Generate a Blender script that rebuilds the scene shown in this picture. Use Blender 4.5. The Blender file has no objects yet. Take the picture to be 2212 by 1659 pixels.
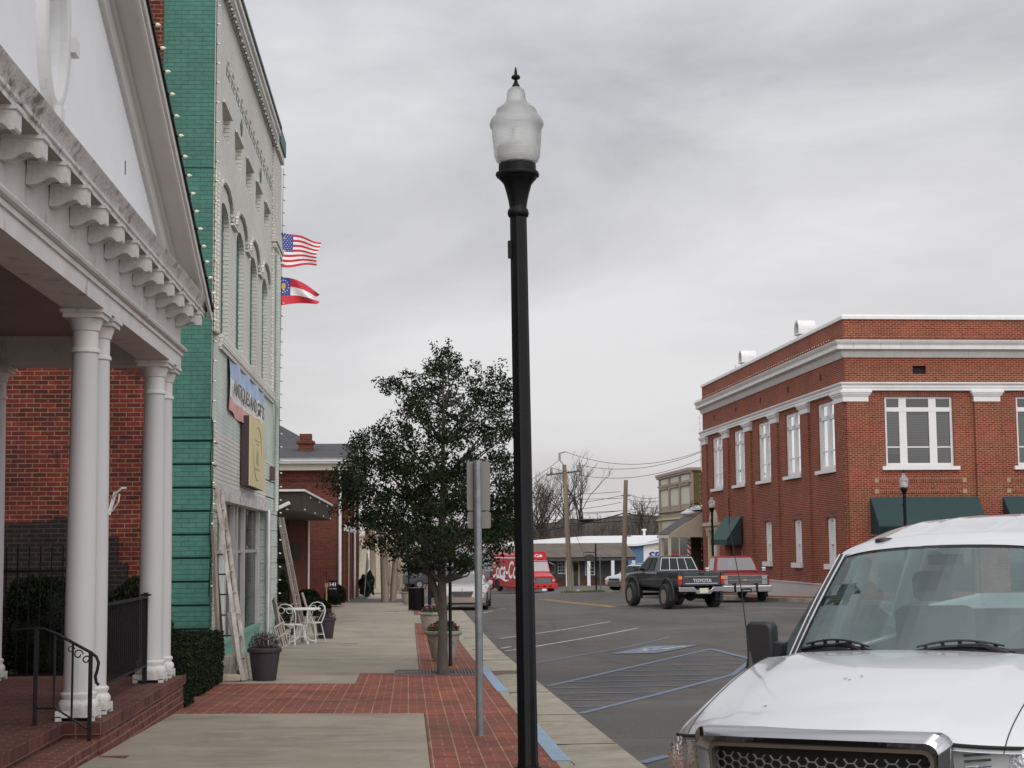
import bpy, math, random
import numpy as np
from mathutils import Vector, Matrix, noise
random.seed(7)
PI=math.pi
scn=bpy.context.scene
COL=scn.collection
# ------------------------------------------------------------------ camera
PITCH=math.atan(348.5/3413.); YAW=math.radians(-3.77); ROLL=math.radians(-0.46)
CAMM=Matrix.Rotation(YAW,3,'Z')@Matrix.Rotation(PI/2+PITCH,3,'X')@Matrix.Rotation(ROLL,3,'Z')
CAMP=Vector((0,0,1.72))
cd=bpy.data.cameras.new('camera'); cd.lens=1580/1024*36; cd.sensor_width=36; cd.clip_start=.1; cd.clip_end=3000
co=bpy.data.objects.new('camera',cd); co.matrix_world=Matrix.Translation(CAMP)@CAMM.to_4x4(); COL.objects.link(co); scn.camera=co
# ------------------------------------------------------------------ world: overcast sky
W=bpy.data.worlds.new("World"); scn.world=W; W.use_nodes=True
nt=W.node_tree; N=nt.nodes; Lk=nt.links; N.clear()
def nd(t,**k):
    n=N.new(t)
    for a,b in k.items(): setattr(n,a,b)
    return n
sky=nd('ShaderNodeTexSky',sky_type='NISHITA',sun_disc=False); sky.sun_elevation=math.radians(35); sky.sun_rotation=math.radians(152)
b1=nd('ShaderNodeBackground'); b1.inputs[1].default_value=.06; Lk.new(sky.outputs[0],b1.inputs[0])
tc=nd('ShaderNodeTexCoord'); mp=nd('ShaderNodeMapping'); mp.inputs['Scale'].default_value=(2.2,2.2,6.5); mp.inputs['Rotation'].default_value=(0.10,-.12,.4)
Lk.new(tc.outputs['Generated'],mp.inputs[0])
n1=nd('ShaderNodeTexNoise'); n1.inputs['Scale'].default_value=.95; n1.inputs['Detail'].default_value=6; n1.inputs['Roughness'].default_value=.56; n1.inputs['Distortion'].default_value=.35
Lk.new(mp.outputs[0],n1.inputs['Vector'])
r1=nd('ShaderNodeValToRGB'); e=r1.color_ramp.elements
e[0].position=.36; e[0].color=(.33,.332,.352,1); e[1].position=.64; e[1].color=(.575,.575,.59,1)
x=e.new(.5); x.color=(.46,.462,.48,1)
Lk.new(n1.outputs[0],r1.inputs[0])
sp=nd('ShaderNodeSeparateXYZ'); Lk.new(tc.outputs['Generated'],sp.inputs[0])
r2=nd('ShaderNodeValToRGB'); e=r2.color_ramp.elements
e[0].position=.0; e[0].color=(1,1,1,1); e[1].position=.34; e[1].color=(0,0,0,1)
Lk.new(sp.outputs['Z'],r2.inputs[0])
ml=nd('ShaderNodeMath',operation='MULTIPLY'); Lk.new(r2.outputs[0],ml.inputs[0]); ml.inputs[1].default_value=.55
mx=nd('ShaderNodeMixRGB'); Lk.new(ml.outputs[0],mx.inputs[0]); Lk.new(r1.outputs[0],mx.inputs[1]); mx.inputs[2].default_value=(.50,.47,.455,1)
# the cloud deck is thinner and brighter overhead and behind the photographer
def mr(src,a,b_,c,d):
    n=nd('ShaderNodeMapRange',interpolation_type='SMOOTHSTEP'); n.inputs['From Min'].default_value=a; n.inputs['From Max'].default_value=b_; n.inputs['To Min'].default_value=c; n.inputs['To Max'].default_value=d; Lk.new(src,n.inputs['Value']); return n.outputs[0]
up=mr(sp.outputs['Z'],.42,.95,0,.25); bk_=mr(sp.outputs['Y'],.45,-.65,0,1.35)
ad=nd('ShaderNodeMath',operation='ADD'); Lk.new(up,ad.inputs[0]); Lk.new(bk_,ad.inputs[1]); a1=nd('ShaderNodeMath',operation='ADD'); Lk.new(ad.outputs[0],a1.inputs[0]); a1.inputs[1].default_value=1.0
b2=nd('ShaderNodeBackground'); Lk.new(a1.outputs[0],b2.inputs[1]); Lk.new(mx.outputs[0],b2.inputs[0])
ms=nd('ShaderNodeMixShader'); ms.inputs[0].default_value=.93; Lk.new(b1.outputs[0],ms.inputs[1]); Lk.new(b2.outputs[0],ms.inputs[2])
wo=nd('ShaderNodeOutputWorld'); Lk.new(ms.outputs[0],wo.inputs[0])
sl=bpy.data.lights.new('sun','SUN'); sl.energy=.62; sl.angle=math.radians(40); sl.color=(1,.97,.93)
so=bpy.data.objects.new('sun',sl); so.rotation_euler=(math.radians(52),0,math.radians(14)); COL.objects.link(so)
scn.view_settings.view_transform='Standard'; scn.view_settings.look='None'; scn.view_settings.exposure=.55; scn.view_settings.gamma=1
# ------------------------------------------------------------------ terrain functions
KY=[-40,0,8,12.8,22,36,50,61,75,95,125,160,215,400]
KZ=[.06,.06,.05,0,-.2,-.46,-.52,-.55,-.72,-1.05,-2.0,-2.65,-3.4,-4.2]
def fy(y): return float(np.interp(y,KY,KZ))
def ss(a,b,x):
    t=min(1,max(0,(x-a)/(b-a))); return t*t*(3-2*t)
def SW(x,y): return fy(y)-.012*x
def RD(x,y): return fy(y)-.17+ss(3,12,x)*(.22*ss(38,50,y)-.10*ss(58,70,y))+.45*ss(9,15,x)*ss(100,115,y)
def SR(x,y): return RD(13.4,y)+.15
def ray(u,v): return CAMM@Vector(((u-1106)/3413.,-(v-829.5)/3413.,-1))
def hit(u,v,f=RD):
    d=ray(u,v); a,b=2/d.y,400/d.y
    for i in range(50):
        m=(a+b)/2; p=CAMP+d*m
        if p.z>f(p.x,p.y): a=m
        else: b=m
    return CAMP+d*a
def aty(u,v,y): d=ray(u,v); return CAMP+d*(y/d.y)
def atx(u,v,x): d=ray(u,v); return CAMP+d*(x/d.x)
# ------------------------------------------------------------------ mesh builder
class MB:
    def __init__(s): s.v=[]; s.f=[]; s.m=[]
    def add(s,vs,fs,mi=0):
        o=len(s.v); s.v+= [tuple(p) for p in vs]; s.f+=[tuple(o+i for i in q) for q in fs]; s.m+=[mi]*len(fs); return s
    def box(s,a,b,mi=0):
        x0,x1=sorted((a[0],b[0])); y0,y1=sorted((a[1],b[1])); z0,z1=sorted((a[2],b[2]))
        return s.add([(x0,y0,z0),(x1,y0,z0),(x1,y1,z0),(x0,y1,z0),(x0,y0,z1),(x1,y0,z1),(x1,y1,z1),(x0,y1,z1)],
          [(0,3,2,1),(4,5,6,7),(0,1,5,4),(1,2,6,5),(2,3,7,6),(3,0,4,7)],mi)
    def bar(s,p,q,w,h=None,up=(0,0,1),mi=0,w2=None,h2=None):
        p=Vector(p);q=Vector(q);h=h or w;d=(q-p).normalized();u=Vector(up)
        if abs(d.dot(u))>.98:u=Vector((0,1,0))
        a=d.cross(u).normalized();b=a.cross(d)
        V=[]
        for c,ww,hh in ((p,w,h),(q,w2 or w,h2 or h)):
            for i,j in ((-1,-1),(1,-1),(1,1),(-1,1)): V.append(c+a*(i*ww/2)+b*(j*hh/2))
        return s.add(V,[(0,3,2,1),(4,5,6,7),(0,1,5,4),(1,2,6,5),(2,3,7,6),(3,0,4,7)],mi)
    def tube(s,pts,r,n=8,mi=0,cap=True):
        pts=[Vector(p) for p in pts]; R=r if isinstance(r,(list,tuple)) else [r]*len(pts)
        V=[];F=[];pa=None
        for i,p in enumerate(pts):
            d=(pts[min(i+1,len(pts)-1)]-pts[max(i-1,0)])
            if d.length<1e-9:d=Vector((0,0,1))
            d.normalize()
            if pa is None:
                u=Vector((0,0,1)) if abs(d.z)<.9 else Vector((1,0,0)); a=d.cross(u).normalized()
            else:
                a=pa-d*pa.dot(d)
                if a.length<1e-6:a=d.orthogonal()
                a.normalize()
            pa=a;b=d.cross(a)
            for k in range(n):
                t=2*PI*k/n; V.append(p+(a*math.cos(t)+b*math.sin(t))*R[i])
        for i in range(len(pts)-1):
            for k in range(n):
                F.append((i*n+k,i*n+(k+1)%n,(i+1)*n+(k+1)%n,(i+1)*n+k))
        if cap:
            F.append(tuple(range(n))[::-1]); F.append(tuple((len(pts)-1)*n+k for k in range(n)))
        return s.add(V,F,mi)
    def lathe(s,prof,c=(0,0,0),n=24,mi=0,axis='z',fl=0,fn=8,cap=True):
        V=[];F=[]
        for r,z in prof:
            for k in range(n):
                t=2*PI*k/n; rr=r*(1+fl*math.cos(fn*t)) if fl else r
                x,y=rr*math.cos(t),rr*math.sin(t)
                if axis=='z':p=(c[0]+x,c[1]+y,c[2]+z)
                elif axis=='x':p=(c[0]+z,c[1]+x,c[2]+y)
                else:p=(c[0]+x,c[1]+z,c[2]+y)
                V.append(p)
        m=len(prof)
        for i in range(m-1):
            for k in range(n): F.append((i*n+k,i*n+(k+1)%n,(i+1)*n+(k+1)%n,(i+1)*n+k))
        if cap and prof[0][0]>1e-4:F.append(tuple(range(n))[::-1])
        if cap and prof[-1][0]>1e-4:F.append(tuple((m-1)*n+k for k in range(n)))
        if axis=='y':F=[q[::-1] for q in F]
        return s.add(V,F,mi)
    def prism(s,poly,a0,a1,axis='x',mi=0):
        n=len(poly)
        def P(p,a):
            if axis=='x':return (a,p[0],p[1])
            if axis=='y':return (p[0],a,p[1])
            return (p[0],p[1],a)
        V=[P(p,a0) for p in poly]+[P(p,a1) for p in poly]
        F=[tuple(range(n))[::-1],tuple(range(n,2*n))]+[(i,(i+1)%n,n+(i+1)%n,n+i) for i in range(n)]
        return s.add(V,F,mi)
    def quad(s,a,b,c,d,mi=0): return s.add([a,b,c,d],[(0,1,2,3)],mi)
    def grid(s,fn,nu,nv,mi=0):
        V=[fn(i/nu,j/nv) for i in range(nu+1) for j in range(nv+1)]
        F=[(i*(nv+1)+j,(i+1)*(nv+1)+j,(i+1)*(nv+1)+j+1,i*(nv+1)+j+1) for i in range(nu) for j in range(nv)]
        return s.add(V,F,mi)
    def rings(s,R,mi=0,close=True,caps=True):
        n=len(R[0]);V=[p for r in R for p in r];F=[]
        for i in range(len(R)-1):
            for k in range(n if close else n-1): F.append((i*n+k,i*n+(k+1)%n,(i+1)*n+(k+1)%n,(i+1)*n+k))
        if caps: F.append(tuple(range(n))[::-1]);F.append(tuple((len(R)-1)*n+k for k in range(n)))
        return s.add(V,F,mi)
    def build(s,name,mats,parent=None,smooth=None,bevel=0,fixn=True):
        me=bpy.data.meshes.new(name); me.from_pydata([tuple(p) for p in s.v],[],s.f)
        if not isinstance(mats,(list,tuple)):mats=[mats]
        for m in mats:me.materials.append(m)
        if len(mats)>1: me.polygons.foreach_set('material_index',s.m)
        me.update()
        if fixn:
            import bmesh
            bm=bmesh.new(); bm.from_mesh(me); bmesh.ops.recalc_face_normals(bm,faces=bm.faces)
            if smooth is not None:
                for e_ in bm.edges:
                    e_.smooth = not(len(e_.link_faces)==2 and e_.calc_face_angle(0)>math.radians(smooth))
                for f_ in bm.faces:f_.smooth=True
            bm.to_mesh(me); bm.free()
        uv=me.uv_layers.new(name='UVMap'); nl=len(me.loops)
        co_=np.zeros(len(me.vertices)*3); me.vertices.foreach_get('co',co_); co_=co_.reshape(-1,3)
        li=np.zeros(nl,int); me.loops.foreach_get('vertex_index',li)
        pn=np.zeros(len(me.polygons)*3); me.polygons.foreach_get('normal',pn); pn=pn.reshape(-1,3)
        lt=np.zeros(len(me.polygons),int); me.polygons.foreach_get('loop_total',lt)
        ln=np.repeat(pn,lt,axis=0); P=co_[li]; a=np.abs(ln)
        top=a[:,2]>.75; xx=(~top)&(a[:,0]>a[:,1])
        U=np.where(xx,P[:,1],P[:,0]); V=np.where(top,P[:,1],P[:,2])
        uv.data.foreach_set('uv',np.stack([U,V],1).ravel())
        o=bpy.data.objects.new(name,me); COL.objects.link(o)
        if parent:o.parent=parent
        if bevel:
            b=o.modifiers.new('bevel','BEVEL'); b.width=bevel; b.segments=2; b.limit_method='ANGLE'; b.angle_limit=math.radians(40)
        return o
def thing(name,label,cat,loc=(0,0,0),rz=0,group=None):
    o=bpy.data.objects.new(name,None); COL.objects.link(o); o.location=loc; o.rotation_euler=(0,0,rz); o.empty_display_size=.2
    o['label']=label; o['category']=cat
    if group:o['group']=group
    return o
def tag(o,label,cat,group=None,kind=None):
    o['label']=label; o['category']=cat
    if group:o['group']=group
    if kind:o['kind']=kind
    return o
def struct(name,mb,m,**k):
    o=mb.build(name,m,**k); o['kind']='structure'; return o
def copy_tree(o,parent=None):
    c=o.copy(); COL.objects.link(c)
    if parent is not None:c.parent=parent
    for ch in list(o.children): copy_tree(ch,c)
    return c
# ------------------------------------------------------------------ materials
def M_new(name):
    m=bpy.data.materials.new(name); m.use_nodes=True; t=m.node_tree; b=t.nodes['Principled BSDF']; return m,t,b
def pm(name,col,rough=.6,metal=0,var=.12,vs=3.,bump=0,bs=40,coat=0,streak=0,spec=.5,dirt=None,ds=1.5,dth=.55):
    m,t,b=M_new(name); nn=t.nodes; l=t.links
    b.inputs['Roughness'].default_value=rough; b.inputs['Metallic'].default_value=metal; b.inputs['Specular IOR Level'].default_value=spec
    if coat: b.inputs['Coat Weight'].default_value=coat; b.inputs['Coat Roughness'].default_value=.05
    tc=nn.new('ShaderNodeTexCoord'); no=nn.new('ShaderNodeTexNoise'); no.inputs['Scale'].default_value=vs; no.inputs['Detail'].default_value=6; no.inputs['Roughness'].default_value=.65
    mp=nn.new('ShaderNodeMapping'); l.new(tc.outputs['Object'],mp.inputs[0]); l.new(mp.outputs[0],no.inputs['Vector'])
    if streak: mp.inputs['Scale'].default_value=(1,1,streak)
    r=nn.new('ShaderNodeMapRange'); r.inputs['From Min'].default_value=.3; r.inputs['From Max'].default_value=.7; r.inputs['To Min'].default_value=1-var; r.inputs['To Max'].default_value=1+var
    l.new(no.outputs[0],r.inputs['Value'])
    mu=nn.new('ShaderNodeMixRGB'); mu.blend_type='MULTIPLY'; mu.inputs[0].default_value=1; mu.inputs[1].default_value=(*col,1); l.new(r.outputs[0],mu.inputs[2])
    out=mu.outputs[0]
    if dirt:
        n2=nn.new('ShaderNodeTexNoise'); n2.inputs['Scale'].default_value=ds; n2.inputs['Detail'].default_value=9; n2.inputs['Roughness'].default_value=.7; l.new(mp.outputs[0],n2.inputs['Vector'])
        rr=nn.new('ShaderNodeMapRange'); rr.inputs['From Min'].default_value=dth; rr.inputs['From Max'].default_value=dth+.14; l.new(n2.outputs[0],rr.inputs['Value'])
        m2=nn.new('ShaderNodeMixRGB'); l.new(rr.outputs[0],m2.inputs[0]); l.new(out,m2.inputs[1]); m2.inputs[2].default_value=(*dirt,1); out=m2.outputs[0]
    l.new(out,b.inputs['Base Color'])
    if bump:
        n3=nn.new('ShaderNodeTexNoise'); n3.inputs['Scale'].default_value=bs; n3.inputs['Detail'].default_value=4; l.new(tc.outputs['Object'],n3.inputs['Vector'])
        bp=nn.new('ShaderNodeBump'); bp.inputs['Strength'].default_value=bump; bp.inputs['Distance'].default_value=.02; l.new(n3.outputs[0],bp.inputs['Height']); l.new(bp.outputs[0],b.inputs['Normal'])
    return m
def brick(name,c1,c2,mort,bw=.213,rh=.07,msz=.009,bump=.6,off=.5,var=.35,dark=None,dth=.62,rough=.85,ds=.8,mdark=0,stain=None,blot=.1):
    m,t,b=M_new(name); nn=t.nodes; l=t.links; b.inputs['Roughness'].default_value=rough; b.inputs['Specular IOR Level'].default_value=.25
    uv=nn.new('ShaderNodeUVMap'); uv.uv_map='UVMap'
    nw=nn.new('ShaderNodeTexNoise'); nw.inputs['Scale'].default_value=3; nw.inputs['Detail'].default_value=3; l.new(uv.outputs[0],nw.inputs['Vector'])
    vm=nn.new('ShaderNodeVectorMath'); vm.operation='MULTIPLY_ADD'; l.new(nw.outputs['Color'],vm.inputs[0]); vm.inputs[1].default_value=(.012,.012,0); l.new(uv.outputs[0],vm.inputs[2])
    bk=nn.new('ShaderNodeTexBrick'); l.new(vm.outputs[0],bk.inputs['Vector']); bk.offset=off
    bk.inputs['Scale'].default_value=1; bk.inputs['Brick Width'].default_value=bw; bk.inputs['Row Height'].default_value=rh; bk.inputs['Mortar Size'].default_value=msz; bk.inputs['Mortar Smooth'].default_value=.15
    bk.inputs['Bias'].default_value=-.1
    bk.inputs['Color1'].default_value=(*c1,1); bk.inputs['Color2'].default_value=(*c2,1); bk.inputs['Mortar'].default_value=(*mort,1)
    tc=nn.new('ShaderNodeTexCoord')
    no=nn.new('ShaderNodeTexNoise'); no.inputs['Scale'].default_value=9; no.inputs['Detail'].default_value=8; no.inputs['Roughness'].default_value=.7; l.new(tc.outputs['Object'],no.inputs['Vector'])
    r=nn.new('ShaderNodeMapRange'); r.inputs['From Min'].default_value=.3; r.inputs['From Max'].default_value=.7; r.inputs['To Min'].default_value=1-var; r.inputs['To Max'].default_value=1+var; l.new(no.outputs[0],r.inputs['Value'])
    mu=nn.new('ShaderNodeMixRGB'); mu.blend_type='MULTIPLY'; mu.inputs[0].default_value=1; l.new(bk.outputs['Color'],mu.inputs[1]); l.new(r.outputs[0],mu.inputs[2]); out=mu.outputs[0]
    n2=nn.new('ShaderNodeTexNoise'); n2.inputs['Scale'].default_value=ds; n2.inputs['Detail'].default_value=7; n2.inputs['Roughness'].default_value=.65; l.new(tc.outputs['Object'],n2.inputs['Vector'])
    r3=nn.new('ShaderNodeMapRange'); r3.inputs['From Min'].default_value=.35; r3.inputs['From Max'].default_value=.65; r3.inputs['To Min'].default_value=1-blot; r3.inputs['To Max'].default_value=1+blot; l.new(n2.outputs[0],r3.inputs['Value'])
    m3=nn.new('ShaderNodeMixRGB'); m3.blend_type='MULTIPLY'; m3.inputs[0].default_value=1; l.new(out,m3.inputs[1]); l.new(r3.outputs[0],m3.inputs[2]); out=m3.outputs[0]
    if dark:
        rr=nn.new('ShaderNodeMapRange'); rr.inputs['From Min'].default_value=dth; rr.inputs['From Max'].default_value=dth+.1; rr.inputs['To Max'].default_value=.8; l.new(n2.outputs[0],rr.inputs['Value'])
        m2=nn.new('ShaderNodeMixRGB'); l.new(rr.outputs[0],m2.inputs[0]); l.new(out,m2.inputs[1]); m2.inputs[2].default_value=(*dark,1); out=m2.outputs[0]
    l.new(out,b.inputs['Base Color'])
    bp=nn.new('ShaderNodeBump'); bp.inputs['Strength'].default_value=bump; bp.inputs['Distance'].default_value=.012
    ad=nn.new('ShaderNodeMath'); ad.operation='MULTIPLY_ADD'; ad.inputs[1].default_value=-1; l.new(bk.outputs['Fac'],ad.inputs[0]); 
    sc=nn.new('ShaderNodeMath'); sc.operation='MULTIPLY'; sc.inputs[1].default_value=.5; l.new(no.outputs[0],sc.inputs[0]); l.new(sc.outputs[0],ad.inputs[2])
    l.new(ad.outputs[0],bp.inputs['Height']); l.new(bp.outputs[0],b.inputs['Normal'])
    return m
def glassm(name,tint=(.5,.55,.55),fac=.35,rough=.03,gl=(1,1,1)):
    m=bpy.data.materials.new(name); m.use_nodes=True; t=m.node_tree; nn=t.nodes; l=t.links; nn.clear()
    tr=nn.new('ShaderNodeBsdfTransparent'); tr.inputs[0].default_value=(*tint,1)
    g=nn.new('ShaderNodeBsdfGlossy'); g.inputs['Roughness'].default_value=rough; g.inputs[0].default_value=(*gl,1)
    fr=nn.new('ShaderNodeFresnel'); fr.inputs[0].default_value=1.5
    a=nn.new('ShaderNodeMath'); a.operation='ADD'; a.use_clamp=True; l.new(fr.outputs[0],a.inputs[0]); a.inputs[1].default_value=fac
    mx=nn.new('ShaderNodeMixShader'); l.new(a.outputs[0],mx.inputs[0]); l.new(tr.outputs[0],mx.inputs[1]); l.new(g.outputs[0],mx.inputs[2])
    o=nn.new('ShaderNodeOutputMaterial'); l.new(mx.outputs[0],o.inputs[0]); return m
def emit(name,col,s):
    m=bpy.data.materials.new(name); m.use_nodes=True; b=m.node_tree.nodes['Principled BSDF']; b.inputs['Base Color'].default_value=(*col,1); b.inputs['Emission Color'].default_value=(*col,1); b.inputs['Emission Strength'].default_value=s; return m
BLACK=pm('black_paint',(.005,.005,.006),.38,var=.3,spec=.16,bump=.1,bs=30)
IRON=pm('wrought_iron',(.005,.004,.006),.5,var=.3,bump=.2,spec=.3)
WHITE=pm('white_paint',(.62,.62,.61),.55,var=.07,dirt=(.36,.35,.32),ds=3,dth=.62)
OLDWHITE=pm('weathered_white_paint',(.60,.58,.56),.65,var=.10,dirt=(.24,.21,.17),ds=2.6,dth=.57,streak=.5,bump=.15)
PEEL=pm('peeling_white_paint',(.55,.53,.51),.7,var=.15,dirt=(.15,.13,.115),ds=5,dth=.52,bump=.5,bs=25)
STUCCO=pm('white_stucco',(.76,.77,.78),.8,var=.04,vs=1.2,dirt=(.5,.5,.49),ds=1.1,dth=.64)
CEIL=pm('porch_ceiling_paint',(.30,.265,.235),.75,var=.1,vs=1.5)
GLASSD=glassm('dark_window_glass',(.25,.27,.28),.12)
REDBR=brick('red_brick',(.125,.019,.010),(.04,.009,.007),(.17,.105,.07),dark=(.025,.009,.008),dth=.58,msz=.007,blot=.3,ds=1.3)
OLDBR=brick('old_dark_brick',(.013,.009,.008),(.007,.006,.006),(.035,.026,.02),dark=(.009,.007,.006),dth=.55,msz=.01)
GREENBR=brick('green_painted_brick',(.046,.142,.108),(.055,.155,.118),(.024,.08,.062),bump=.8,var=.16,rough=.6,msz=.0035,dark=(.075,.15,.12),dth=.60,blot=.2,ds=.6)
WHITEBR=brick('white_painted_brick',(.66,.645,.59),(.61,.60,.545),(.33,.32,.29),bump=1.0,var=.10,rough=.6,msz=.006,dark=(.52,.57,.52),dth=.62,ds=.45)
MINTBR=brick('pale_mint_painted_brick',(.52,.58,.53),(.48,.54,.50),(.36,.41,.37),bump=.7,var=.08,rough=.6,msz=.003)
PORCHBR=brick('porch_brick',(.15,.048,.033),(.07,.026,.022),(.20,.12,.08),bw=.203,rh=.075,msz=.009,dark=(.06,.04,.035),dth=.6)
GLASSB=glassm('shop_glass',(.35,.37,.37),.06,gl=(.34,.35,.34))
# ------------------------------------------------------------------ ground materials
def pavers():
    m=brick('herring_pavers',(.25,.072,.044),(.15,.052,.038),(.24,.17,.11),bw=.203,rh=.1015,off=0,msz=.006,bump=.5,var=.2,dark=(.10,.06,.05),dth=.63,ds=1.2,blot=.25)
    m.name='brick_pavers'; t=m.node_tree; nn=t.nodes; l=t.links
    a=[n for n in nn if n.type=='TEX_BRICK'][0]; a.inputs['Mortar'].default_value=(.07,.045,.035,1)
    b=nn.new('ShaderNodeTexBrick'); b.offset=0
    for i in a.inputs:
        if i.name!='Vector' : b.inputs[i.name].default_value=i.default_value
    b.inputs['Brick Width'].default_value=.1015; b.inputs['Row Height'].default_value=.203; b.inputs['Mortar'].default_value=(.24,.17,.11,1)
    src=a.inputs['Vector'].links[0].from_socket; l.new(src,b.inputs['Vector'])
    ck=nn.new('ShaderNodeTexChecker'); ck.inputs['Scale'].default_value=1/.203; ck.inputs['Color1'].default_value=(1,1,1,1); ck.inputs['Color2'].default_value=(0,0,0,1); l.new(src,ck.inputs['Vector'])
    mx=nn.new('ShaderNodeMixRGB'); l.new(ck.outputs['Fac'],mx.inputs[0]); l.new(a.outputs[0],mx.inputs[1]); l.new(b.outputs[0],mx.inputs[2])
    mu=[n for n in nn if n.type=='MIX_RGB' and n.blend_type=='MULTIPLY' and n.inputs[1].is_linked and n.inputs[1].links[0].from_node==a][0]
    # unit edges along the street get the sandy joint
    sx=nn.new('ShaderNodeSeparateXYZ'); l.new(src,sx.inputs[0])
    md=nn.new('ShaderNodeMath'); md.operation='PINGPONG'; l.new(sx.outputs[0],md.inputs[0]); md.inputs[1].default_value=.1015
    lt=nn.new('ShaderNodeMath'); lt.operation='LESS_THAN'; l.new(md.outputs[0],lt.inputs[0]); lt.inputs[1].default_value=.0055
    m4=nn.new('ShaderNodeMixRGB'); l.new(lt.outputs[0],m4.inputs[0]); l.new(mx.outputs[0],m4.inputs[1]); m4.inputs[2].default_value=(.29,.21,.135,1)
    l.new(m4.outputs[0],mu.inputs[1]); return m
PAVE=pavers()
CONC=pm('sidewalk_concrete',(.295,.25,.19),.85,var=.16,vs=1.1,bump=.35,bs=120,dirt=(.21,.183,.145),ds=.9,dth=.52)
CONC2=pm('gutter_concrete',(.295,.258,.20),.85,var=.2,vs=2,bump=.3,bs=90,dirt=(.20,.16,.11),ds=1.3,dth=.52)
def specks(m,sc=2.2,th=.035,col=(.09,.08,.065)):
    t=m.node_tree; nn=t.nodes; l=t.links; b=nn['Principled BSDF']; src=b.inputs['Base Color'].links[0].from_socket
    tc=nn.new('ShaderNodeTexCoord'); v=nn.new('ShaderNodeTexVoronoi'); v.inputs['Scale'].default_value=sc; l.new(tc.outputs['Object'],v.inputs['Vector'])
    r=nn.new('ShaderNodeMapRange'); r.inputs['From Min'].default_value=th; r.inputs['From Max'].default_value=th*.6; r.inputs['To Max'].default_value=.7; l.new(v.outputs['Distance'],r.inputs['Value'])
    mx=nn.new('ShaderNodeMixRGB'); l.new(r.outputs[0],mx.inputs[0]); l.new(src,mx.inputs[1]); mx.inputs[2].default_value=(*col,1); l.new(mx.outputs[0],b.inputs['Base Color'])
def streaks(m,scl,col,a,b_,f=.6,off=0):
    t=m.node_tree; nn=t.nodes; l=t.links; b=nn['Principled BSDF']; src=b.inputs['Base Color'].links[0].from_socket
    tc=nn.new('ShaderNodeTexCoord'); mp=nn.new('ShaderNodeMapping'); mp.inputs['Scale'].default_value=scl; mp.inputs['Location'].default_value=(off,off,0); l.new(tc.outputs['Object'],mp.inputs[0]); n=nn.new('ShaderNodeTexNoise'); n.inputs['Scale'].default_value=1; n.inputs['Detail'].default_value=8; n.inputs['Roughness'].default_value=.6; n.inputs['Distortion'].default_value=.6; l.new(mp.outputs[0],n.inputs['Vector'])
    r=nn.new('ShaderNodeMapRange'); r.inputs['From Min'].default_value=a; r.inputs['From Max'].default_value=b_; r.inputs['To Max'].default_value=f; l.new(n.outputs[0],r.inputs['Value'])
    mx=nn.new('ShaderNodeMixRGB'); l.new(r.outputs[0],mx.inputs[0]); l.new(src,mx.inputs[1]); mx.inputs[2].default_value=(*col,1); l.new(mx.outputs[0],b.inputs['Base Color'])
specks(CONC); specks(CONC,.9,.03,(.07,.06,.05)); streaks(CONC,(.5,2.2,1),(.17,.145,.11),.55,.68,.6); streaks(CONC,(1.1,.7,1),(.36,.33,.27),.56,.7,.5,7); specks(CONC2,3,.03)
specks(PAVE,3.1,.03,(.05,.04,.035)); streaks(PAVE,(.6,.5,1),(.10,.055,.045),.52,.66,.55)
def asphalt():
    m=pm('asphalt',(.103,.094,.085),.88,var=.12,vs=.35,bump=.9,bs=160,dirt=(.084,.077,.070),ds=.22,dth=.5)
    t=m.node_tree; nn=t.nodes; l=t.links; b=nn['Principled BSDF']; src=b.inputs['Base Color'].links[0].from_socket
    tc=nn.new('ShaderNodeTexCoord'); n=nn.new('ShaderNodeTexNoise'); n.inputs['Scale'].default_value=60; n.inputs['Detail'].default_value=3; l.new(tc.outputs['Object'],n.inputs['Vector'])
    r=nn.new('ShaderNodeMapRange'); r.inputs['From Min'].default_value=.3; r.inputs['From Max'].default_value=.7; r.inputs['To Min'].default_value=.6; r.inputs['To Max'].default_value=1.4; l.new(n.outputs[0],r.inputs['Value'])
    mu=nn.new('ShaderNodeMixRGB'); mu.blend_type='MULTIPLY'; mu.inputs[0].default_value=1; l.new(src,mu.inputs[1]); l.new(r.outputs[0],mu.inputs[2])
    v=nn.new('ShaderNodeTexVoronoi'); v.feature='DISTANCE_TO_EDGE'; v.inputs['Scale'].default_value=.16
    nw=nn.new('ShaderNodeTexNoise'); nw.inputs['Scale'].default_value=1.1; nw.inputs['Detail'].default_value=6; l.new(tc.outputs['Object'],nw.inputs['Vector'])
    vm=nn.new('ShaderNodeVectorMath'); vm.operation='MULTIPLY_ADD'; l.new(nw.outputs['Color'],vm.inputs[0]); vm.inputs[1].default_value=(1.6,1.6,0); l.new(tc.outputs['Object'],vm.inputs[2]); l.new(vm.outputs[0],v.inputs['Vector'])
    lt=nn.new('ShaderNodeMath'); lt.operation='LESS_THAN'; l.new(v.outputs[0],lt.inputs[0]); lt.inputs[1].default_value=.0028
    m5=nn.new('ShaderNodeMixRGB'); l.new(lt.outputs[0],m5.inputs[0]); l.new(mu.outputs[0],m5.inputs[1]); m5.inputs[2].default_value=(.045,.042,.04,1)
    l.new(m5.outputs[0],b.inputs['Base Color']); return m
ASPH=asphalt(); streaks(ASPH,(.35,.08,1),(.058,.053,.049),.50,.64,.65); streaks(ASPH,(.9,.9,1),(.045,.042,.04),.63,.70,.75,3); streaks(ASPH,(.12,.3,1),(.145,.137,.127),.53,.68,.6,9); specks(ASPH,1.3,.03,(.03,.028,.027))
GRASS=pm('grass_ground',(.085,.10,.035),.95,var=.35,vs=6,bump=.8,bs=50,dirt=(.14,.11,.06),ds=2,dth=.5)
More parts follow.
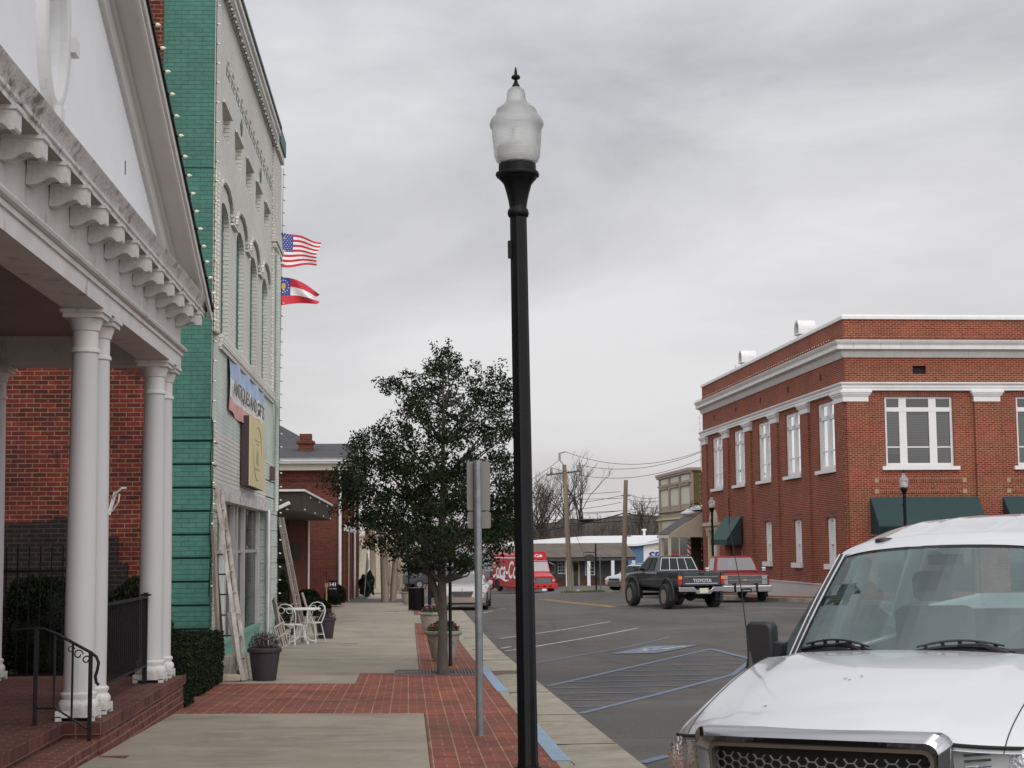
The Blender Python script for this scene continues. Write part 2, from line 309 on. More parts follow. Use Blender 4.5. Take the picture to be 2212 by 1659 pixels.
DIRT=pm('far_ground',(.10,.085,.06),.95,var=.3,vs=.4,dirt=(.07,.085,.035),ds=.15,dth=.5)
def sheet(name,xs,ys,f,m,dz=0,thick=0):
    mb=MB(); nx,ny=len(xs),len(ys)
    V=[(x,y,f(x,y)+dz) for x in xs for y in ys]
    F=[(i*ny+j,(i+1)*ny+j,(i+1)*ny+j+1,i*ny+j+1) for i in range(nx-1) for j in range(ny-1)]
    mb.add(V,F)
    if thick:
        bd=[(x,ys[0]) for x in xs]+[(xs[-1],y) for y in ys[1:]]+[(x,ys[-1]) for x in xs[-2::-1]]+[(xs[0],y) for y in ys[-2:0:-1]]
        n=len(bd); V=[(x,y,f(x,y)+dz) for x,y in bd]+[(x,y,f(x,y)+dz-thick) for x,y in bd]
        mb.add(V,[(i,(i+1)%n,n+(i+1)%n,n+i) for i in range(n)])
    return mb
def fr(a,b,s):
    n=max(1,int(round((b-a)/s))); return [a+(b-a)*i/n for i in range(n+1)]
def ysx(a,b,s):
    r=set(round(v,4) for v in fr(a,b,s)); r|={k for k in KY if a<k<b}; return sorted(r)
struct('ground',sheet('g',fr(-600,600,40),sorted(set(fr(-60,600,20))|set(KY)),lambda x,y:fy(y)-.7-(1.5 if y<20 else 0),None),DIRT)
struct('road',sheet('r',sorted(set(fr(-60,2,8)+fr(2,16,.5)+fr(16,90,4))),ysx(-20,150,1),RD,None),ASPH)
# kerb, gutter, walk on the near left
CX0,CX1,CX2=1.18,1.33,2.02
YB=ysx(2,66.5,.5)
struct('gutter',sheet('gutter',[CX1-.02,1.6,CX2],YB,lambda x,y:RD(CX2,y)+.006+(.0 if x<1.5 else .012),None),CONC2)
def kerbpart(name,y0,y1,m,dz=0,grow=0):
    mb=MB(); ys=ysx(y0,y1,.5); R=[]
    for y in ys:
        z=SW(CX0,y)+dz; g=grow
        R.append([(CX0-.0-g,y,z-.3),(CX0-g,y,z+.003),(CX1-.03,y,z),(CX1+g,y,z-.03),(CX1+.015+g,y,z-.3)])
    mb.rings(R); return struct(name,mb,m)
kerbpart('kerb',2,66.5,CONC2)
BLUE=pm('blue_kerb_paint',(.20,.285,.385),.6,var=.14,vs=5,dirt=(.33,.32,.28),ds=5,dth=.66)
def bluep(y0,y1):
    mb=MB(); ys=ysx(y0,y1,.5); R=[]
    for y in ys:
        z=SW(CX0,y)+.004; R.append([(CX0-.02,y,z+.002),(CX1-.028,y,z),(CX1+.006,y,z-.03),(CX1+.02,y,z-.13)])
    mb.rings(R,close=False,caps=False); return struct('kerb_paint',mb,BLUE)
bluep(12.95,17.0); bluep(21.0,26.9)
struct('sidewalk_subbase',sheet('s',[-30,-3,CX0],ysx(-5,66,2),SW,None,dz=-.03,thick=.4),CONC2)
# concrete slabs: separate panels with joints between
mb=MB()
def slab(x0,x1,y0,y1,g=.006):
    mb.add([],[]); s=sheet('',[x0+g,(x0+x1)/2,x1-g],ysx(y0+g,y1-g,2),SW,None,dz=.002+random.uniform(-.002,.002),thick=.03); mb.add(s.v,s.f)
XW=-3.0
for a,b in [(2,7.3),(7.3,12.5),(12.5,17.65)]: slab(-6 if b<8 else XW,.17,a,b)
for a,b in [(22.75,25.1)]: slab(-3.4,-.75,a,b)
for a,b in [(25.1,29.6),(29.6,34.0),(34,38.6),(38.6,43.2),(43.2,47.8)]: slab(-3.6 if b<38 else -4.6,.17,a,b)
for a,b in [(47.8,52.4),(52.4,57.2),(57.2,61.8),(61.8,66.3)]: slab(-6,.17 if a>52 else CX0,a,b)
slab(-30,-4.6,38.6,66.3); slab(.17,CX0,46.6,47.8)
struct('sidewalk',mb,CONC)
mb=MB()
def brk(x0,x1,y0,y1):
    s=sheet('',fr(x0,x1,1.2),ysx(y0,y1,1.5),SW,None,dz=0.001); mb.add(s.v,s.f)
brk(.17,CX0,2,46.6); brk(XW-.5,.17,17.65,22.75); brk(-.75,.17,22.75,25.1); brk(.17,CX0,52.4,61.8); brk(-9,XW-.1,18.2,24.2); 
struct('brick_paving',mb,PAVE)
# drain slots, tree grate, storm drain
RUST=pm('rusty_iron',(.10,.055,.045),.7,var=.35,vs=12,bump=.3)
for (u,v,w,lb) in [(749,1514,.70,'rusty drain slot set in the cross band of brick pavers'),(748,1391,.50,'dark drain slot in the concrete walk right of the cafe table'),(1003,1428,.42,'short dark drain slot in the brick strip behind the trunk'),(844,1321,.6,'thin dark drain slot in the far concrete panel before the bin')]:
    p=hit(u,v,SW); o=MB().box((-w/2,-.05,-.02),(w/2,.05,.006)).build('drain_slot',RUST,bevel=.004); o.location=p; tag(o,lb,'drain cover','drain slots across the walk')
DGREY=pm('grate_iron',(.055,.052,.05),.6,var=.3,vs=8)
g=MB(); 
for k in range(26):
    x=-.18+k*.05
    if abs(x-.53)>.16:g.box((x,24.55,0),(x+.028,25.65,.012))
    else:
        g.box((x,24.55,0),(x+.028,24.9,.012)); g.box((x,25.3,0),(x+.028,25.65,.012))
g.box((-.22,24.5,0),(1.14,24.55,.014)); g.box((-.22,25.65,0),(1.14,25.7,.014)); g.box((-.22,24.55,0),(-.18,25.65,.014)); g.box((1.10,24.55,0),(1.14,25.65,.014)); g.box((-.2,25.08,0),(1.12,25.12,.013))
o=g.build('tree_grate',DGREY); o.location=(0,0,SW(.5,25.1)+.004); tag(o,'slotted iron grate in the bricks around the foot of the tree','tree grate')
p=hit(1125,1440); o=MB().box((-.36,-.5,-.1),(.3,.5,.012)).build('storm_drain',RUST,bevel=.01); o.location=(1.68,27.2,RD(2,27.2)+.01); tag(o,'brown iron storm drain plate set in the gutter beside the blue kerb','drain cover')
mb=MB()
for y in [9.5,12.3,15.6,19.0,22.8,27.9,31.5,36,41,46]:
    mb.box((CX1,y-.008,RD(2,y)+.009),(CX2-.01,y+.008,RD(2,y)+.0225))
struct('gutter_joints',mb,pm('joint_dirt',(.05,.042,.03),.9))
# painted markings
WP=pm('road_paint_white',(.42,.42,.40),.7,var=.25,vs=7,dirt=(.13,.125,.12),ds=9,dth=.52)
YP=pm('road_paint_yellow',(.50,.27,.05),.7,var=.2,vs=7,dirt=(.12,.10,.07),ds=7,dth=.56)
BP=pm('road_paint_blue',(.115,.15,.21),.7,var=.2,vs=7,dirt=(.10,.11,.125),ds=7,dth=.53)
def stripe(mb,a,b,w,dz=.007):
    p=hit(*a);q=hit(*b); d=Vector((q.x-p.x,q.y-p.y,0)); L=d.length; d.normalize(); n=Vector((-d.y,d.x,0))*w/2
    k=max(1,int(L/.5)); P=[]
    for i in range(k+1):
        c=Vector((p.x,p.y,0))+d*L*i/k
        for s_ in(1,-1):
            e=c+n*s_; P.append((e.x,e.y,RD(e.x,e.y)+dz))
    mb.add(P,[(2*i,2*i+1,2*i+3,2*i+2) for i in range(k)])
Z=lambda x,y:((1500+x/2.765)*.72,(1750+y/2.765)*.72)
mb=MB()
stripe(mb,Z(0,460),Z(915,318),.09); stripe(mb,Z(40,565),Z(1138,373),.09); stripe(mb,Z(15,541),Z(90,527),.09); stripe(mb,Z(-150,250),Z(-60,230),.08); stripe(mb,Z(-10,215),Z(45,208),.08)
stripe(mb,(1650,1312),(1760,1316),.09)
struct('road_marking_white',mb,WP)
mb=MB()
stripe(mb,(1164,1295),(1320,1312),.11); stripe(mb,(1178,1294.5),(1330,1311),.11)
stripe(mb,(700,1264.5),(1130,1283),.12)
struct('road_marking_yellow',mb,YP)
mb=MB()
stripe(mb,Z(300,662),Z(1410,447),.08); stripe(mb,Z(400,855),Z(1750,546),.11); stripe(mb,Z(1740,545),Z(2100,635),.16,dz=.010); stripe(mb,Z(660,1085),Z(1945,757),.11); stripe(mb,Z(1165,1495),Z(1400,1432),.12); stripe(mb,Z(2090,633),Z(1935,760),.1,dz=.0085)
for x0,y0,x1,y1 in [(1655,575,1860,572),(1500,611,1990,603),(1340,650,2060,637),(1160,688,2070,672),(990,730,2040,713),(780,775,1950,757),(570,820,1790,800),(440,873,1580,850),(495,918,1360,905),(540,970,1130,965),(605,1027,905,1022)]:
    stripe(mb,Z(x0,y0),Z(x1,y1),.11,dz=.0065)
struct('road_marking_blue',mb,BP)
Q=[hit(*Z(*p)) for p in [(910,590),(1300,583),(1655,513),(1225,524)]]
mb=MB()
def onq(s,t,dz):
    p=Q[0]*(1-s)*(1-t)+Q[1]*s*(1-t)+Q[2]*s*t+Q[3]*(1-s)*t; return (p.x,p.y,RD(p.x,p.y)+dz)
mb.grid(lambda s,t:onq(s,t,.013),8,8); struct('parking_symbol_panel',mb,BP)
mb=MB()
def wl(pts,w):
    for (a,b),(c,d) in zip(pts,pts[1:]):
        dx,dy=c-a,d-b; L=math.hypot(dx,dy) or 1; nx,ny=-dy/L*w/2,dx/L*w/2
        mb.quad(onq(a+nx,b+ny,.0185),onq(a-nx,b-ny,.0185),onq(c-nx,d-ny,.0185),onq(c+nx,d+ny,.0185))
ci=[(.50+.26*math.cos(t),.62+.21*math.sin(t)) for t in [PI*.62+i*2*PI*.78/24 for i in range(25)]]
wl(ci,.075); wl([(.46,.22),(.44,.30)],.15); wl([(.46,.32),(.50,.58),(.70,.60),(.80,.80),(.88,.79)],.085); wl([(.48,.44),(.66,.46)],.075)
o=mb.build('parking_symbol',WP); o['kind']='structure'
# right-hand pavement round the brick corner building
poly=[(13.6,86),(13.55,62.5),(13.75,61.2),(14.35,59.6),(15.3,57.6),(16.6,55.2),(18.2,53.7),(20.5,53.2),(60,53.2)]
mb=MB()
inner=[(min(60,x+.16),y+ (.0 if y>63 else .12)) for x,y in poly]
V=[];F=[]
for i,(x,y) in enumerate(poly):
    z=SR(x,y); ix,iy=inner[i]
    V+=[(x,y,z-.35),(x,y,z-.01),(x+.02,y+.01,z),(ix,iy,z+.002)]
for i in range(len(poly)-1):
    for k in range(3): F.append((4*i+k,4*i+4+k,4*i+5+k,4*i+1+k))
mb.add(V,F); struct('far_kerb',mb,CONC2)
mb=MB()
ys_=fr(53.3,86,1.1); rows=[]
def xk(y):
    pts=sorted([(b,a) for a,b in inner]); return float(np.interp(y,[p[0] for p in pts[1:] if True],[p[1] for p in pts[1:]])) 
tab=[(53.35,18.6+1.8),(53.82,18.4),(55.3,16.8),(57.7,15.5),(59.7,14.55),(61.3,13.95),(62.6,13.73),(86,13.78)]
for y in ys_:
    x0=float(np.interp(y,[t[0] for t in tab],[t[1] for t in tab])); rows.append([(x0+(60-x0)*s,y,SR(x0,y)) for s in (0,.08,.3,1)])
mb.rings(rows,close=False,caps=False); struct('far_sidewalk',mb,PAVE)
# alley across the left walk, verge and kerbs further on
struct('alley',sheet('a',[-40,-20,-3,1.2,2.0],ysx(66.4,75,2),lambda x,y:SW(x,66)-.02+(fy(y)-fy(66)),None),ASPH)
struct('far_walk',sheet('f',[-2.6,-1.2,.6],ysx(75,112,2),lambda x,y:fy(y)-.06,None,thick=.3),CONC)
struct('verge',sheet('f',[-2.7,-2.1],ysx(75,90,2),lambda x,y:fy(y)-.03,None,thick=.3),GRASS)
struct('verge_tufts',sheet('f',[.6,1.5],ysx(75,80,1),lambda x,y:fy(y)-.05,None,thick=.2),GRASS)
mb=MB(); s=sheet('',fr(9.3,15.5,.6),fr(94,97.6,.6),lambda x,y:RD(x,y)+.10+.05*math.sin(x*3+y),None,thick=.4); 
struct('grass_verge',s,GRASS)
struct('verge_kerb',sheet('',fr(11.6,15.6,1),[92.9,93.4,94.2],lambda x,y:RD(x,y)+.10,None,thick=.3),CONC2)
# ------------------------------------------------------------------ wall with openings
def wall(mb,O,U,Nn,w,h,ops,depth,mi=0,ri=None,z0=0):
    """front face w x h at O along U; openings (a0,a1,b0,b1,arch) with reveals going -Nn*depth"""
    O=Vector(O);U=Vector(U).normalized();Nn=Vector(Nn).normalized();Z_=Vector((0,0,1)); ri=mi if ri is None else ri
    P=lambda a,b,d=0:O+U*a+Z_*b-Nn*d
    A=sorted({0,w}|{o[0] for o in ops}|{o[1] for o in ops}); B=sorted({z0,h}|{o[2] for o in ops}|{o[3] for o in ops})
    for i in range(len(A)-1):
        for j in range(len(B)-1):
            am=(A[i]+A[i+1])/2;bm=(B[j]+B[j+1])/2
            if any(o[0]<am<o[1] and o[2]<bm<o[3] for o in ops):continue
            mb.quad(P(A[i],B[j]),P(A[i+1],B[j]),P(A[i+1],B[j+1]),P(A[i],B[j+1]),mi)
    for o in ops:
        a0,a1,b0,b1=o[:4]; ah=o[4] if len(o)>4 else 0
        sp=b1-ah
        if ah:
            n=12;c=(a0+a1)/2;r=(a1-a0)/2
            arc=[(c-r*math.cos(PI*k/n),sp+ah*math.sin(PI*k/n)) for k in range(n+1)]
            for p,q in zip(arc,arc[1:]):
                mb.quad(P(p[0],p[1]),P(q[0],q[1]),P(q[0],b1),P(p[0],b1),mi)
                mb.quad(P(*p),P(*q),P(q[0],q[1],depth),P(p[0],p[1],depth),ri)
        else: mb.quad(P(a0,b1),P(a1,b1),P(a1,b1,depth),P(a0,b1,depth),ri)
        mb.quad(P(a0,b0),P(a1,b0),P(a1,b0,depth),P(a0,b0,depth),ri)
        mb.quad(P(a0,b0),P(a0,sp),P(a0,sp,depth),P(a0,b0,depth),ri); mb.quad(P(a1,b0),P(a1,sp),P(a1,sp,depth),P(a1,b0,depth),ri)
# ================================================================== portico building
PT=thing('portico_building','white porticoed building with stained cornice, round columns and oval gable window','building',(0,0,0))
XC=-2.78; Y0P,Y1P=4.4,18.42; ZF=.29
mb=MB()
mb.box((-6.6,13.5,-.6),(-2.55,18.42,ZF-.10)); mb.box((-6.6,4,-.6),(-2.86,13.49,ZF-.10))
mb.build('porch_base',PORCHBR,PT)
mb=MB(); mb.box((-6.6,13.48,ZF-.10),(-2.53,18.44,ZF)); mb.box((-6.6,4,ZF-.10),(-2.84,13.479,ZF))
pf=brick('porch_floor_brick',(.13,.045,.033),(.065,.026,.022),(.17,.11,.085),bw=.203,rh=.1,msz=.006,var=.25,blot=.25)
mb.build('porch_floor',pf,PT)
mb=MB(); mb.box((-2.83,9.9,-.5),(-2.56,13.47,.16)); mb.box((-2.555,9.9,-.5),(-2.30,13.47,.02)) 
mb.build('steps',PORCHBR,PT,bevel=.008)
CM=pm('column_paint',(.52,.505,.505),.5,var=.05,vs=1.2,dirt=(.36,.32,.28),ds=3.1,dth=.61,streak=.2,bump=.12,bs=60)
def column(x,y,h=3.47,r=.128):
    c=thing('column','','')
    for k in('label','category'): del c[k]
    c.location=(x,y,ZF); c.parent=PT
    b=MB(); s=.16
    for i in(-1,1):
        for j in(-1,1): b.box((i*s-.05*i,j*s-.05*j,0),(i*s,j*s,.04))
    b.box((-s,-s,.03),(s,s,.085))
    b.lathe([(r*1.22,.086),(r*1.30,.11),(r*1.30,.14),(r*1.18,.165),(r*1.10,.17),(r*1.10,.185),(r*1.18,.20),(r*1.18,.22),(r*1.04,.235)],n=32); b.build('column_base',OLDWHITE,c,smooth=40)
    prof=[(r*1.02,.23)]+[(r*(1-.0+.0*t)*(1-.16*t**1.8),.25+(h-.62)*t) for t in [i/14 for i in range(15)]]
    MB().lathe(prof,n=36).build('column_shaft',CM,c,smooth=40)
    t=h-.37; q=r*.84
    b=MB().lathe([(q,t),(q*1.13,t+.01),(q*1.16,t+.03),(q*1.08,t+.045),(q,t+.05),(q,t+.19),(q*1.12,t+.20),(q*1.14,t+.22),(q*1.3,t+.27),(q*1.34,t+.30)],n=32)
    b.box((-.165,-.165,t+.30),(.165,.165,t+.34)); b.box((-.185,-.185,t+.34),(.185,.185,t+.372)); b.build('column_capital',OLDWHITE,c,smooth=40)
    return c
c0=column(XC,13.74)
for x,y in [(XC,14.27),(XC,17.47),(XC,18.05),(XC,9.3),(XC,8.78),(XC,5.3),(XC,4.78),(-4.62,18.0),(-6.3,18.0)]:
    c=copy_tree(c0,PT); c.location=(x,y,ZF)
# wall bracket on near column
b=MB(); b.bar((-2.655,14.27,2.02),(-2.60,14.27,2.22),.012,.03); b.tube([(-2.62,14.25,2.17),(-2.58,14.2,2.21),(-2.53,14.18,2.25),(-2.49,14.18,2.25)],.009,6); b.tube([(-2.62,14.25,2.05),(-2.56,14.2,2.13),(-2.55,14.19,2.2)],.007,6)
b.build('flag_bracket',OLDWHITE,PT)
ZE=3.765; XE=-2.60; YN,YF=4.0,18.2
b=MB(); b.box((XE-.34,YN,ZE),(XE,YF,ZE+.14)); b.box((XE-.36,YN,ZE+.14),(XE+.02,YF+.02,ZE+.18))
prof=[(XE+.02,ZE+.185),(XE+.055,ZE+.195),(XE+.065,ZE+.215),(XE+.05,ZE+.24),(XE+.015,ZE+.25),(XE-.3,ZE+.25),(XE-.3,ZE+.185)]
b.prism([(p[0],p[1]) for p in prof],YN,YF+.06,'y')
b.box((XE-.34,YN,ZE+.25),(XE-.01,YF-.0,ZE+.60))
# far end beam across the porch
b.box((-6.6,17.86,ZE+.003),(XE-.35,18.16,ZE+.33)); b.box((-6.6,17.84,ZE+.335),(XE-.35,18.18,ZE+.60))
b.build('entablature',OLDWHITE,PT,smooth=35)
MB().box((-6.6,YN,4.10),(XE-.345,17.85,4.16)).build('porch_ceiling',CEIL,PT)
b=MB(); 
b.box((-2.62,YN,4.366),(-2.36,18.3,4.40)); 
b.prism([(-2.6,4.401),(-2.36,4.401),(-2.345,4.415),(-2.345,4.44),(-2.36,4.45),(-2.35,4.49),(-2.315,4.53),(-2.30,4.56),(-2.60,4.575)],YN,18.43,'y')
b.box((-6.6,17.75,4.366),(-2.63,18.3,4.55))
b.build('cornice',PEEL,PT,smooth=35)
# scrolled brackets
def modill(mb,y,w=.14):
    pr=[(-2.60,4.363),(-2.33,4.363),(-2.325,4.33),(-2.335,4.325),(-2.335,4.225),(-2.345,4.213),(-2.375,4.21),(-2.39,4.228),(-2.415,4.25),(-2.45,4.248),(-2.49,4.225),(-2.54,4.205),(-2.59,4.20),(-2.608,4.205)]
    mb.prism(pr,y-w/2,y+w/2,'y'); mb.box((-2.60,y-w/2-.015,4.335),(-2.322,y+w/2+.015,4.3635))
ms_=[]
for k in range(20):
    y=17.86-.70*k
    if y<4.4:break
    if k==0:
        b=MB(); modill(b,0); o=b.build('cornice_bracket',PEEL,PT); o.location=(0,y,0); m0=o
    else:
        o=m0.copy(); COL.objects.link(o); o.parent=PT; o.location=(0,y,0)
# soffit between brackets
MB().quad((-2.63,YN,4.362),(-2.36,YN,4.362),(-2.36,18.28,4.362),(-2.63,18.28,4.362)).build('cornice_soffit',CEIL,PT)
# gable
YA=11.4; SL=.416; ZT=4.44
zr=lambda y:ZT+.0+(18.43-abs(y-YA)-YA)*SL
b=MB()
# tympanum with oval hole
ov=[(11.4+.30*math.cos(t),5.50+.52*math.sin(t)) for t in [2*PI*k/32 for k in range(32)]]
yl,yr_=YA-(18.3-YA),18.3
outer=[]
def rayout(cy,cz,dy,dz):
    best=1e9
    # bottom
    if dz<0: best=min(best,(4.5-cz)/dz)
    for s in(1,-1):
        # z = zr(y)-.12 with y side s
        den=dz+SL*s*dy
        if den>1e-6:
            t=((ZT-.05+(18.43-YA)*SL)-cz+SL*s*(-cy+YA)*1.0)/den
            if t>0:best=min(best,t)
    return (cy+dy*best,cz+dz*best)
for k in range(32):
    dy,dz=ov[k][0]-11.4,ov[k][1]-5.50; outer.append(rayout(11.4,5.50,dy,dz))
# add true corners by snapping
def snap(pt):
    i=min(range(32),key=lambda k:(outer[k][0]-pt[0])**2+(outer[k][1]-pt[1])**2); outer[i]=pt
snap((18.2,4.5)); snap((4.6,4.5)); snap((11.4,ZT-.05+7.03*SL))
for k in range(32):
    j=(k+1)%32; b.quad((-2.60,*ov[k]),(-2.60,*ov[j]),(-2.60,*outer[j]),(-2.60,*outer[k]))
    b.quad((-2.60,*ov[k]),(-2.60,*ov[j]),(-2.72,*ov[j]),(-2.72,*ov[k]))
b.build('gable_wall',STUCCO,PT,fixn=True)
MB().box((-2.60,14.45,5.14),(-2.594,14.47,5.27)).build('wall_crack',pm('crack_dark',(.06,.05,.045),.9),PT)
w=MB(); 
R=[]
for k in range(33):
    t=2*PI*k/32; c,s=math.cos(t),math.sin(t)
    R.append([(-2.60,11.4+.30*c,5.50+.52*s),(-2.545,11.4+.31*c,5.50+.53*s),(-2.53,11.4+.36*c,5.50+.58*s),(-2.555,11.4+.40*c,5.50+.62*s),(-2.54,11.4+.44*c,5.50+.66*s),(-2.60,11.4+.47*c,5.50+.69*s)])
w.rings(R,close=False,caps=False)
for dy,dz,a,bb in [(0,-.70,.06,.11),(0,.70,.06,.11),(.45,0,.08,.06)]:
    w.prism([(11.4+dy-a,5.50+dz-bb),(11.4+dy+a,5.50+dz-bb),(11.4+dy+a,5.50+dz+bb),(11.4+dy-a,5.50+dz+bb)],-2.60,-2.50,'x')
wf=w.build('oval_window',WHITE,PT,smooth=50)
w=MB(); 
for yy in(-.1,.1): w.box((-2.70,11.4+yy-.01,5.14),(-2.67,11.4+yy+.01,6.1))
for zz in(-.25,0,.25): w.box((-2.695,11.12,5.50+zz-.01),(-2.672,11.68,5.50+zz+.01))
w.build('muntin',WHITE,wf)
MB().box((-2.735,11.05,5.05),(-2.725,11.75,6.2)).build('pane',GLASSD,wf)
MB().box((-3.2,11.05,5.05),(-3.19,11.75,6.2)).build('curtain',pm('curtain',(.20,.20,.24),.9),wf)
def rake(mb,s,x0,x1,d0,d1):
    # board following the rake between perpendicular-ish offsets d0 (lower) and d1 (upper), thickness x0..x1
    y0=YA; y1=18.43 if s>0 else YA-(18.43-YA)
    za=ZT+(18.43-YA)*SL
    sg=1 if s>0 else -1; c0=max(0,(4.578-(ZT+d0))/SL); c1=max(0,(4.578-(ZT+d1))/SL)
    if d1>.01: c0=c1=0
    mb.prism([(y0,za+d0),(y1-sg*c0,ZT+d0+c0*SL),(y1-sg*c1,ZT+d1+c1*SL),(y0,za+d1)],x0,x1,'x')
b=MB(); 
for s in(1,-1):
    rake(b,s,-2.345,-2.31,-.135,0.0)   # fascia
    rake(b,s,-2.315,-2.285,-.075,.015)
    rake(b,s,-2.60,-2.346,-.10,-.075) # soffit
    rake(b,s,-2.60,-2.555,-.36,-.101)
    rake(b,s,-2.56,-2.52,-.17,-.102)
b.build('rake_trim',pm('rake_paint',(.58,.56,.53),.6,var=.06,vs=1,dirt=(.42,.38,.34),ds=2,dth=.64),PT)
b=MB()
for s in(1,-1): 
    rake(b,s,-2.62,-2.262,.016,.05); rake(b,s,-6.6,-2.621,-.02,.03)
b.build('roof',pm('shingle_black',(.02,.02,.022),.9,var=.3,vs=10,bump=.5),PT)
MB().box((-9,4,-.5),(-6.601,18.4,4.5)).build('wall',REDBR,PT)
# ------------------------------------------------------------------ railings
def curl(c,r,n=14,a0=0,turn=1.6,pl='x'):
    P=[]
    for i in range(n+1):
        t=a0+turn*2*PI*i/n; rr=r*(1-.55*i/n); P.append((c[0]+rr*math.cos(t),c[1],c[2]+rr*math.sin(t)))
    return P
def handrail(y,lb):
    t=thing('handrail',lb,'railing',(0,y,0),0,'iron handrails on the porch steps')
    b=MB(); b.tube([(-3.22,0,1.06),(-3.1,0,1.075),(-2.98,0,1.07),(-2.86,0,1.02),(-2.70,0,.93),(-2.60,0,.875),(-2.555,0,.84),(-2.535,0,.79),(-2.545,0,.73),(-2.56,0,.68),(-2.55,0,.63),(-2.53,0,.61)],.013,8); b.build('rail',IRON,t,smooth=60)
    for x,z0,z1 in [(-3.04,.29,1.07),(-2.60,.02,.88)]: MB().box((x-.015,-.015,z0),(x+.015,.015,z1)).build('post',IRON,t)
    b=MB(); 
    for x,z0,z1 in [(-2.89,.42,1.03),(-2.745,.33,.955)]: b.box((x-.008,-.008,z0),(x+.008,.008,z1))
    b.tube([(-3.04,0,.43),(-2.88,0,.43),(-2.60,0,.25)],.009,6); b.tube(curl((-2.70,0,.86),.04,turn=1),.006,6,cap=False); b.tube(curl((-2.635,0,.815),.035,turn=1),.006,6,cap=False); b.tube(curl((-2.76,0,.9),.03,turn=1),.005,6,cap=False)
    b.build('baluster',IRON,t); return t
handrail(13.3,'black iron handrail with scrolls beside the steps, in front of the nearest column pair'); handrail(9.95,'near black handrail whose curled end shows at the left edge')
t=thing('porch_railing','black iron railing of close bars between the column pairs','railing',(-2.8,14.5,0))
b=MB(); b.box((-.02,0,1.19),(.02,2.74,1.215)); b.box((-.016,0,.47),(.016,2.74,.49)); b.build('rail',IRON,t)
b=MB()
for k in range(24): b.box((-.007,.06+k*.112,.49),(.007,.074+k*.112,1.19))
b.build('baluster',IRON,t)
b=MB(); b.box((-.022,2.70,.29),(.022,2.75,1.25)); b.box((-.05,2.66,1.215),(.05,2.78,1.235)); b.build('post',IRON,t)
t=thing('yard_gate','tall black iron gate panel between the back column and the old brick wall','gate',(-5.6,18.9,0))
b=MB()
for k in range(14): b.box((k*.13,-.008,.1),(k*.13+.014,.008,1.75))
b.build('bars',IRON,t); b=MB(); b.box((-.02,-.012,1.45),(1.8,.012,1.48)); b.box((-.02,-.012,.25),(1.8,.012,.28)); b.build('rail',IRON,t); MB().tube([(1.7,-.05,1.42),(1.82,-.05,1.42),(1.84,-.06,1.36)],.012,6).build('latch',IRON,t)
# ================================================================== antiques building
AX=-3.0; AY0,AY1=24.2,36.3; AZ=11.0
AB=thing('antiques_building','tall old brick building painted white on the street front and green on its side','building')
b=MB(); b.box((-3.80,AY0+.0,3.70),(-3.30,AY0+.3,7.61)); b.box((-3.80,AY0+.03,7.61),(AX-.003,AY0+.3,AZ-.05))
b.box((-3.299,AY0,3.70),(AX-.003,AY0+.3,7.61)); b.box((-3.8,AY0-.02,7.57),(AX+.0,AY0-.001,7.61))
b.build('side_wall_green',GREENBR,AB)
# rusticated courses low on the side
b=MB()
for k in range(11):
    z0=3.68-.353*(k+1); b.prism([(-3.80,AY0-.03),(AX+.02,AY0-.03),(AX+.02,AY0+.25),(-3.80,AY0+.25)],z0+.016,z0+.340,'z')
b.build('rusticated_courses',GREENBR,AB,bevel=.012)
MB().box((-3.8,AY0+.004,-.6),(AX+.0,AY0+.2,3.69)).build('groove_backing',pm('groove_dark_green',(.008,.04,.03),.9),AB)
b=MB(); b.box((-14,AY0+.002,-.6),(-3.801,AY0+.3,AZ+.05)); b.build('side_wall_brick',REDBR,AB)
b=MB(); 
for x0,x1,z in [(-9,-5.301,2.12),(-5.30,-4.901,2.2),(-4.90,-4.621,2.12),(-4.62,-4.351,1.9),(-4.35,-4.2,1.5)]: b.box((x0,AY0-.10,-.6),(x1,AY0,z))
b.build('old_lower_wall',OLDBR,AB)
b=MB(); b.box((-14,24.51,-.6),(-3.35,36.28,9.3)); b.box((-14,24.6,9.3),(-9,36.2,10.1)); b.build('rear_wall',REDBR,AB)
# street front upper wall
b=MB(); H0=2.50
WN=[(25.1+2.43*k-AY0,25.1+2.43*k+1.28-AY0,5.12,7.32,.30) for k in range(4)]
AT=[(25.25+1.87*k-AY0,25.25+1.87*k+1.05-AY0,8.40,8.88) for k in range(5)]
wall(b,(AX,AY0,0),(0,1,0),(1,0,0),AY1-AY0,AZ,WN+AT,.098,z0=4.93)
b.build('street_wall',WHITEBR,AB)
b=MB(); b.quad((AX,AY0,H0),(AX,AY1,H0),(AX,AY1,3.55),(AX,AY0,3.55)); b.build('street_wall',WHITEBR,AB)
b=MB(); b.quad((AX,AY0+.35,3.551),(AX,AY1,3.551),(AX,AY1,4.93),(AX,AY0+.35,4.93)); b.quad((AX,AY0,3.551),(AX,AY0+.35,3.551),(AX,AY0+.35,4.93),(AX,AY0,4.93)); b.build('street_wall',MINTBR,AB)
b=MB(); b.box((AX+.001,AY0+.9,4.93),(AX+.07,35.0,5.10)); b.box((AX+.001,AY0+.9,4.86),(AX+.05,35.0,4.93)); b.build('sill_band',WHITEBR,AB)
SHUT=pm('green_shutter',(.022,.125,.095),.6,var=.15)
for k in range(4):
    y0=25.1+2.43*k
    w=MB(); w.box((AX-.2,y0-.02,5.1),(AX-.099,y0+1.3,7.33)); wo=w.build('window',SHUT,AB)
    g=MB(); g.box((AX-.0855,y0+.60,5.2),(AX-.075,y0+.66,7.2)); g.box((AX-.0855,y0+.01,5.12),(AX-.05,y0+.08,6.95)); g.build('frame',SHUT,wo)
